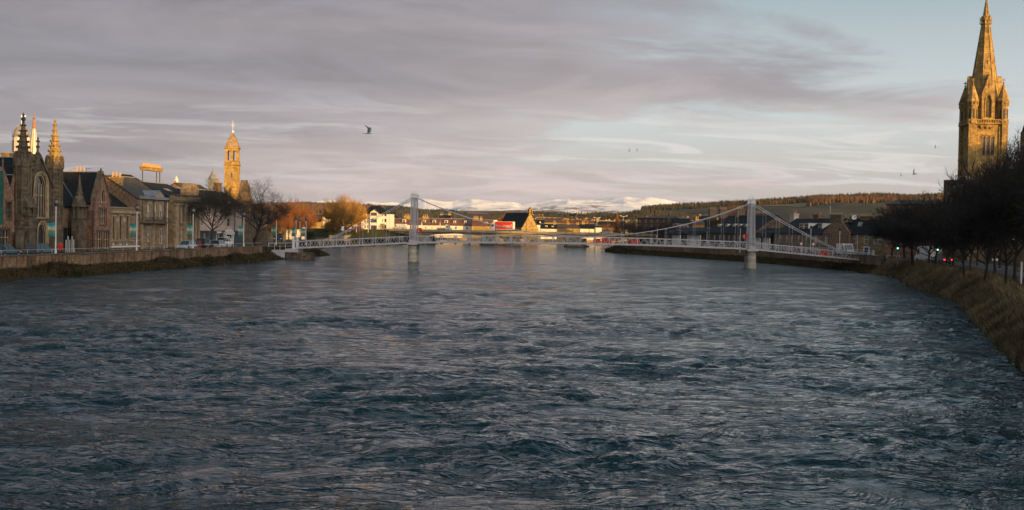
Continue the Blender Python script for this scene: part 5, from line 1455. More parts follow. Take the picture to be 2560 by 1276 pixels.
bt.box(x0+.56, x0+1.0, -.25, -.01, BZ0, Z(318)); bt.box(x0+A-1.0, x0+A-.56, -.25, -.01, BZ0, Z(318))
bt.obj('buttress', M[SG], b.root)
# parapet with quatrefoils and corbels
pr = MB(); pr.box(x0-.6, x0+A+.6, -.55, A+.55, Z(311), Z(308)); pr.box(x0-.6, x0+A+.6, -.55, A+.55, Z(301), Z(299))
n = 16
for i in range(n+1):
    xx = x0-.5+(A+1)*i/n
    pr.box(xx-.1, xx+.1, -.5, -.3, Z(308), Z(301)); pr.box(xx-.1, xx+.1, A+.3, A+.5, Z(308), Z(301))
    pr.box(x0-.5, x0-.3, -.4+(A+.8)*i/n-.1, -.4+(A+.8)*i/n+.1, Z(308), Z(301)); pr.box(x0+A+.3, x0+A+.5, -.4+(A+.8)*i/n-.1, -.4+(A+.8)*i/n+.1, Z(308), Z(301))
pr.box(x0-.28, x0+A+.28, -.25, A+.25, Z(308), Z(301))
for px in (2455, 2467, 2478): xx = XF(px, 317); pr.box(xx-.38, xx+.38, -.45, -.005, Z(319), Z(313)); pr.box(xx-.22, xx+.22, -.3, -.006, Z(322), Z(319))
pr.obj('parapet', M[SG], b.root)
# hood mould over the triple lancets
hm = MB()
for pa in (2459, 2469.7, 2480.7):
    xx = XF(pa, 345); zz = Z(345); hm.path([(xx+.45*math.cos(t), -.1, zz+.5*math.sin(t)) for t in np.linspace(0, math.pi, 8)], .09, 5)
hm.obj('hood_mould', M[SG], b.root)
# octagonal drum and corner pinnacles
cxm, cym = x0+A/2, A/2
zsp0, zsp1 = Z(243, A/2), SF.z(2468, -1, A/2)
MB().lathe([(A*.47, zpar), (A*.47, zsp0)], cxm, cym, 8, math.pi/8).obj('octagon', M[SG], b.root)
pinm = MB(); pr_ = A*.155; zc0, zc1 = Z(254), Z(207)
pinm.lathe([(pr_*1.15, Z(311)), (pr_*1.15, zpar-.2), (pr_, zpar), (pr_, zc0-.9), (pr_*1.15, zc0-.8), (pr_*1.15, zc0)], 0, 0, 8, math.pi/8)
con = MB().lathe([(pr_*1.28, zc0), (.06, zc1)], 0, 0, 8, math.pi/8); finial_cross(con, 0, 0, zc1-.1, 1.0, .12)
slotm = []
for (za, zb_, kr) in ((zpar+.3, zc0-1.5, 1.01), (zc0-.62, zc0-.25, 1.22)):
    h_ = pr_*.19; slotm.append(MB().add([(0, -h_, za), (0, h_, za), (0, h_, zb_), (0, -h_, zb_)], [(0, 1, 2, 3)]).mesh('slot', M['iron']))
pm1, pm2 = pinm.mesh('pinnacle', M[SG]), con.mesh('pinnacle_cone', M[SG])
for cx_, cy_ in ((x0+.25, .25), (x0+A-.25, .25), (x0+.25, A-.25), (x0+A-.25, A-.25)):
    o = inst('pinnacle', pm1, b.root, (cx_, cy_, 0)); inst('pinnacle_cone', pm2, o)
    for q in range(8):
        for sm_, kr in zip(slotm, (.935*1.02, .935*1.17)): inst('slot', sm_, o, (math.cos(q*math.pi/4)*pr_*kr, math.sin(q*math.pi/4)*pr_*kr, 0), (0, 0, q*math.pi/4))
# gabled lucarnes on the four faces
for q in range(4):
    a = q*math.pi/2; lw = A*.20; d_ = A*.52
    lc = MB(); zb0, ze_, zg_ = zpar, Z(236), Z(186)
    lc.wall([(-lw, zb0), (lw, zb0), (lw, ze_), (0, zg_), (-lw, ze_)], [[(-.45, zb0+.5), (.45, zb0+.5), (.45, ze_-1.2), (.3, ze_-.5), (0, ze_-.1), (-.3, ze_-.5), (-.45, ze_-1.2)], [(-.07, ze_+1.2), (.07, ze_+1.2), (.07, ze_+2.6), (-.07, ze_+2.6)]], -d_, A*.33, .4)
    lc.path([(-.62, -d_-.05, zb0+.5), (-.62, -d_-.05, ze_-1.1), (-.4, -d_-.05, ze_-.3), (0, -d_-.05, ze_+.15), (.4, -d_-.05, ze_-.3), (.62, -d_-.05, ze_-1.1), (.62, -d_-.05, zb0+.5)], .09, 5)
    o = lc.obj('lucarne', M[SG], b.root, (cxm, cym, 0), rot=(0, 0, a))
    lb_ = MB()
    for k in range(9): zz = zb0+.7+k*(ze_-zb0-1.6)/9; lb_.add([(-.44, -d_+.12, zz), (.44, -d_+.12, zz), (.44, -d_+.34, zz+.35), (-.44, -d_+.34, zz+.35)], [(0, 1, 2, 3)])
    lb_.obj('louvre', M['trim_dark'], o)
zco = SF.z(2467, 62, A/2); f = (zco-zsp0)/(zsp1-zsp0); rs0 = A*.45
MB().lathe([(rs0, zsp0-.1), (rs0*(1-f)+.05, zco), (.07, zsp1)], cxm, cym, 8, math.pi/8).obj('spire', M[SG], b.root)
sr = MB()
for q in range(8):
    a = math.pi/8+q*math.pi/4; sr.tube((cxm+rs0*math.cos(a), cym+rs0*math.sin(a), zsp0), (cxm+.1*math.cos(a), cym+.1*math.sin(a), zsp1), .10, .05, 5)
    a = q*math.pi/4; rr = (rs0*(1-.33))*.925; zz = zsp0+(zsp1-zsp0)*.33; tx = Vector((-math.sin(a), math.cos(a), 0))*.09; p0 = Vector((cxm+math.cos(a)*(rr+.03), cym+math.sin(a)*(rr+.03), zz))
sr.obj('spire_rib', M[SG], b.root)
sl = MB()
for q in range(8):
    a = q*math.pi/4
    for t in (.33,):
        r0 = (rs0*(1-t))*.924+.04; r1 = (rs0*(1-t-.035))*.924+.04; tx = Vector((-math.sin(a), math.cos(a), 0))*.1; e = Vector((math.cos(a), math.sin(a), 0)); c = Vector((cxm, cym, 0)); H = zsp1-zsp0
        sl.add([c+e*r0-tx+Vector((0, 0, zsp0+H*t)), c+e*r0+tx+Vector((0, 0, zsp0+H*t)), c+e*r1+tx+Vector((0, 0, zsp0+H*(t+.035))), c+e*r1-tx+Vector((0, 0, zsp0+H*(t+.035)))], [(0, 1, 2, 3)])
sl.obj('spire_slit', M['iron'], b.root)
cr_ = MB(); zc_a, zc_b = SF.z(2467, 61, A/2), SF.z(2467, 44, A/2); rc = rs0*(1-f)+.12
cr_.lathe([(rc*.95, zc_a-.2), (rc*1.25, zc_a), (rc*1.2, zc_a+.15), (rc*.9, zc_a+.2), (rc*.9, zc_b-.2)], cxm, cym, 8, math.pi/8)
for q in range(8):
    a = q*math.pi/4; e = Vector((math.cos(a), math.sin(a), 0))*(rc*1.12); tx = Vector((-math.sin(a), math.cos(a), 0))*(rc*.40); c = Vector((cxm, cym, 0))
    cr_.add([c+e-tx+Vector((0, 0, zc_a+.7)), c+e+tx+Vector((0, 0, zc_a+.7)), c+e*.95+Vector((0, 0, zc_b+.35)), c+Vector((0, 0, zc_b-.2))], [(0, 1, 2), (1, 3, 2), (3, 0, 2)])
    cr_.tube(c+e*1.05+tx*1.25+Vector((0, 0, zc_a)), c+e*1.05+tx*1.25+Vector((0, 0, zc_b)), .07, n=5)
cr_.obj('corona', M[SG], b.root)
# nave of that church, mostly behind the trees
NF = Frame(2500, 214, 2700, 206)
b = terrace('steeple_church', 'dark church nave beside the steeple, half hidden by bare trees', NF, 2512, 2720, 520, 440, 16, 'stone_dark', 'slate', wins=[(2530, 545, 2540, 600, 'mullion')], cat='church')
TF2 = Frame(2548, 150, 2590, 149)
b = Bld('corner_turret', 'dark corner turret with pointed roof cut off by the right edge', 'turret', TF2)
xa, xb = TF2.x(2550, 0, 380), TF2.x(2590, 0, 380)
MB().box(xa, xb, 0, 4, BZ0, TF2.z(2560, 330)).obj('wall', M['stone_dark'], b.root)
MB().lathe([((xb-xa)*.75, TF2.z(2560, 330)), (.05, TF2.z(2575, 250))], (xa+xb)/2, 2, 4, math.pi/4).obj('roof', M['slate'], b.root)

# ================================================================ FAR TOWN BEYOND THE ROAD BRIDGE
# raised approach on the left bank
pl_ = [(-150, 424), (-70, 424), (-60, 420), (-50, 425), (-41.5, 440), (-38.5, 452), (-38, 520), (-150, 530)]
mb = MB(); inner = [(-150, 432), (-72, 434), (-62, 431), (-54, 436), (-48, 448), (-45, 458), (-45, 520), (-150, 530)]
mb.add([(x, y, 1.6) for x, y in pl_]+[(x, y, 5.0) for x, y in inner], [(i, i+1, i+9, i+8) for i in range(7)]+[tuple(range(8, 16))])
tag(mb.obj('grass_embankment', M['turf']), kind='structure')
# white flats
FF = Frame(903, 473, 973, 472)
b = Bld('white_flats', 'white three storey block of flats with dark hipped roof beside the golden willow', 'block of flats', FF)
for r_, (ya, yb_) in enumerate(((534, 541), (547, 556), (563, 571))):
    for pa, pb in ((911, 914), (918, 920.5), (955.5, 957.5), (961, 966)): b.win(pa, ya, pb, yb_, style='plain', surround=None, frame='trim_dark')
x0, x1 = 0, FF.L; ze = FF.z(935, 533)
MB().wall([(x0, 4.8), (x1, 4.8), (x1, ze), (x0, ze)], b.h[0.], 0, .4).obj('wall', M['whitewall'], b.root)
b.bx(x0, x1, .42, 10, 4.8, ze-.02, 'whitewall', 'side_walls')
b.roof_x(x0, x1, 0, 10, ze, FF.z(930, 515, 5), hip=(3.2, 5.5), over=.5)
b.h = {}; d = -1.1
for ya, yb_ in ((532, 540), (548, 557), (564, 574)): b.win(927, ya, 942, yb_, d=d, style='mullion', surround=None, frame='trim_dark', key='c')
xa, xb = FF.x(925, d), FF.x(944, d); zc = FF.z(935, 531, d)
MB().wall([(xa, 4.8), (xb, 4.8), (xb, zc), ((xa+xb)/2, FF.z(934, 525, d)), (xa, zc)], b.h['c'], d, 1.0).obj('stair_bay', M['whitewall'], b.root)
b.roof_y(xa, xb, d-.2, 4.5, zc, FF.z(934, 525, d), over=.3)
def small(name, label, pa, pb, D, ye, yr, wm, rm, dep=8, wins=(), dorm=(), ch=(), D2=None, hip=(0, 0), cat='house', dm='white', group=None):
    fr = Frame(pa, D, pb, D2 or D); b = terrace(name, label, fr, pa, pb, ye, yr, dep, wm, rm, wins=wins, hip=hip, cat=cat, group=group)
    for p in dorm: dormer(b, p[0], p[1], p[2], p[3], 1.2, m=dm)
    for px, yt, w, n in ch: b.chimney(fr.x(px, dep/2, yt), dep/2, b.zr-1, fr.z(px, yt, dep/2), w, 1.1, n, m='stone_gold', ph=.8)
    return b
small('cream_cottage', 'long brown roofed cottage just right of the white flats', 974, 1052, 505, 562, 548, 'whitewall', 'tile_red', wins=[(980, 566, 984, 572), (1030, 566, 1034, 572)], dorm=[(976, 984, 550, 558), (1006, 1014, 550, 558)], ch=[(1019, 540, 3, 4)])
small('cream_terrace', 'cream walled terrace with pink dormers seen right of the left bridge tower', 1046, 1098, 520, 563, 547, 'whitewall', 'tile_red', wins=[(1062, 567, 1065, 573), (1078, 567, 1081, 573)], dorm=[(1055, 1063, 551, 559), (1082, 1089, 551, 560)], ch=[(1064, 541, 2.5, 3)])
small('cream_villa', 'cream walled house with brown roof and skylights behind the parked flatbed lorry', 1098, 1178, 530, 564, 548, 'whitewall', 'tile_red', wins=[(1137, 567, 1142, 573), (1165, 568, 1170, 574)], dorm=[(1112, 1119, 552, 560), (1134, 1139, 553, 561), (1161, 1166, 553, 561)])
small('dark_roofed_house', 'dark slate roof with small white gable behind the cream villa', 1099, 1126, 610, 548, 538, 'whitewall', 'slate', ch=[(1104, 536, 1.5, 2), (1124, 535, 1.5, 2)])
small('hipped_hall', 'wide hall with brown hipped roof and white eaves line', 1126, 1242, 640, 549, 534, 'whitewall', 'slate_brown', dep=20, hip=(9, 5), cat='hall')
small('slate_cottage', 'cottage with row of tall chimneys left of the red lorry', 1180, 1232, 525, 565, 551, 'stone_gold', 'tile_red', dorm=[(1213, 1219, 556, 566)], ch=[(1190, 545, 2.4, 4), (1203, 546, 1.2, 2)], wins=[(1222, 566, 1225, 572)])
# the lit church
th = R(-50); Pc = at(1303.5, 572, 515)
b = Bld('bellcote_church', 'sunlit stone church gable with bellcote and big slate roof beyond the road bridge', 'church', Frame(1303.5, 515, 1310, 515))
b.root.rotation_euler = (0, 0, th); b.root.location = (Pc.x, Pc.y, 0)
g = 9.6; zr = at(1324, 533.5, 518).z
MB().box(-16, 0, 0, g, BZ0, 6.8).obj('wall', M['stone_gold'], b.root)
gw = MB(); o_pts = [(0, BZ0), (g, BZ0), (g, 6.2), (g/2, zr+.2), (0, 6.2)]
hole = [(g/2-1.6, 5.2), (g/2+1.6, 5.2), (g/2+1.6, 7.2), (g/2+1.0, 8.6), (g/2, 9.3), (g/2-1.0, 8.6), (g/2-1.6, 7.2)]
gw.wall(o_pts, [hole], -.05, .6, .3); go = gw.obj('gable', M['stone_gold'], b.root, (0, 0, 0), rot=(0, 0, math.pi/2))
go.location = (.05, 0, 0)
tr = MB()
for q in (-.8, 0, .8): tr.box(g/2+q-.08, g/2+q+.08, .05, .15, 5.2, 8.5)
tr.path([(g/2-1.6, .05, 7.2), (g/2-1, .05, 8.6), (g/2, .05, 9.3), (g/2+1, .05, 8.6), (g/2+1.6, .05, 7.2)], .12, 5); tr.obj('tracery', M['trim'], b.root, rot=(0, 0, math.pi/2))
mb = MB().box(g/2-1.5, g/2+1.5, .22, .24, 5.2, 9.0).obj('pane', M['glass'], b.root, rot=(0, 0, math.pi/2))
b.roof_x(-16, -.3, 0, g, 6.3, zr, over=.4)
bc = MB(); zt_ = at(1324, 519, 518).z
bc.box(-.5, .5, g/2-.9, g/2-.5, zr-.5, zt_-1).box(-.5, .5, g/2+.5, g/2+.9, zr-.5, zt_-1).yz([(g/2-1.0, zt_-1), (g/2+1.0, zt_-1), (g/2, zt_)], -.6, .6).box(-.1, .1, g/2-.2, g/2+.2, zr+.4, zt_-1.1)
bc.obj('bellcote', M['stone_gold'], b.root)
small('white_gabled_house', 'white gabled house just right of the sunlit church', 1342, 1360, 560, 562, 550, 'whitewall', 'slate', wins=[(1349, 554, 1352, 558)])
small('pale_cottage', 'pale cottage with grey roof and two dormers beyond the bridge parapet', 1352, 1392, 540, 572, 561, 'whitewall', 'slate', dorm=[(1364, 1368, 565, 571), (1380, 1384, 566, 571)], ch=[(1386, 556, 1.2, 2)])
small('ridge_terrace', 'long brown roof with a line of pale chimneys behind the pale cottage', 1340, 1402, 680, 556, 545, 'stone_gold', 'slate_brown', ch=[(1343, 543, 1.5, 0), (1352, 543, 1.5, 0), (1361, 543, 1.5, 0), (1374, 544, 1.5, 0), (1386, 544, 1.5, 0)])
small('brown_terrace', 'low brown terrace right of the pale cottage', 1392, 1450, 560, 571, 561, 'stone_gold', 'slate_brown', ch=[(1420, 558, 1.3, 2), (1444, 559, 1.6, 2)])
small('slate_bungalow', 'long dark slate bungalow roof left of the silver car', 1450, 1492, 540, 572, 561, 'whitewall', 'slate', ch=[(1458, 556, 1.5, 2)])
small('white_gable', 'small white gable wall behind the silver car', 1489, 1504, 500, 569, 565, 'whitewall', 'slate')
# lit houses left of the willow
small('gold_stone_house', 'golden stone house with three tall chimneys left of the golden willow', 778, 802, 480, 554, 537, 'stone_gold', 'slate', ch=[(783, 541, 3.0, 4)])
HF2 = Frame(800, 486, 817, 485); b = Bld('yellow_gable_house', 'small sunlit gable end beside the golden stone house', 'house', HF2)
b.win(806, 548, 809, 553, style='plain', surround=None); px_gable_wall(b, [(800, 0), (800, 547), (808, 537), (817, 548), (817, 0)], 'whitewall', th=6)
b.roof_y(HF2.x(800), HF2.x(817), .1, 6, HF2.z(800, 547), HF2.z(808, 537))
small('shaded_villa', 'shaded grey villa between the orange trees and the willow', 818, 846, 440, 575, 566, 'stone_buff', 'lead', dep=7)
# lit shop buildings between the trees beyond the east church
small('street_shop', 'small shop with lit upper wall glimpsed under the bare tree', 664, 700, 300, 560, 545, 'stone_gold', 'slate', wins=[(672, 566, 676, 578), (684, 566, 688, 578)], cat='shop')
small('street_tenement', 'pale tenement seen between the trunks of the orange trees', 698, 752, 345, 572, 556, 'whitewall', 'slate', wins=[(706, 577, 710, 588), (722, 577, 726, 588), (738, 577, 742, 588)], cat='tenement')
# red brick block at the right end of the road bridge
small('brick_office', 'red brick office with flat eaves and one sunlit side, right end of the road bridge', 1594, 1668, 440, 546, 540, 'tile_red', 'slate_brown', dep=14, hip=(5, 5), wins=[(1597+i*15, 550+j*12, 1602+i*15, 556+j*12) for i in range(5) for j in range(2)], cat='office', D2=428)
small('orange_lit_house', 'low house catching orange light above the cable of the footbridge', 1731, 1761, 372, 561, 553, 'stone_gold', 'slate_brown', ch=[(1743, 548, 1.2, 2)])
small('grey_gabled_house', 'grey house with pale eaves behind the bare tree left of the cable', 1681, 1725, 400, 558, 547, 'render', 'slate', wins=[(1688, 560, 1691, 566)])
small('chimneyed_house', 'dark house with two sunlit chimneys behind the two storey terrace', 1764, 1815, 392, 562, 552, 'rubble', 'slate', ch=[(1782, 544, 1.2, 2), (1808, 545, 1.2, 2)])
# waterside buildings seen under the road bridge
small('white_boathouse', 'long low white building by the water seen beneath the road bridge', 1352, 1470, 606, 588, 584.5, 'whitewall', 'white', dep=8, wins=[(1362+i*11, 591, 1368+i*11, 595, 'plain') for i in range(9)], cat='boathouse')
small('cream_shed', 'cream shed by the far water seen beneath the left half of the road bridge', 1120, 1200, 608, 588, 585, 'whitewall', 'slate_brown', dep=8, cat='shed')
qw = thing('far_quay', 'sunlit stone quay wall at the water beneath the road bridge', 'wall', (12, 601, 0))
for i in range(30): MB().box(-45+i*3.03, -45+i*3.03+2.97, -.4, .4, -.4, 1.95).obj('quay_block', M['stone_gold'], qw)
# scattered houses up the far slopes
rs = random.Random(21)
wordsW = ['white', 'cream', 'grey', 'buff']; spots = []
proto = {}
for k, (wm, rm) in enumerate((('whitewall', 'slate'), ('whitewall', 'slate_brown'), ('render', 'slate'), ('stone_gold', 'slate'))):
    t = thing('far_house', 'far house', 'house', (0, 0, -900))
    b_ = Bld.__new__(Bld); b_.root = t; b_.h = {}; b_.fr = None
    MB().box(-5, 5, -3.5, 3.5, 0, 3.6).obj('wall', M[wm], t); Bld.roof_x(b_, -5, 5, -3.5, 3.5, 3.6, 6.4, m=rm, gables=wm)
    MB().box(-4.6, -3.7, -.5, .5, 5.8, 7.4).obj('chimney', M['stone_gold'], t); MB().box(3.7, 4.6, -.5, .5, 5.8, 7.4).obj('chimney', M['stone_gold'], t)
    for x in (-2.8, 0, 2.8): MB().box(x-.5, x+.5, -3.56, -3.51, 1.1, 2.6).obj('window', M['glass'], t)
    proto[k] = t
first = dict(proto)
far = [(1012, 556, 760), (1030, 559, 640), (1152, 553, 900), (1205, 552, 930), (1244, 556, 700), (1262, 552, 1000), (1358, 548, 1100), (1374, 551, 820), (1396, 553, 760), (1412, 556, 700), (1428, 553, 860), (1441, 557, 650), (1455, 551, 1000), (1466, 555, 760),
       (1481, 552, 900), (1500, 556, 720), (1515, 559, 620), (1528, 556, 760), (1546, 559, 640), (1560, 555, 820), (1575, 557, 700), (1587, 561, 560), (758, 552, 700), (772, 556, 560), (832, 556, 800), (880, 555, 820), (1640, 552, 700), (1662, 553, 640), (1705, 548, 760), (1722, 552, 560), (1770, 545, 700),
       (1345, 541, 1750), (1440, 537, 1900), (1453, 538, 1850), (1337, 541, 1800), (2118, 522, 2150), (2124, 522, 2140), (2130, 522, 2150), (2146, 522, 2120), (2170, 526, 2000), (2178, 526, 2010)]
wd = ['white slate-roofed', 'white brown-roofed', 'pinkish grey', 'golden stone']
where = ['behind the left end of the cream cottage roof', 'between the cream cottage and the left bridge tower', 'over the cream villa ridge', 'above the middle of the wide hipped hall', 'between the hipped hall and the church roof',
 'high above the left end of the church slates', 'just right of the church bellcote, highest there', 'above the left part of the long ridge terrace', 'at the right end of the ridge terrace', 'above the left end of the brown terrace', 'over the middle of the brown terrace', 'at the right end of the brown terrace',
 'highest above the left end of the slate bungalow', 'over the middle of the slate bungalow', 'above the right end of the slate bungalow', 'right above the silver car', 'right of the silver car, low by the parapet', 'left of the orange conifer', 'directly behind the orange conifer', 'just right of the orange conifer',
 'left of the red brick office, upper one', 'left of the red brick office, low beside its corner', 'right behind the orange trees', 'left of the golden stone house chimneys', 'behind the left side of the golden willow', 'behind the right side of the golden willow', 'above the middle of the brick office roof', 'above the right end of the brick office',
 'behind the grey gabled house', 'just right of the grey gabled house', 'above the left end of the two storey terrace']
for i, (px, py, D) in enumerate(far):
    k = rs.choice((0, 0, 1, 1, 2, 3)) if py > 530 else 0
    p = at(px, py, D); lab = '%s house %s' % (wd[k], where[i]) if i < len(where) else ''
    if D > 1700: lab = 'tiny white distant house, %s' % ({1345: 'above the church bellcote', 1440: 'left one of the pair above the brown terrace', 1453: 'right one of the pair above the brown terrace', 1337: 'just left above the church', 2118: 'leftmost of the white farm group on the forest ridge', 2124: 'middle one of the white farm group on the forest ridge', 2130: 'rightmost of the white farm group on the forest ridge', 2146: 'standing alone with pointed gable right of the farm group', 2170: 'left of the low pair below the larch wood', 2178: 'right of the low pair below the larch wood'}[px])
    c = first.pop(k, None)
    rz = rs.uniform(-.5, .5); s_ = rs.uniform(.8, 1.25) if D < 1700 else 1.6
    if c is None: c = copy_tree(proto[k])
    c.location = (p.x, p.y, p.z-5.5*s_); c.rotation_euler = (0, 0, rz); c.scale = (s_,)*3; c['label'] = lab; c['group'] = 'houses scattered over the far town'
for k, c in first.items():
    for ch in list(c.children_recursive): bpy.data.objects.remove(ch)
    bpy.data.objects.remove(c)
# ================================================================ TREES
def tree_meshes(seed, H, spread=.42, trunk=.28, limbs=7, kids=(5, 5, 5, 4), up=.25, r0=.24, twig=.018, ratio=.62, droop=0., wob=.22, lens=None, shoots=False):
    rs = random.Random(seed); T = MB(); Cr = MB()
    def seg(mb, p, q, a, b, n): mb.tube(p, q, a, b, n, cap=False)
    def rnd(): return Vector((rs.uniform(-1, 1), rs.uniform(-1, 1), rs.uniform(-1, 1)))
    def grow(p, d, L, r, lv):
        mb = T if lv <= 1 else Cr; n = (7, 6, 4, 3, 3, 3)[min(lv, 5)]; segs = 4 if lv < 2 else (3 if lv < 3 else 2)
        pts = [(p, r)]; dd = d.copy()
        for i in range(segs):
            dd = (dd+rnd()*wob*(.6 if lv == 0 else 1)+Vector((0, 0, up*(1 if lv < 4 else .5)-droop*lv*.1))*.5).normalized()
            p = p+dd*(L/segs); rr = r*(1-(i+1)/segs*(.55 if lv < 4 else .7)); seg(mb, pts[-1][0], p, pts[-1][1], rr, n); pts.append((p, rr))
        if lv >= len(kids)+1: return
        k = limbs if lv == 0 else kids[lv-1]
        for j in range(k):
            t = (.45+.55*(j+rs.random())/k) if lv > 0 else (.62+.38*(j+.5)/k)
            f = t*segs; i0 = min(int(f), segs-1); u = f-i0
            q = pts[i0][0]*(1-u)+pts[i0+1][0]*u; rr = pts[i0][1]*(1-u)+pts[i0+1][1]*u
            a = 2.4*j+rs.uniform(-.5, .5); side = Vector((math.cos(a), math.sin(a), 0))
            if lv > 0:
                side = side-dd*side.dot(dd); side.normalize()
            an = spread*rs.uniform(.75, 1.3)*(1.35 if lv == 0 else 1.15)
            if shoots and lv >= 2: an *= .5
            nd = (dd*math.cos(an*1.3)+side*math.sin(an*1.3)).normalized()
            if lv == 0: nd = (Vector((0, 0, 1))*math.cos(an*1.7)+side*math.sin(an*1.7)).normalized()
            l2 = (H*(1-trunk)*.48 if lv == 0 else L*ratio)*rs.uniform(.75, 1.15)
            grow(q, nd, l2, max(rr*.62, twig*.6) if lv < len(kids) else twig, lv+1)
        grow(pts[-1][0], dd, (H*(1-trunk)*.5 if lv == 0 else L*ratio), max(pts[-1][1]*.9, twig*.6), lv+1)
    grow(Vector((0, 0, -.15)), Vector((0, 0, 1)), H*trunk*1.5, r0, 0)
    return T, Cr
_tv = {}
def tree_variant(key, mt, mc, **kw):
    k = str(sorted(kw.items()))
    if k not in _tv:
        T, Cr = tree_meshes(**kw)
        _tv[k] = (T.mesh('trunk', M[mt]), Cr.mesh('crown', M[mc]), max(v[2] for v in Cr.v))
    return _tv[k]+(mt, mc)
def leafy(name, mesh, t, m):
    o = inst(name, mesh, t); o.material_slots[0].link = 'OBJECT'; o.material_slots[0].material = M[m]
    return o
def tree(name, label, var, px, D, ztop_px=None, base=2.0, rz=0., wide=1., group=None, cat='tree', h=None, pyg=600):
    tm, cm, h0, mt_, mc_ = var
    p = at(px, pyg, D); zt = at(px, ztop_px, D).z if ztop_px else base+h
    s = (zt-base)/h0
    t = thing(name, label, cat, (p.x, p.y, base), rz, group); t.scale = (s*wide, s*wide, s)
    leafy('trunk', tm, t, mt_); leafy('crown', cm, t, mc_)
    return t
V1 = dict(seed=4, H=13, spread=.42, limbs=8, kids=(6, 5, 5, 4), r0=.32, twig=.015, up=.22)
V2 = dict(seed=9, H=13, spread=.46, limbs=8, kids=(5, 5, 5, 4), r0=.36, twig=.016, up=.17, wob=.26)
V3 = dict(seed=15, H=13, spread=.44, limbs=8, kids=(5, 5, 5, 4), r0=.28, twig=.024, up=.18, trunk=.22)
V4 = dict(seed=23, H=14, spread=.46, limbs=8, kids=(6, 5, 5, 4), r0=.34, twig=.026, up=.16, trunk=.24)
V5 = dict(seed=31, H=14, spread=.42, limbs=8, kids=(5, 6, 5, 4), r0=.32, twig=.026, up=.2, trunk=.22)
VW = dict(seed=41, H=17, spread=.42, limbs=15, kids=(8, 7, 6), r0=.7, twig=.035, up=.30, trunk=.10, wob=.09, ratio=.66, shoots=True)
tree('street_tree', 'bare upright street tree standing before the parapet house and cream house', tree_variant('a', 'bark', 'bark', **V1), 528, 205, 428, rz=1.2, wide=.95)
tree('street_tree', 'spreading bare street tree right of the bell tower', tree_variant('b', 'bark', 'bark', **V2), 640, 222, 437, rz=.4, wide=1.12)
ov = [tree_variant('c', 'twig_brown', 'twig_orange', **V3), tree_variant('d', 'twig_brown', 'twig_orange', **V4)]
for i, (px, D, top, w, lab) in enumerate(((706, 292, 512, .8, 'russet tree at the left end of the orange roadside group'), (722, 318, 500, .85, 'russet tree second in the orange roadside group'), (738, 300, 486, .9, 'tallest russet tree in the middle of the orange roadside group'),
                                      (752, 335, 500, .9, 'russet tree behind the tallest of the orange roadside group'), (764, 310, 512, .8, 'russet tree at the right end of the orange roadside group'), (684, 275, 540, .7, 'small dim russet tree left of the orange roadside group'))):
    tree('roadside_tree', lab, ov[i % 2], px, D, top, rz=i*1.3, wide=w, group='orange roadside trees')
tree('golden_willow', 'big golden willow with upright shoots left of the white flats', tree_variant('w', 'twig_brown', 'twig_gold', **VW), 862, 418, 478, base=3.5, wide=1.25)
for i, (px, D, top, lab) in enumerate(((835, 424, 540, 'low golden willow bush at the left foot of the big willow'), (818, 430, 555, 'russet bush between the shaded villa and the willow'), (893, 428, 556, 'dark bush between the willow and the white flats'))):
    tree('bush', lab, (tree_variant('w', 'twig_brown', 'twig_gold', **VW), ov[0], ov[1])[i], px, D, top, base=3.2, rz=i, wide=1.3, cat='bush')
# trees on the far right of the road bridge and above the terraces
dv = [tree_variant('e', 'bark', 'bark', **V3), tree_variant('f', 'bark', 'twig_brown', **V4)]
for i, (px, D, top, w, k, lab) in enumerate(((1568, 372, 540, 1.0, 0, 'bare dark tree at the right end of the road bridge'), (1592, 380, 545, .9, 0, 'bare dark tree in front of the red brick office'), (1686, 372, 532, 1.1, 0, 'bare dark tree before the grey gabled house'),
        (1757, 385, 529, 1.0, 0, 'bare dark tree above the middle of the bridge cable'), (1822, 360, 505, 1.1, 1, 'big brown tree left of the right bridge tower'), (1846, 372, 494, 1.1, 1, 'tallest brown tree directly left of the right bridge tower'), (1868, 350, 500, .9, 1, 'brown tree partly behind the right bridge tower'),
        (1640, 400, 548, 1.2, 0, 'dark spreading tree over the right part of the brick office'), (1927, 340, 545, .9, 1, 'russet tree behind the brown gabled house'), (2012, 330, 531, 1.0, 2, 'small orange crowned tree between the terrace chimneys'))):
    tree('bare_tree', lab, (dv+[ov[0]])[k], px, D, top, rz=i*.9, wide=w, group='bare trees on the right bank beyond the footbridge')
gv = ov
for i, (px, D, top, k, lab) in enumerate(((1410, 620, 541, 1, 'brown tree behind the ridge terrace, leftmost of the far town trees'), (1432, 640, 545, 0, 'brown tree second of the far town trees'), (1455, 600, 541, 1, 'brown tree above the slate bungalow left end'), (1478, 640, 546, 0, 'brown tree above the slate bungalow right end'),
        (1272, 700, 523, 1, 'brown tree behind the slates of the church'), (1008, 620, 542, 0, 'russet tree between the flats and the left bridge tower'), (1068, 560, 540, 0, 'golden lit tree behind the cream terrace'), (1232, 660, 538, 1, 'russet tree between hall and church'), (1520, 560, 556, 0, 'low russet tree left of the orange conifer'))):
    tree('far_tree', lab, gv[k], px, D, top, rz=i, wide=1.1, group='bare trees among the far town')
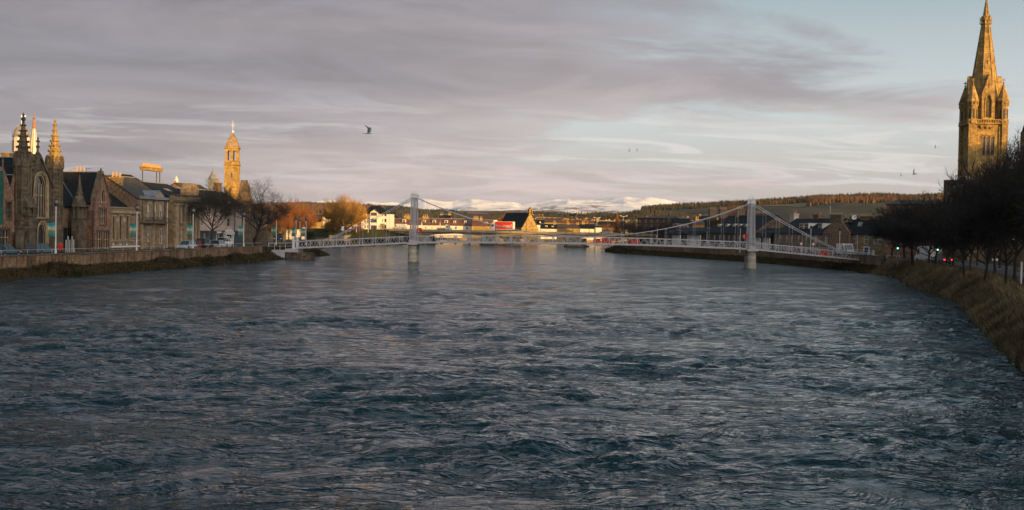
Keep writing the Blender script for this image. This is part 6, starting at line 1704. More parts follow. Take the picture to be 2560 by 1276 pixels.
# larch shaped orange conifer
lm = MB(); rs = random.Random(5); lm2 = MB(); lm2.tube((0, 0, 0), (0, 0, 9.8), .16, .03, 6)
for i in range(900):
    t = rs.random()**.8; z = 1.2+8.8*t; r = (1-t)*2.4*rs.uniform(.3, 1)+.1; a = rs.uniform(0, 6.28)
    lm.tube((0, 0, z+.3), (r*math.cos(a), r*math.sin(a), z-.25*r), .03, .02, 3, cap=False)
    for k in range(3): f = .5+.25*k; lm.tube((r*f*math.cos(a), r*f*math.sin(a), z), (r*f*math.cos(a+.3)*1.1, r*f*math.sin(a+.3)*1.1, z-.35), .03, .01, 3, cap=False)
lt = (lm2.mesh('trunk', M['bark']), lm.mesh('crown', M['twig_orange']), 10.0, 'bark', 'twig_orange')
tree('larch_tree', 'orange cone shaped larch standing alone beyond the road bridge', lt, 1542, 470, 531)
# the riverside trees at right
rv = [tree_variant(k_, 'bark_dark', 'bark_dark', **dict(v_, twig=.034)) for k_, v_ in (('g', V3), ('h', V4), ('i', V5))]
row = [(2228, 652, 497), (2283, 665, 471), (2322, 672, 484), (2366, 681, 470), (2410, 696, 458), (2460, 711, 420), (2517, 731, 350)]
lbs = ['bare riverside tree farthest along the grassy right bank, before the gable wing', 'second bare riverside tree from the far end, left of the white van', 'bare riverside tree with its trunk just right of the white van', 'bare riverside tree right of the red tail lights', 'dark riverside tree below the flat roofed block', 'dark riverside tree below the steeple, left of the road sign', 'nearest dark riverside tree at the right edge']
for i, (px, py, top) in enumerate(row):
    p = gnd(px, py, 2.0)
    tree('riverside_tree', lbs[i], rv[i % 3], px, p.y, top, rz=i*1.7, wide=1.1 if i < 3 else .8, group='bare trees along the right bank path', pyg=py)
for i, (Y, w_) in enumerate(((56, 'first'), (46, 'second'), (35, 'third'), (24, 'fourth'), (12, 'fifth'))):
    tm_, cm_, h0_, a_, b_ = rv[i % 3]; t = thing('riverside_tree', 'dark riverside tree beyond the right edge, %s from the frame towards the viewer' % w_, 'tree', (XR(Y)+5.6, Y, 2.0), i*1.9, 'bare trees along the right bank path'); t.scale = (11.5/h0_*1.05, 11.5/h0_*1.05, 12/h0_); inst('trunk', tm_, t); inst('crown', cm_, t)
back = [(2262, 208, 482), (2305, 195, 500), (2342, 178, 480), (2385, 165, 478), (2425, 150, 462), (2445, 180, 440), (2490, 128, 400), (2500, 170, 355), (2540, 110, 312), (2575, 135, 300), (2625, 95, 290), (2470, 200, 372), (2408, 190, 480), (2545, 160, 320)]
bl = ['behind the far end of the path, left of the van', 'behind the white van', 'between the van and the flat roofed block', 'below the flat roofed block', 'at the left foot of the steeple', 'hiding the left edge of the steeple shaft', 'below the middle of the steeple', 'hiding the lower part of the steeple lancets', 'right of the steeple near the frame edge', 'standing in the right frame corner', 'just outside the nearest path tree at the frame edge', 'directly behind the steeple foot', 'between the flat roofed block and the steeple', 'before the church nave']
for i, (px, D, top) in enumerate(back):
    tree('street_tree', 'bare tree across the road '+bl[i], rv[(i+1) % 3], px, D, top, rz=i*2.1+.5, wide=1.1 if px < 2350 else .72, group='bare trees across the riverside road')

# ================================================================ GRASS AND BANK PLANTS
def blades(name, label, pts, hts, m, lean, seed, wid=.035, cat='grass'):
    rg = np.random.RandomState(seed); n = len(pts); P_ = np.array(pts); h = np.array(hts)
    a = rg.rand(n)*6.283; w = wid*(.6+.8*rg.rand(n)); la = rg.rand(n)*6.283; lv = lean*(.3+rg.rand(n))*h
    dxn, dyn = np.cos(a)*w, np.sin(a)*w; lx, ly = np.cos(la)*lv, np.sin(la)*lv
    V = np.zeros((n, 5, 3)); zz = P_[:, 2]
    V[:, 0] = np.stack([P_[:, 0]-dxn, P_[:, 1]-dyn, zz-.1], 1); V[:, 1] = np.stack([P_[:, 0]+dxn, P_[:, 1]+dyn, zz-.1], 1)
    V[:, 2] = np.stack([P_[:, 0]+dxn*.7+lx*.35, P_[:, 1]+dyn*.7+ly*.35, zz+h*.6], 1); V[:, 3] = np.stack([P_[:, 0]-dxn*.7+lx*.35, P_[:, 1]-dyn*.7+ly*.35, zz+h*.6], 1)
    V[:, 4] = np.stack([P_[:, 0]+lx, P_[:, 1]+ly, zz+h], 1)
    b0 = np.arange(n)*5
    T_ = np.concatenate([np.stack([b0, b0+1, b0+2], 1), np.stack([b0, b0+2, b0+3], 1), np.stack([b0+3, b0+2, b0+4], 1)])
    return tag(inst(name, np_mesh(name, V.reshape(-1, 3), T_, m)), label, cat, kind='stuff')
M['straw'] = land_mat('dry_straw_grass', [(.22, .17, .095), (.11, .085, .05), (.30, .235, .13), (.08, .065, .04)], .5)
M['weed'] = land_mat('bank_weeds', [(.035, .036, .015), (.06, .042, .02), (.02, .024, .01), (.10, .07, .036)], .8)
rs = random.Random(77); pts, hts = [], []
for _ in range(52000):
    Y = 46+150*rs.random()**1.5; d = rs.uniform(.15, 3.6); u = d/3.6
    z = np.interp(d, [0, 1, 2, 2.9, 3.6], [0, .6, 1.3, 1.85, 2.0])
    tuft = .5+.5*math.sin(Y*1.3+d*2.1)*math.sin(Y*.47+1.2)
    pts.append((XR(Y)+d+rs.gauss(0, .08), Y, z)); hts.append(rs.uniform(.35, .8)*(.7+.8*tuft)*(.6+.6*u))
blades('tall_grass', 'tall dry tan grass covering the right river bank below the trees', pts, hts, M['straw'], .55, 1)
pts, hts = [], []
for _ in range(16000):
    Y = rs.uniform(46, 200); d = rs.uniform(3.4, 8.5); pts.append((XR(Y)+d, Y, 2.0)); hts.append(rs.uniform(.05, .16))
blades('verge_grass', 'short dark green grass under the riverside trees', pts, hts, M['weed'], .5, 2, wid=.05)
pts, hts = [], []
for _ in range(42000):
    Y = 92+178*rs.random()**1.2; d = rs.uniform(-.35, 2.5); z = np.interp(d, [0, 1.2, 2.45], [0, .45, .95])
    if Y > 214: d = rs.uniform(-.3, 4.5); z = np.interp(d, [0, 1.2, 2.45, 2.7, 4.5], [0, .45, 1.2, 1.9, 2.0])
    k = max(0, math.sin(Y*.31)*math.sin(Y*.113+2)); pts.append((XL(Y)-d, Y, z)); hts.append(rs.uniform(.1, .42)*(.7+2.0*k))
blades('bank_weeds', 'dark brown and green weeds along the foot of the left quay wall', pts, hts, M['weed'], .7, 3, wid=.07, cat='weeds')
pts, hts = [], []
for _ in range(22000):
    Y = rs.uniform(200, 360); d = rs.uniform(-.3, 2.4); z = np.interp(d, [0, 1.2, 2.45], [0, .45, .95]); pts.append((XR(Y)+d, Y, z)); hts.append(rs.uniform(.15, .55)*(2.2 if Y > 335 else 1))
blades('bank_weeds', 'dark weeds along the waterline of the right quay wall', pts, hts, M['weed'], .7, 4, wid=.08, cat='weeds')
# shrubs: leafy clumps
def shrub(name, label, pos, r, h, m, n, seed, cat='shrub', group=None):
    t = thing(name, label, cat, pos, 0, group); rs = random.Random(seed); c = MB(); s_ = MB()
    for i in range(n):
        a = rs.uniform(0, 6.28); q = rs.random()**.5; z = rs.random(); rr = r*q*(1-.5*z); p = Vector((rr*math.cos(a), rr*math.sin(a), h*z+.05))
        d = Vector((rs.uniform(-1, 1), rs.uniform(-1, 1), rs.uniform(-.3, 1))).normalized()*rs.uniform(.1, .22); e = d.cross(Vector((rs.random(), rs.random(), 1))).normalized()*.06
        c.add([p-e, p+d*.6+e*1.5, p+d, p+e*.2-d*.1], [(0, 1, 2, 3)])
    for i in range(9):
        a = rs.uniform(0, 6.28); s_.tube((0, 0, -.1), (r*.7*math.cos(a), r*.7*math.sin(a), h*rs.uniform(.5, .95)), .035, .012, 4, cap=False)
    c.obj('foliage', m, t); s_.obj('stems', M['bark'], t)
    return t
M['ever'] = land_mat('evergreen_leaves', [(.018, .028, .012), (.025, .034, .016), (.014, .02, .01), (.03, .036, .018)], 1.)
for i, (px, py, r, h, lab) in enumerate(((527, 661, .95, 1.5, 'round dark shrub at the waterline below the parapet house'), (583, 655, 1.0, 1.1, 'low dark shrub at the foot of the wall left of the landing'), (782, 640, 1.5, 1.9, 'brown scrub on the point of the left bank beyond the landing'), (798, 638, 1.1, 1.1, 'low scrub at the tip of the left bank'))):
    p = gnd(px, py, .25); shrub('bank_shrub', lab, (p.x-.5, p.y, .1), r, h, M['ever'] if i < 2 else M['weed'], 420, i)
for i, (px, py, r, h, lab) in enumerate(((2203, 668, 1.6, 2.0, 'dark shrub at the right end of the footbridge'), (2235, 670, 1.7, 1.9, 'dark shrub at the start of the tall grass'), (1548, 626, 2.2, 2.2, 'dark scrub on the tip of the right quay'), (1575, 628, 1.8, 1.8, 'dark scrub just right of the quay tip'))):
    p = gnd(px, py, .9); shrub('bank_shrub', lab, (p.x, p.y, .8), r, h, M['ever'], 600, 10+i)
for i, (px, D, r, h, b_, lab) in enumerate(((775, 262, 1.6, 2.6, 2., 'round dark evergreen behind the landing of the footbridge'), (872, 436, 3.5, 4.0, 4., 'dark evergreen clump under the golden willow'), (955, 448, 2.0, 2.4, 4.8, 'dark hedge bush before the white flats'), (1632, 345, 4.0, 5.5, 2., 'dark evergreen mass left of the bay windowed terrace'), (1655, 350, 3.5, 4.5, 2., 'smaller evergreen mass touching the bay windowed terrace'))):
    p = at(px, 600, D); shrub('evergreen_shrub', lab, (p.x, p.y, b_), r, h, M['ever'], 1500, 30+i)
# ================================================================ STREETS
def strip(name, m, f, Y0, Y1, d0, d1, z, step=8.):
    vs = []
    Ys = np.arange(Y0, Y1+.1, step)
    for Y in Ys:
        for d in (d0, d1): vs.append((f(Y)[0]+f(Y)[1]*d, Y, z))
    fs = [(2*i, 2*i+1, 2*i+3, 2*i+2) if f(Y0)[1] > 0 else (2*i, 2*i+2, 2*i+3, 2*i+1) for i in range(len(Ys)-1)]
    tag(MB().add(vs, fs).obj(name, m), kind='structure')
fl = lambda Y: (XL(Y)-2.9, -1.); fr_ = lambda Y: (XR(Y), 1.)
strip('river_pavement', M['paving'], fl, 96, 250, .3, 2.6, 2.03); strip('left_road', M['asphalt'], fl, 96, 330, 2.6, 9.3, 2.008)
strip('right_road', M['asphalt'], fr_, 44, 340, 10.5, 18, 2.012); strip('riverside_path', M['paving'], fr_, 44, 340, 6.6, 8.8, 2.01)

# ================================================================ LAMP POSTS WITH BANNERS
M['lampglass'] = mat('lantern_glass', (.10, .11, .12), rough=.15)
def banner_mat():
    m = bpy.data.materials.new('printed_banner'); m.use_nodes = True; g = NT(m.node_tree)
    co = g.n('ShaderNodeTexCoord').outputs['Object']; x, y, z = g.sep(co)[0:3]
    n = g.noise(co, 3.2, 4, .6, .8); t = g.m('ADD', z, g.m('MULTIPLY', g.m('SUBTRACT', n, .5), .55))
    sea = (.012, .20, .20); c = g.mix(g.ramp(t, .25, .45), sea, (.20, .19, .07)); c = g.mix(g.ramp(t, .62, .85), c, (.42, .46, .40)); c = g.mix(g.ramp(t, 1.0, 1.35), c, (.02, .26, .25))
    c = g.mix(g.ramp(g.noise(co, 6, 3), .55, .7), c, (.03, .13, .10))
    bs = g.n('ShaderNodeBsdfPrincipled'); g.set(bs.inputs['Base Color'], c); bs.inputs['Roughness'].default_value = .7
    out = g.n('ShaderNodeOutputMaterial'); g.t.links.new(bs.outputs[0], out.inputs[0]); return m
M['banner'] = banner_mat()
def lamp(label, px, py, D, h, banner=True, base=2.45, tint=None, name='street_lamp', group='street lamps along the left quay'):
    p = at(px, py, D); t = thing(name, label, 'street lamp', (p.x, p.y, base), 0, group)
    MB().tube((0, 0, 0), (0, 0, h-.9), .075, .055, 8).lathe([(.13, 0), (.13, .35), (.08, .5)], n=8).obj('pole', M['pole'], t)
    MB().lathe([(.06, h-.9), (.10, h-.8), (.20, h-.72), (.24, h-.66)], n=10).lathe([(.27, h-.22), (.22, h-.15), (.08, h-.02), (.03, h+.1)], n=10).obj('lamp_cap', M['iron'], t)
    MB().lathe([(.2, h-.66), (.29, h-.45), (.27, h-.22)], n=10).obj('lamp_glass', M['lampglass'], t)
    if banner:
        zb_ = h*.31
        bn = MB(); n = 6
        for i in range(n):
            xa, xb = -.92+.84*i/n, -.92+.84*(i+1)/n; ya, yb_ = .05*math.sin(i*1.1), .05*math.sin((i+1)*1.1)
            bn.add([(xa, ya-.012, 0), (xb, yb_-.012, 0), (xb, yb_-.012, 1.62), (xa, ya-.012, 1.62), (xa, ya+.012, 0), (xb, yb_+.012, 0), (xb, yb_+.012, 1.62), (xa, ya+.012, 1.62)],
                   [(0, 1, 2, 3), (5, 4, 7, 6), (3, 2, 6, 7), (0, 4, 5, 1)])
        bn.obj('banner', M['banner'], t, (0, 0, zb_))
        for zz in (zb_, zb_+1.62): MB().tube((0, 0, zz), (-1.0, 0, zz), .025, n=5).obj('banner_arm', M['iron'], t)
    return t
def wallD(px, py, off=2.9):          # distance at which a photo column crosses the quay wall line
    r = ray(px, py); Y = 150.
    for _ in range(40): Y = (XL(Y)-off)/r.x
    return Y
for px, py, ytop, lab in ((139, 632, 497, 'nearest banner lamp post, before the gothic church right pinnacle'), (341.5, 627, 512, 'banner lamp post before the low classical hall'), (482, 620, 520, 'banner lamp post before the parapet house'),
                          (609, 617, 530, 'banner lamp post before the bell tower church'), (690.5, 612, 535, 'banner lamp post near the end of the quay wall')):
    D = wallD(px, py); h = at(px, ytop, D).z-2.45; lamp(lab, px, py, D, h)
for px, py, ytop, D, bn, lab in ((739.5, 606, 540, 246, True, 'banner lamp post just left of the footbridge landing'), (764.5, 603, 542, 252, True, 'banner lamp post just right of the footbridge landing'), (749.5, 600, 543, 262, False, 'slim lamp post with no banner at the footbridge landing')):
    h = at(px, ytop, D).z-2.0; lamp(lab, px, py, D, h, banner=bn, base=2.0)
def dlamp(label, px, D, ytop, base, arms=0, mat_='iron', group='lamp posts over the road bridge and far bank'):
    p = at(px, 570, D); h = at(px, ytop, D).z-base; t = thing('lamp_post', label, 'lamp post', (p.x, p.y, base), 0, group)
    MB().tube((0, 0, 0), (0, 0, h), .10 if mat_ == 'iron' else .065, .05, 6).obj('pole', M[mat_], t)
    if 'flagpole' in label: return
    if arms == 0: MB().lathe([(.08, h-.5), (.22, h-.2), (.08, h+.1)], n=8).obj('lamp_head', M['iron'], t)
    else:
        for s in (-1, 1): MB().tube((0, 0, h-.2), (s*1.2, 0, h+.1), .07, n=5).box(min(s*.9, s*1.5), max(s*.9, s*1.5), -.15, .15, h+.05, h+.25).obj('lamp_arm', M[mat_], t)
for a in (('lamp post in front of the left edge of the sunlit church gable', 1316, 432, 543, 5.0), ('lamp post over the road bridge right of the pale cottage', 1432.5, 430, 545, 5.0), ('lamp post over the road bridge before the slate bungalow', 1473, 428, 547, 5.0)): dlamp(*a)
dlamp('twin armed pale lamp post behind the white gable wall', 1492, 520, 545, 2.0, 1, 'pole'); dlamp('twin armed lamp post before the brick office trees', 1558.5, 460, 541, 2.0, 1, 'pole')
for a in (('slim pale post at the right end of the road bridge', 1554, 400, 568, 2.0, 0, 'pole'), ('pale lamp post below the brick office', 1593, 392, 575, 2.0, 0, 'pole'), ('lamp post at the left end of the bay windowed terrace', 1643.5, 330, 566, 2.0, 0, 'pole'),
          ('lamp post behind the left cable of the right tower', 1768, 290, 574, 2.0, 0, 'pole'), ('lamp post close to the left of the right tower', 1851, 262, 565, 2.0, 0, 'pole'), ('lamp post before the stone terrace dormers', 2027.5, 235, 565, 2.0, 0, 'pole'), ('lamp post before the broad gable end', 2100, 228, 571, 2.0, 0, 'pole'),
          ('tall white flagpole rising behind the stone terrace', 2074.5, 268, 515, 2.0, 0, 'pole')): dlamp(*a, group='lamp posts along the right quay')
for px, py, ytop, lab in ((920.5, 0, 545, 'pale lamp post on the lawn before the white flats'), (891, 0, 553, 'pale lamp post right of the golden willow')): dlamp(lab, px, 420, ytop, 4.0, 0, 'pole')

# ================================================================ VEHICLES
M['tyre'] = mat('black_tyre', (.02, .02, .02), rough=.9); M['rim'] = mat('wheel_rim', (.4, .4, .42), rough=.35, metal=.7)
M['carglass'] = mat('car_glass', (.02, .03, .035), (.03, .045, .05), rough=.05, spec=.9)
M['tail'] = mat('lit_tail_lamp', (.5, .01, .01), emit=(1, .03, .015, 2.5)); M['tail_off'] = mat('tail_lamp', (.25, .01, .01), rough=.3); M['head'] = mat('headlamp', (.7, .7, .7), rough=.15)
def paint(n, c): return mat(n, c, tuple(x*.85 for x in c), rough=.25, spec=.7, scale=.7)
M['p_white'] = paint('white_car_paint', (.68, .67, .65)); M['p_silver'] = paint('silver_car_paint', (.36, .38, .40)); M['p_blue'] = paint('dark_blue_car_paint', (.02, .045, .07)); M['p_black'] = paint('black_car_paint', (.012, .013, .015)); M['p_red'] = paint('red_car_paint', (.35, .015, .015)); M['p_grey'] = paint('grey_blue_car_paint', (.035, .06, .08))
_wh = {}
def wheels(t, xs, w, r):
    k = round(r, 2)
    if k not in _wh:
        a = MB().lathe([(r*.6, -.11), (r*.95, -.11), (r, -.07), (r, .07), (r*.95, .11), (r*.6, .11)], n=16); b = MB().lathe([(r*.08, -.12), (r*.6, -.1), (r*.6, .1), (r*.08, .12)], n=10)
        _wh[k] = (a.mesh('tyre', M['tyre']), b.mesh('rim', M['rim']))
    for x in xs:
        for s in (-1, 1):
            o = inst('wheel', _wh[k][0], t, (x, s*(w/2-.1), r), (R(90), 0, 0)); inst('rim', _wh[k][1], o)
def loft(mb, secs):
    """secs: (x, halfwidth, zlow, zhigh, top halfwidth)"""
    vs = []
    for x, w, z0, z1, wt in secs:
        vs += [(x, -w*.92, z0), (x, w*.92, z0), (x, w, z0+(z1-z0)*.45), (x, wt, z1), (x, -wt, z1), (x, -w, z0+(z1-z0)*.45)]
    n = len(secs); fs = [tuple(range(5, -1, -1)), tuple((n-1)*6+i for i in range(6))]
    for j in range(n-1):
        for i in range(6): a = j*6+i; b = j*6+(i+1) % 6; fs.append((a, b, b+6, a+6))
    mb.add(vs, fs); return mb
def car(label, col, loc, rot, L=4.3, W=1.78, H=1.48, kind='hatch', lit=False, group=None, name='parked_car', cat='car'):
    t = thing(name, label, cat, loc, rot, group); h = W/2; P_ = M[col]; hb = H*.60
    est = kind in ('suv', 'estate')
    b = MB(); loft(b, [(-L/2, h*.86, .38, hb*.82, h*.72), (-L/2+.15, h*.96, .25, hb*.98, h*.86), (-L*.28, h, .2, hb, h*.9), (L*.12, h, .2, hb, h*.9), (L*.2, h, .2, hb*.97, h*.88), (L*.40, h*.97, .22, hb*.82, h*.8), (L/2-.06, h*.86, .28, hb*.62, h*.72), (L/2, h*.8, .36, hb*.52, h*.66)])
    b.obj('body', P_, t, smooth=False)
    rx0, rx1 = (-L*.47, L*.06) if est else (-L*.33, L*.05); bx0, bx1 = (-L/2+.08, L*.23)
    g_ = MB(); a = h*.87; c = h*.68
    g_.add([(bx0, -a, hb-.02), (bx1, -a, hb-.04), (bx1, a, hb-.04), (bx0, a, hb-.02), (rx0, -c, H-.05), (rx1, -c, H-.04), (rx1, c, H-.04), (rx0, c, H-.05)], [(0, 3, 2, 1), (4, 5, 6, 7), (0, 1, 5, 4), (1, 2, 6, 5), (2, 3, 7, 6), (3, 0, 4, 7)])
    g_.obj('windows', M['carglass'], t)
    r_ = MB(); r_.add([(rx0-.04, -c-.02, H-.05), (rx1+.05, -c-.02, H-.05), (rx1+.05, c+.02, H-.05), (rx0-.04, c+.02, H-.05), (rx0+.05, -c+.06, H), (rx1-.1, -c+.06, H), (rx1-.1, c-.06, H), (rx0+.05, c-.06, H)], [(0, 3, 2, 1), (4, 5, 6, 7), (0, 1, 5, 4), (1, 2, 6, 5), (2, 3, 7, 6), (3, 0, 4, 7)])
    for s in (-1, 1):
        for (p, q) in (((bx0, s*a, hb), (rx0, s*(c+.01), H-.04)), ((bx1, s*a, hb-.03), (rx1, s*(c+.01), H-.04)), ((-L*.08, s*a, hb), (-L*.09, s*(c+.01), H-.04)), ((-L*.30, s*a, hb), (-L*.28, s*(c+.01), H-.04))): r_.tube(p, q, .035, n=4)
    r_.obj('roof', P_, t)
    wheels(t, (-L*.30, L*.30), W, .33)
    for s in (-1, 1):
        MB().box(L/2-.16, L/2-.02, s*h*.62-.17, s*h*.62+.17, hb*.60, hb*.76).obj('headlight', M['head'], t)
        MB().box(-L/2-.02, -L/2+.12, s*h*.68-.13, s*h*.68+.13, hb*.66, hb*.9).obj('tail_light', M['tail' if lit else 'tail_off'], t)
        MB().box(L*.16, L*.2, s*(h+.12)-.08, s*(h+.12)+.08, hb, hb+.13).obj('mirror', P_, t)
    return t
def van(label, col, loc, rot, L=5.4, W=2.0, H=2.4, flat=False, group=None, lit=False, name='van', cat='van'):
    t = thing(name, label, cat, loc, rot, group); P_ = M[col]; h = W/2
    prof = [(-L/2, .35), (L/2, .35), (L/2, .95), (L/2-.55, 1.25), (L/2-1.15, H*.93), (L/2-1.6, H), (-L/2, H)]
    if flat: prof = [(L/2-2.1, .35), (L/2, .35), (L/2, .95), (L/2-.55, 1.25), (L/2-1.15, H*.93), (L/2-1.5, H), (L/2-2.1, H)]
    MB().xz(prof, -h, h).obj('body', P_, t)
    sg_ = MB()
    for s in (-1, 1): sg_.xz([(L/2-1.55, 1.3), (L/2-.75, 1.3), (L/2-1.2, H*.85), (L/2-1.55, H*.85)], s*h-.012, s*h+.012)
    sg_.obj('side_window', M['carglass'], t)
    a = Vector((L/2-.55, 0, 1.25)); c = Vector((L/2-1.15, 0, H*.93)); nn = Vector((.02, 0, .012))
    MB().add([a+nn+Vector((0, -h*.9, .04)), a+nn+Vector((0, h*.9, .04)), c+nn+Vector((0, h*.85, -.04)), c+nn+Vector((0, -h*.85, -.04))], [(0, 1, 2, 3)]).obj('windscreen', M['carglass'], t)
    if flat:
        MB().box(-L/2, L/2-2.15, -h, h, .75, .9).box(-L/2, L/2-2.15, -h, -h+.06, .9, 1.25).box(-L/2, L/2-2.15, h-.06, h, .9, 1.25).box(-L/2, -L/2+.06, -h, h, .9, 1.25).obj('flatbed', P_, t)
        MB().box(-L/2+.1, L/2-2.1, -.4, .4, .4, .75).obj('chassis', M['iron'], t)
    wheels(t, (-L*.28, L*.33), W, .36)
    for s in (-1, 1):
        MB().box(L/2-.03, L/2+.02, s*h*.75-.15, s*h*.75+.15, .7, .95).obj('headlight', M['head'], t)
        MB().box(-L/2-.02, -L/2+.03, s*h*.85-.1, s*h*.85+.1, .75, 1.1).obj('tail_light', M['tail' if lit else 'tail_off'], t)
    return t
SA = math.atan2(.9914, .1309)
def lcar(px, off):   # point on the left road at lateral offset from the wall
    r = ray(px, 610); Y = 150.
    for _ in range(60): Y = (XL(Y)-2.9-off)/r.x
    return Vector((r.x*Y, Y, 2.03)), math.atan2(4, XL(Y+2)-XL(Y-2))
for px, off, col, kind, lab, L in ((12, 4.2, 'p_blue', 'hatch', 'dark blue car cut off by the left edge of the photo', 4.3), (103, 4.0, 'p_grey', 'estate', 'dark blue estate car parked before the gothic church door', 4.6), (466, 4.0, 'p_silver', 'estate', 'silver and black hatchback parked before the parapet house', 4.3),
                                   (492, 4.6, 'p_red', 'hatch', 'red car mostly hidden between the silver and the black car', 4.2), (513, 4.0, 'p_black', 'suv', 'black car parked behind the street tree trunk', 4.6), (548, 3.2, 'p_silver', 'estate', 'small silver estate car in front of the white pickup', 4.2), (563, 6.8, 'p_white', 'suv', 'big white car parked by the white doorcase', 4.9)):
    p, a = lcar(px, off); car(lab, col, p, a+(math.pi if 'silver and' in lab else 0), L=L, kind=kind, H=1.75 if kind == 'suv' else 1.48, group='cars parked along the left quay')
p, a = lcar(695, 6.0); van('blue van parked under the bare tree near the landing', 'p_blue', p, a+math.pi, L=4.8, H=2.1)
p = at(742, 600, 262); car('dark car among the lamps left of the footbridge landing', 'p_black', (p.x, p.y, 2.03), a, group='cars parked along the left quay')
# on the road bridge
for px, col, lab, rr in ((1510, 'p_silver', 'silver car driving on the right half of the road bridge', 0),):
    p = RBP(px); car(lab, col, p+Vector((0, 0, 0)), RBA+math.pi, kind='hatch', name='car')
p = RBP(1104); van('white flatbed lorry on the road bridge before the cream villa', 'p_white', p, RBA, L=5.6, H=2.3, flat=True, name='flatbed_lorry', cat='lorry')
p = RBP(992); van('white van on the road bridge approach right of the white flats', 'p_white', p, RBA+math.pi, L=5.2, H=2.3)
p = at(1596, 572, 436); car('white car at the right end of the road bridge', 'p_white', (p.x, p.y, 5.0), RBA, name='car')
# red lorry
M['lorry_red'] = mat('red_trailer_side', (.52, .035, .012), (.46, .03, .01), rough=.5)
p = RBP(1252); t = thing('articulated_lorry', 'white lorry with red curtain trailer marked maxi on the road bridge', 'lorry', p, RBA+math.pi)
tr_ = MB().box(-4.1, 2.6, -1.25, 1.25, 1.0, 3.75).obj('trailer', M['lorry_red'], t)
MB().box(-4.15, -4.0, -1.28, 1.28, .95, 3.8).box(-4.1, 2.6, -1.27, 1.27, 3.755, 3.85).box(-4.1, 2.6, -1.27, 1.27, .85, .99).obj('trailer_frame', M['white'], tr_)
MB().xz([(2.8, .5), (4.6, .5), (4.62, 1.9), (4.35, 2.6), (3.9, 3.5), (2.8, 3.75)], -1.22, 1.22).obj('cab', M['p_white'], t)
MB().xz([(3.3, 1.9), (4.3, 1.9), (4.1, 2.7), (3.3, 2.7)], -1.235, 1.235).obj('cab_window', M['carglass'], t)
MB().box(-4.0, 2.6, -1.1, 1.1, .5, .84).obj('chassis', M['iron'], t)
wheels(t, (-3.4, -2.3, 3.6), 2.4, .5)
tc_ = bpy.data.curves.new('lettering', 'FONT'); tc_.body = 'maxi'; tc_.size = 1.75; tc_.extrude = .01; tc_.offset = .03; tc_.align_x = 'CENTER'
tmp = bpy.data.objects.new('tmp', tc_); COL.objects.link(tmp); dg = bpy.context.evaluated_depsgraph_get(); dg.update()
me = bpy.data.meshes.new_from_object(tmp.evaluated_get(dg)); bpy.data.objects.remove(tmp); me.materials.clear(); me.materials.append(M['white']); me.name = 'lettering'
inst('lettering', me, tr_, (-2.0, 1.265, 1.75), (R(90), 0, math.pi))
tc2 = bpy.data.curves.new('lettering_fill', 'FONT'); tc2.body = 'maxi'; tc2.size = 1.75; tc2.extrude = .012; tc2.offset = -.035; tc2.align_x = 'CENTER'
tmp = bpy.data.objects.new('tmp', tc2); COL.objects.link(tmp); dg = bpy.context.evaluated_depsgraph_get(); dg.update()
me = bpy.data.meshes.new_from_object(tmp.evaluated_get(dg)); bpy.data.objects.remove(tmp); me.materials.clear(); me.materials.append(M['lorry_red']); me.name = 'lettering_fill'
inst('lettering_fill', me, tr_, (-2.0, 1.275, 1.75), (R(90), 0, math.pi))
# right bank vehicles
p = gnd(2136, 644, 2.0); van('white minibus parked by the right end of the footbridge', 'p_white', (p.x+1.6, p.y+12, 2.02), R(-82), L=4.6, H=2.5, name='minibus', cat='minibus')
p = gnd(2304, 657, 2.0); van('white box van on the right bank road behind the trees', 'p_white', (p.x+1, p.y, 2.02), R(100), L=5.0, H=2.7)
p = gnd(2344, 660, 2.0); car('dark car with glowing red tail lamps on the right bank road', 'p_black', (p.x+.5, p.y, 2.02), R(100), lit=True, group=None, name='car')
# traffic signals
M['green_light'] = mat('green_signal_light', (.1, .6, .35), emit=(.25, 1.0, .6, 3.))
for px, py, lab in ((2244, 621, 'green traffic light left of the white box van'), (2344, 625, 'green traffic light above the dark car')):
    p = at(px, py, 168); t = thing('traffic_light', lab, 'traffic light', (p.x, p.y, 2.0), 0, 'traffic lights on the right bank road')
    h = p.z-2; MB().tube((0, 0, 0), (0, 0, h-.2), .06, n=6).obj('pole', M['railgrey'], t)
    MB().box(-.16, .16, -.02, .2, h-.25, h+.75).obj('signal_box', M['iron'], t)
    MB().lathe([(.11, 0), (.11, .03)], n=10).obj('green_lamp', M['green_light'], t, (0, -.03, h), rot=(R(90), 0, 0))
# signs
def sign(name, label, px, py, D, r, cat='sign', plate=True, h0=2.0):
    p = at(px, py, D); t = thing(name, label, cat, (p.x, p.y, h0)); h = p.z-h0
    MB().tube((0, 0, 0), (0, 0, h+.3), .05, n=8).obj('post', M['pole'], t)
    MB().lathe([(r, 0), (r, .03)], n=16).obj('sign_disc', M['red'], t, (0, -.06, h), rot=(R(90), 0, 0)); MB().lathe([(r*.78, 0), (r*.78, .02)], n=16).obj('sign_face', M['white'], t, (0, -.095, h), rot=(R(90), 0, 0))
    if plate: MB().box(-.32, .32, -.1, -.06, h-.75, h-.48).obj('plate', M['white'], t)
p = gnd(2487, 690, 2.0); sign('road_sign', 'round red and white road sign with plate on a white post by the path', 2487, 636, p.y, .3)
p = gnd(2552, 712, 2.0); t = thing('marker_post', 'thick white post at the right edge beside the railing', 'post', (p.x, p.y, 2.0)); MB().tube((0, 0, 0), (0, 0, 2.0), .09, n=8).obj('post', M['pole'], t); MB().lathe([(.11, 2.0), (.05, 2.1)], n=8).obj('cap', M['pole'], t)
sign('no_entry_sign', 'small red and white sign before the stone terrace', 2003, 610, 238, .3, plate=False); sign('no_entry_sign', 'small red and white sign beside the lamp before the terrace dormers', 2033, 611, 232, .3, plate=False)
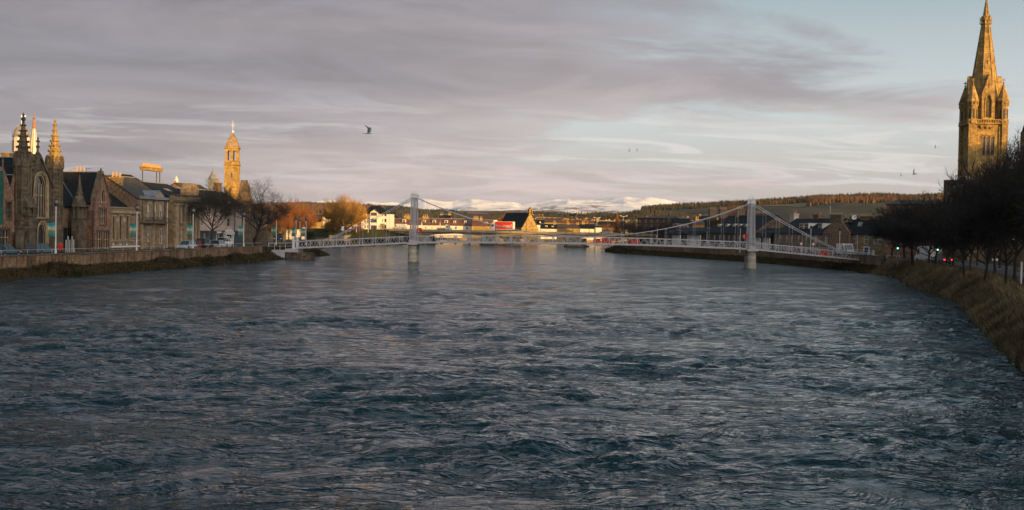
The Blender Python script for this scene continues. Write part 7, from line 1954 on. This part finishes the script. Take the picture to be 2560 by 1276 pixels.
p = at(857, 580, 405); t = thing('notice_board', 'small white notice board below the golden willow', 'notice board', (p.x, p.y, 3.6)); MB().tube((0, 0, 0), (0, 0, 1.8), .06).obj('post', M['pole'], t); MB().box(-.45, .45, -.08, 0, 1.0, 2.4).obj('board', M['white'], t)
# bollards by the church
for i, px in enumerate((165, 170, 174.5, 180, 184.5)):
    p, a = lcar(px, 10.2); t = thing('bollard', ['leftmost', 'second', 'middle', 'fourth', 'rightmost'][i]+' of the five pale posts outside the church side door', 'bollard', (p.x, p.y, 2.0), 0, 'pale posts outside the church side door')
    MB().tube((0, 0, 0), (0, 0, 2.2 if i % 2 else 1.7), .05, n=6).obj('post', M['pole'], t)

# ================================================================ PEOPLE
M['skin'] = mat('skin', (.42, .26, .18), rough=.6); M['coat_dark'] = mat('dark_coat', (.015, .016, .02)); M['coat_red'] = mat('red_coat', (.50, .02, .02)); M['trouser'] = mat('dark_trousers', (.02, .022, .03)); M['hair'] = mat('brown_hair', (.03, .02, .012))
def skin_mesh(name, pts, edges, rad, m, root=0, sub=1):
    me = bpy.data.meshes.new(name); me.from_pydata(pts, edges, []); o = bpy.data.objects.new(name, me); COL.objects.link(o)
    md = o.modifiers.new('s', 'SKIN'); me.skin_vertices[0].data[root].use_root = True
    for i, r in enumerate(rad): me.skin_vertices[0].data[i].radius = (r if isinstance(r, tuple) else (r, r))
    s_ = o.modifiers.new('b', 'SUBSURF'); s_.levels = sub; s_.render_levels = sub
    dg = bpy.context.evaluated_depsgraph_get(); dg.update(); r_ = bpy.data.meshes.new_from_object(o.evaluated_get(dg)); bpy.data.objects.remove(o)
    r_.name = name; r_.materials.clear(); r_.materials.append(m); r_.polygons.foreach_set('use_smooth', [True]*len(r_.polygons)); return r_
def person(label, loc, rot, coat, coat_len=.0, swing=.16, h=1.74):
    t = thing('person', label, 'person', loc, rot); k = h/1.74
    J = [(0, 0, .95), (0, 0, 1.15), (0, 0, 1.38), (0, 0, 1.5), (0, .02, 1.58), (0, .03, 1.68),
         (-.10, 0, .90), (-.11, swing, .50), (-.11, swing*1.3-.12, .09), (-.11, swing*1.3+.06, .03), (.10, 0, .90), (.11, -swing*.5, .50), (.11, -swing*1.7, .10), (.11, -swing*1.6+.12, .03),
         (-.19, 0, 1.42), (-.25, -.06, 1.15), (-.24, .02, .90), (.19, 0, 1.42), (.25, .06, 1.15), (.24, .16, .92)]
    E = [(0, 1), (1, 2), (2, 3), (3, 4), (4, 5), (0, 6), (6, 7), (7, 8), (8, 9), (0, 10), (10, 11), (11, 12), (12, 13), (2, 14), (14, 15), (15, 16), (2, 17), (17, 18), (18, 19)]
    rad = [.12, .11, .13, .055, .085, .08, .085, .06, .04, .035, .085, .06, .04, .035, .06, .042, .03, .06, .042, .03]
    body = inst('body', skin_mesh('body', J, E, rad, M['skin']), t)
    hands = MB()
    cj = [J[0], J[1], J[2], J[3], J[14], J[15], (-.24, .01, .93), J[17], J[18], (.24, .14, .95)]; cr = [.155, .15, .165, .075, .085, .065, .052, .085, .065, .052]
    pts = cj+[(0, 0, .95-.12-coat_len)]; cr.append((.19+.1*coat_len, .16+.08*coat_len))
    inst('coat', skin_mesh('coat', pts, [(10, 0), (0, 1), (1, 2), (2, 3), (2, 4), (4, 5), (5, 6), (2, 7), (7, 8), (8, 9)], cr, M[coat]), t)
    inst('trousers', skin_mesh('trousers', [J[0], J[6], J[7], (J[8][0], J[8][1], .13), J[10], J[11], (J[12][0], J[12][1], .14)], [(0, 1), (1, 2), (2, 3), (0, 4), (4, 5), (5, 6)], [.13, .1, .078, .062, .1, .078, .062], M['trouser']), t)
    sh = MB()
    for i in (9, 13): x, y, z = J[i]; sh.box(x-.045, x+.045, y-.16, y+.09, 0, .09)
    sh.obj('shoes', M['coat_dark'], t)
    MB().ball((0, .0, 1.68), .108, 10, 7, 1.05).obj('hair', M['hair'], t)
    f = MB()
    for x in (-.035, .035): f.ball((x, .105, 1.665), .013, 6, 4)
    f.box(-.012, .012, .10, .135, 1.615, 1.655); f.box(-.03, .03, .10, .112, 1.585, 1.595); f.obj('face', M['skin'], t)
    for s in (-1, 1):
        hm_ = MB(); x, y, z = (s*.24, .02 if s < 0 else .17, .87)
        hm_.box(x-.018, x+.018, y-.04, y+.04, z-.06, z+.03)
        for q in range(4): L_ = (.075, .085, .08, .06)[q]; yy = y-.032+q*.021; hm_.tube((x, yy, z-.06), (x-s*.012, yy+.004, z-.06-L_*.6), .0095, .009, 5); hm_.tube((x-s*.012, yy+.004, z-.06-L_*.6), (x-s*.028, yy+.006, z-.06-L_), .009, .007, 5)
        hm_.tube((x, y+.035, z), (x-s*.02, y+.07, z-.05), .011, .009, 5); hm_.obj('hand', M['skin'], t)
    t.scale = (k, k, k); return t
s_ = (at(1083, 600, 218.).x-bridge.location.x); p = BP(s_, -.2, BZ(s_)-.05); person('person in dark clothes walking on the footbridge right of its left tower', p, R(-90)+0, 'coat_dark')
s_ = (at(2126, 635, 213.).x-bridge.location.x); p = BP(s_, .2, BZ(min(s_, BL+21.3))-.05); person('person in dark clothes at the right end of the footbridge', p, R(95), 'coat_dark', swing=.1)
p, a = lcar(151.5, 1.3); person('person in a long red coat walking behind the left quay wall', (p.x, p.y, 2.04), R(200), 'coat_red', coat_len=.35)

# ================================================================ BIRDS
M['gull_grey'] = mat('gull_wing_grey', (.20, .22, .23)); M['gull_white'] = mat('gull_white_plumage', (.62, .60, .58)); M['gull_black'] = mat('gull_wing_tip', (.02, .02, .02))
def gull(label, pos, rot, sc_=1., name='gull', group=None, roll=0.):
    t = thing(name, label, 'gull', pos, 0, group)
    MB().lathe([(.008, -.26), (.03, -.2), (.045, -.1), (.055, .0), (.045, .09), (.028, .14), (.034, .17), (.03, .2), (.012, .225), (.006, .26)], n=10).obj('body', M['gull_white'], t, rot=(0, R(90), 0), smooth=True)
    MB().add([(-.22, -.02, 0), (-.38, -.06, .0), (-.39, 0, .005), (-.38, .06, 0), (-.22, .02, .012)], [(0, 1, 2, 3, 4), (4, 3, 2, 1, 0)]).obj('tail', M['gull_white'], t)
    MB().tube((.25, 0, -.005), (.31, 0, -.02), .008, .002, 5).obj('beak', M['pot'], t)
    for s in (-1, 1):
        # shoulder, wrist, tip: wings raised
        A_ = Vector((.06, s*.04, .03)); B_ = Vector((.12 if s < 0 else .10, s*.20, .30)); C_ = Vector((-.12, s*.34, .44)) if s < 0 else Vector((.02, s*.36, .52))
        ch = [(A_, .17), (B_, .15), (B_.lerp(C_, .6), .085), (C_, .012)]
        w_ = MB(); vs = []
        for c, k in ch: vs += [c+Vector((k*.25, 0, .008)), c+Vector((-k*.75, 0, -.004)), c+Vector((-k*.2, 0, .018))]
        fs = []
        for j in range(3): a = j*3; fs += [(a, a+3, a+4, a+1), (a, a+2, a+5, a+3), (a+2, a+1, a+4, a+5)]
        w_.add(vs, fs); wo = w_.obj('wing', M['gull_grey'], t)
        tp = B_.lerp(C_, .72); MB().add([tp+Vector((.02, 0, .012)), tp+Vector((-.055, 0, 0)), C_+Vector((-.02, 0, .0)), C_+Vector((.008, 0, .012)), tp+Vector((-.01, 0, .026))], [(0, 1, 2, 3), (0, 4, 3), (4, 1, 2, 3)]).obj('wing_tip', M['gull_black'], wo)
    t.rotation_euler = rot; t.scale = (sc_,)*3
    return t
p = at(921, 334, 78); gull('gull flying with raised wings in the middle of the sky', p, (R(-12), R(-4), R(-12)), 1.0, group=None)
for px, py, D, sz, lab in ((2252, 440, 150, .9, 'small pale gull left of the flat roofed block'), (2285, 436, 130, 1.0, 'small dark gull nearest the flat roofed block'), (1573, 379, 220, .9, 'left one of the two tiny far gulls'), (1593, 379, 215, .9, 'right one of the two tiny far gulls'), (2339, 370, 200, .8, 'tiny pale gull left of the steeple')):
    gull(lab, at(px, py, D), (R(40), 0, R(px)), sz, group='small far gulls')
# ================================================================ THE AIR
hz = bpy.data.materials.new('thin_haze'); hz.use_nodes = True; g = NT(hz.node_tree)
pv_ = g.n('ShaderNodeVolumePrincipled'); pv_.inputs['Color'].default_value = (.62, .76, 1.0, 1); pv_.inputs['Density'].default_value = 1.5e-5; pv_.inputs['Anisotropy'].default_value = .1
out = g.n('ShaderNodeOutputMaterial'); g.t.links.new(pv_.outputs[0], out.inputs['Volume'])
tag(MB().box(-15500, 15500, -1600, 25000, -2.0, 480).obj('haze', hz), 'thin pale morning haze over the far hills', 'haze', kind='stuff')
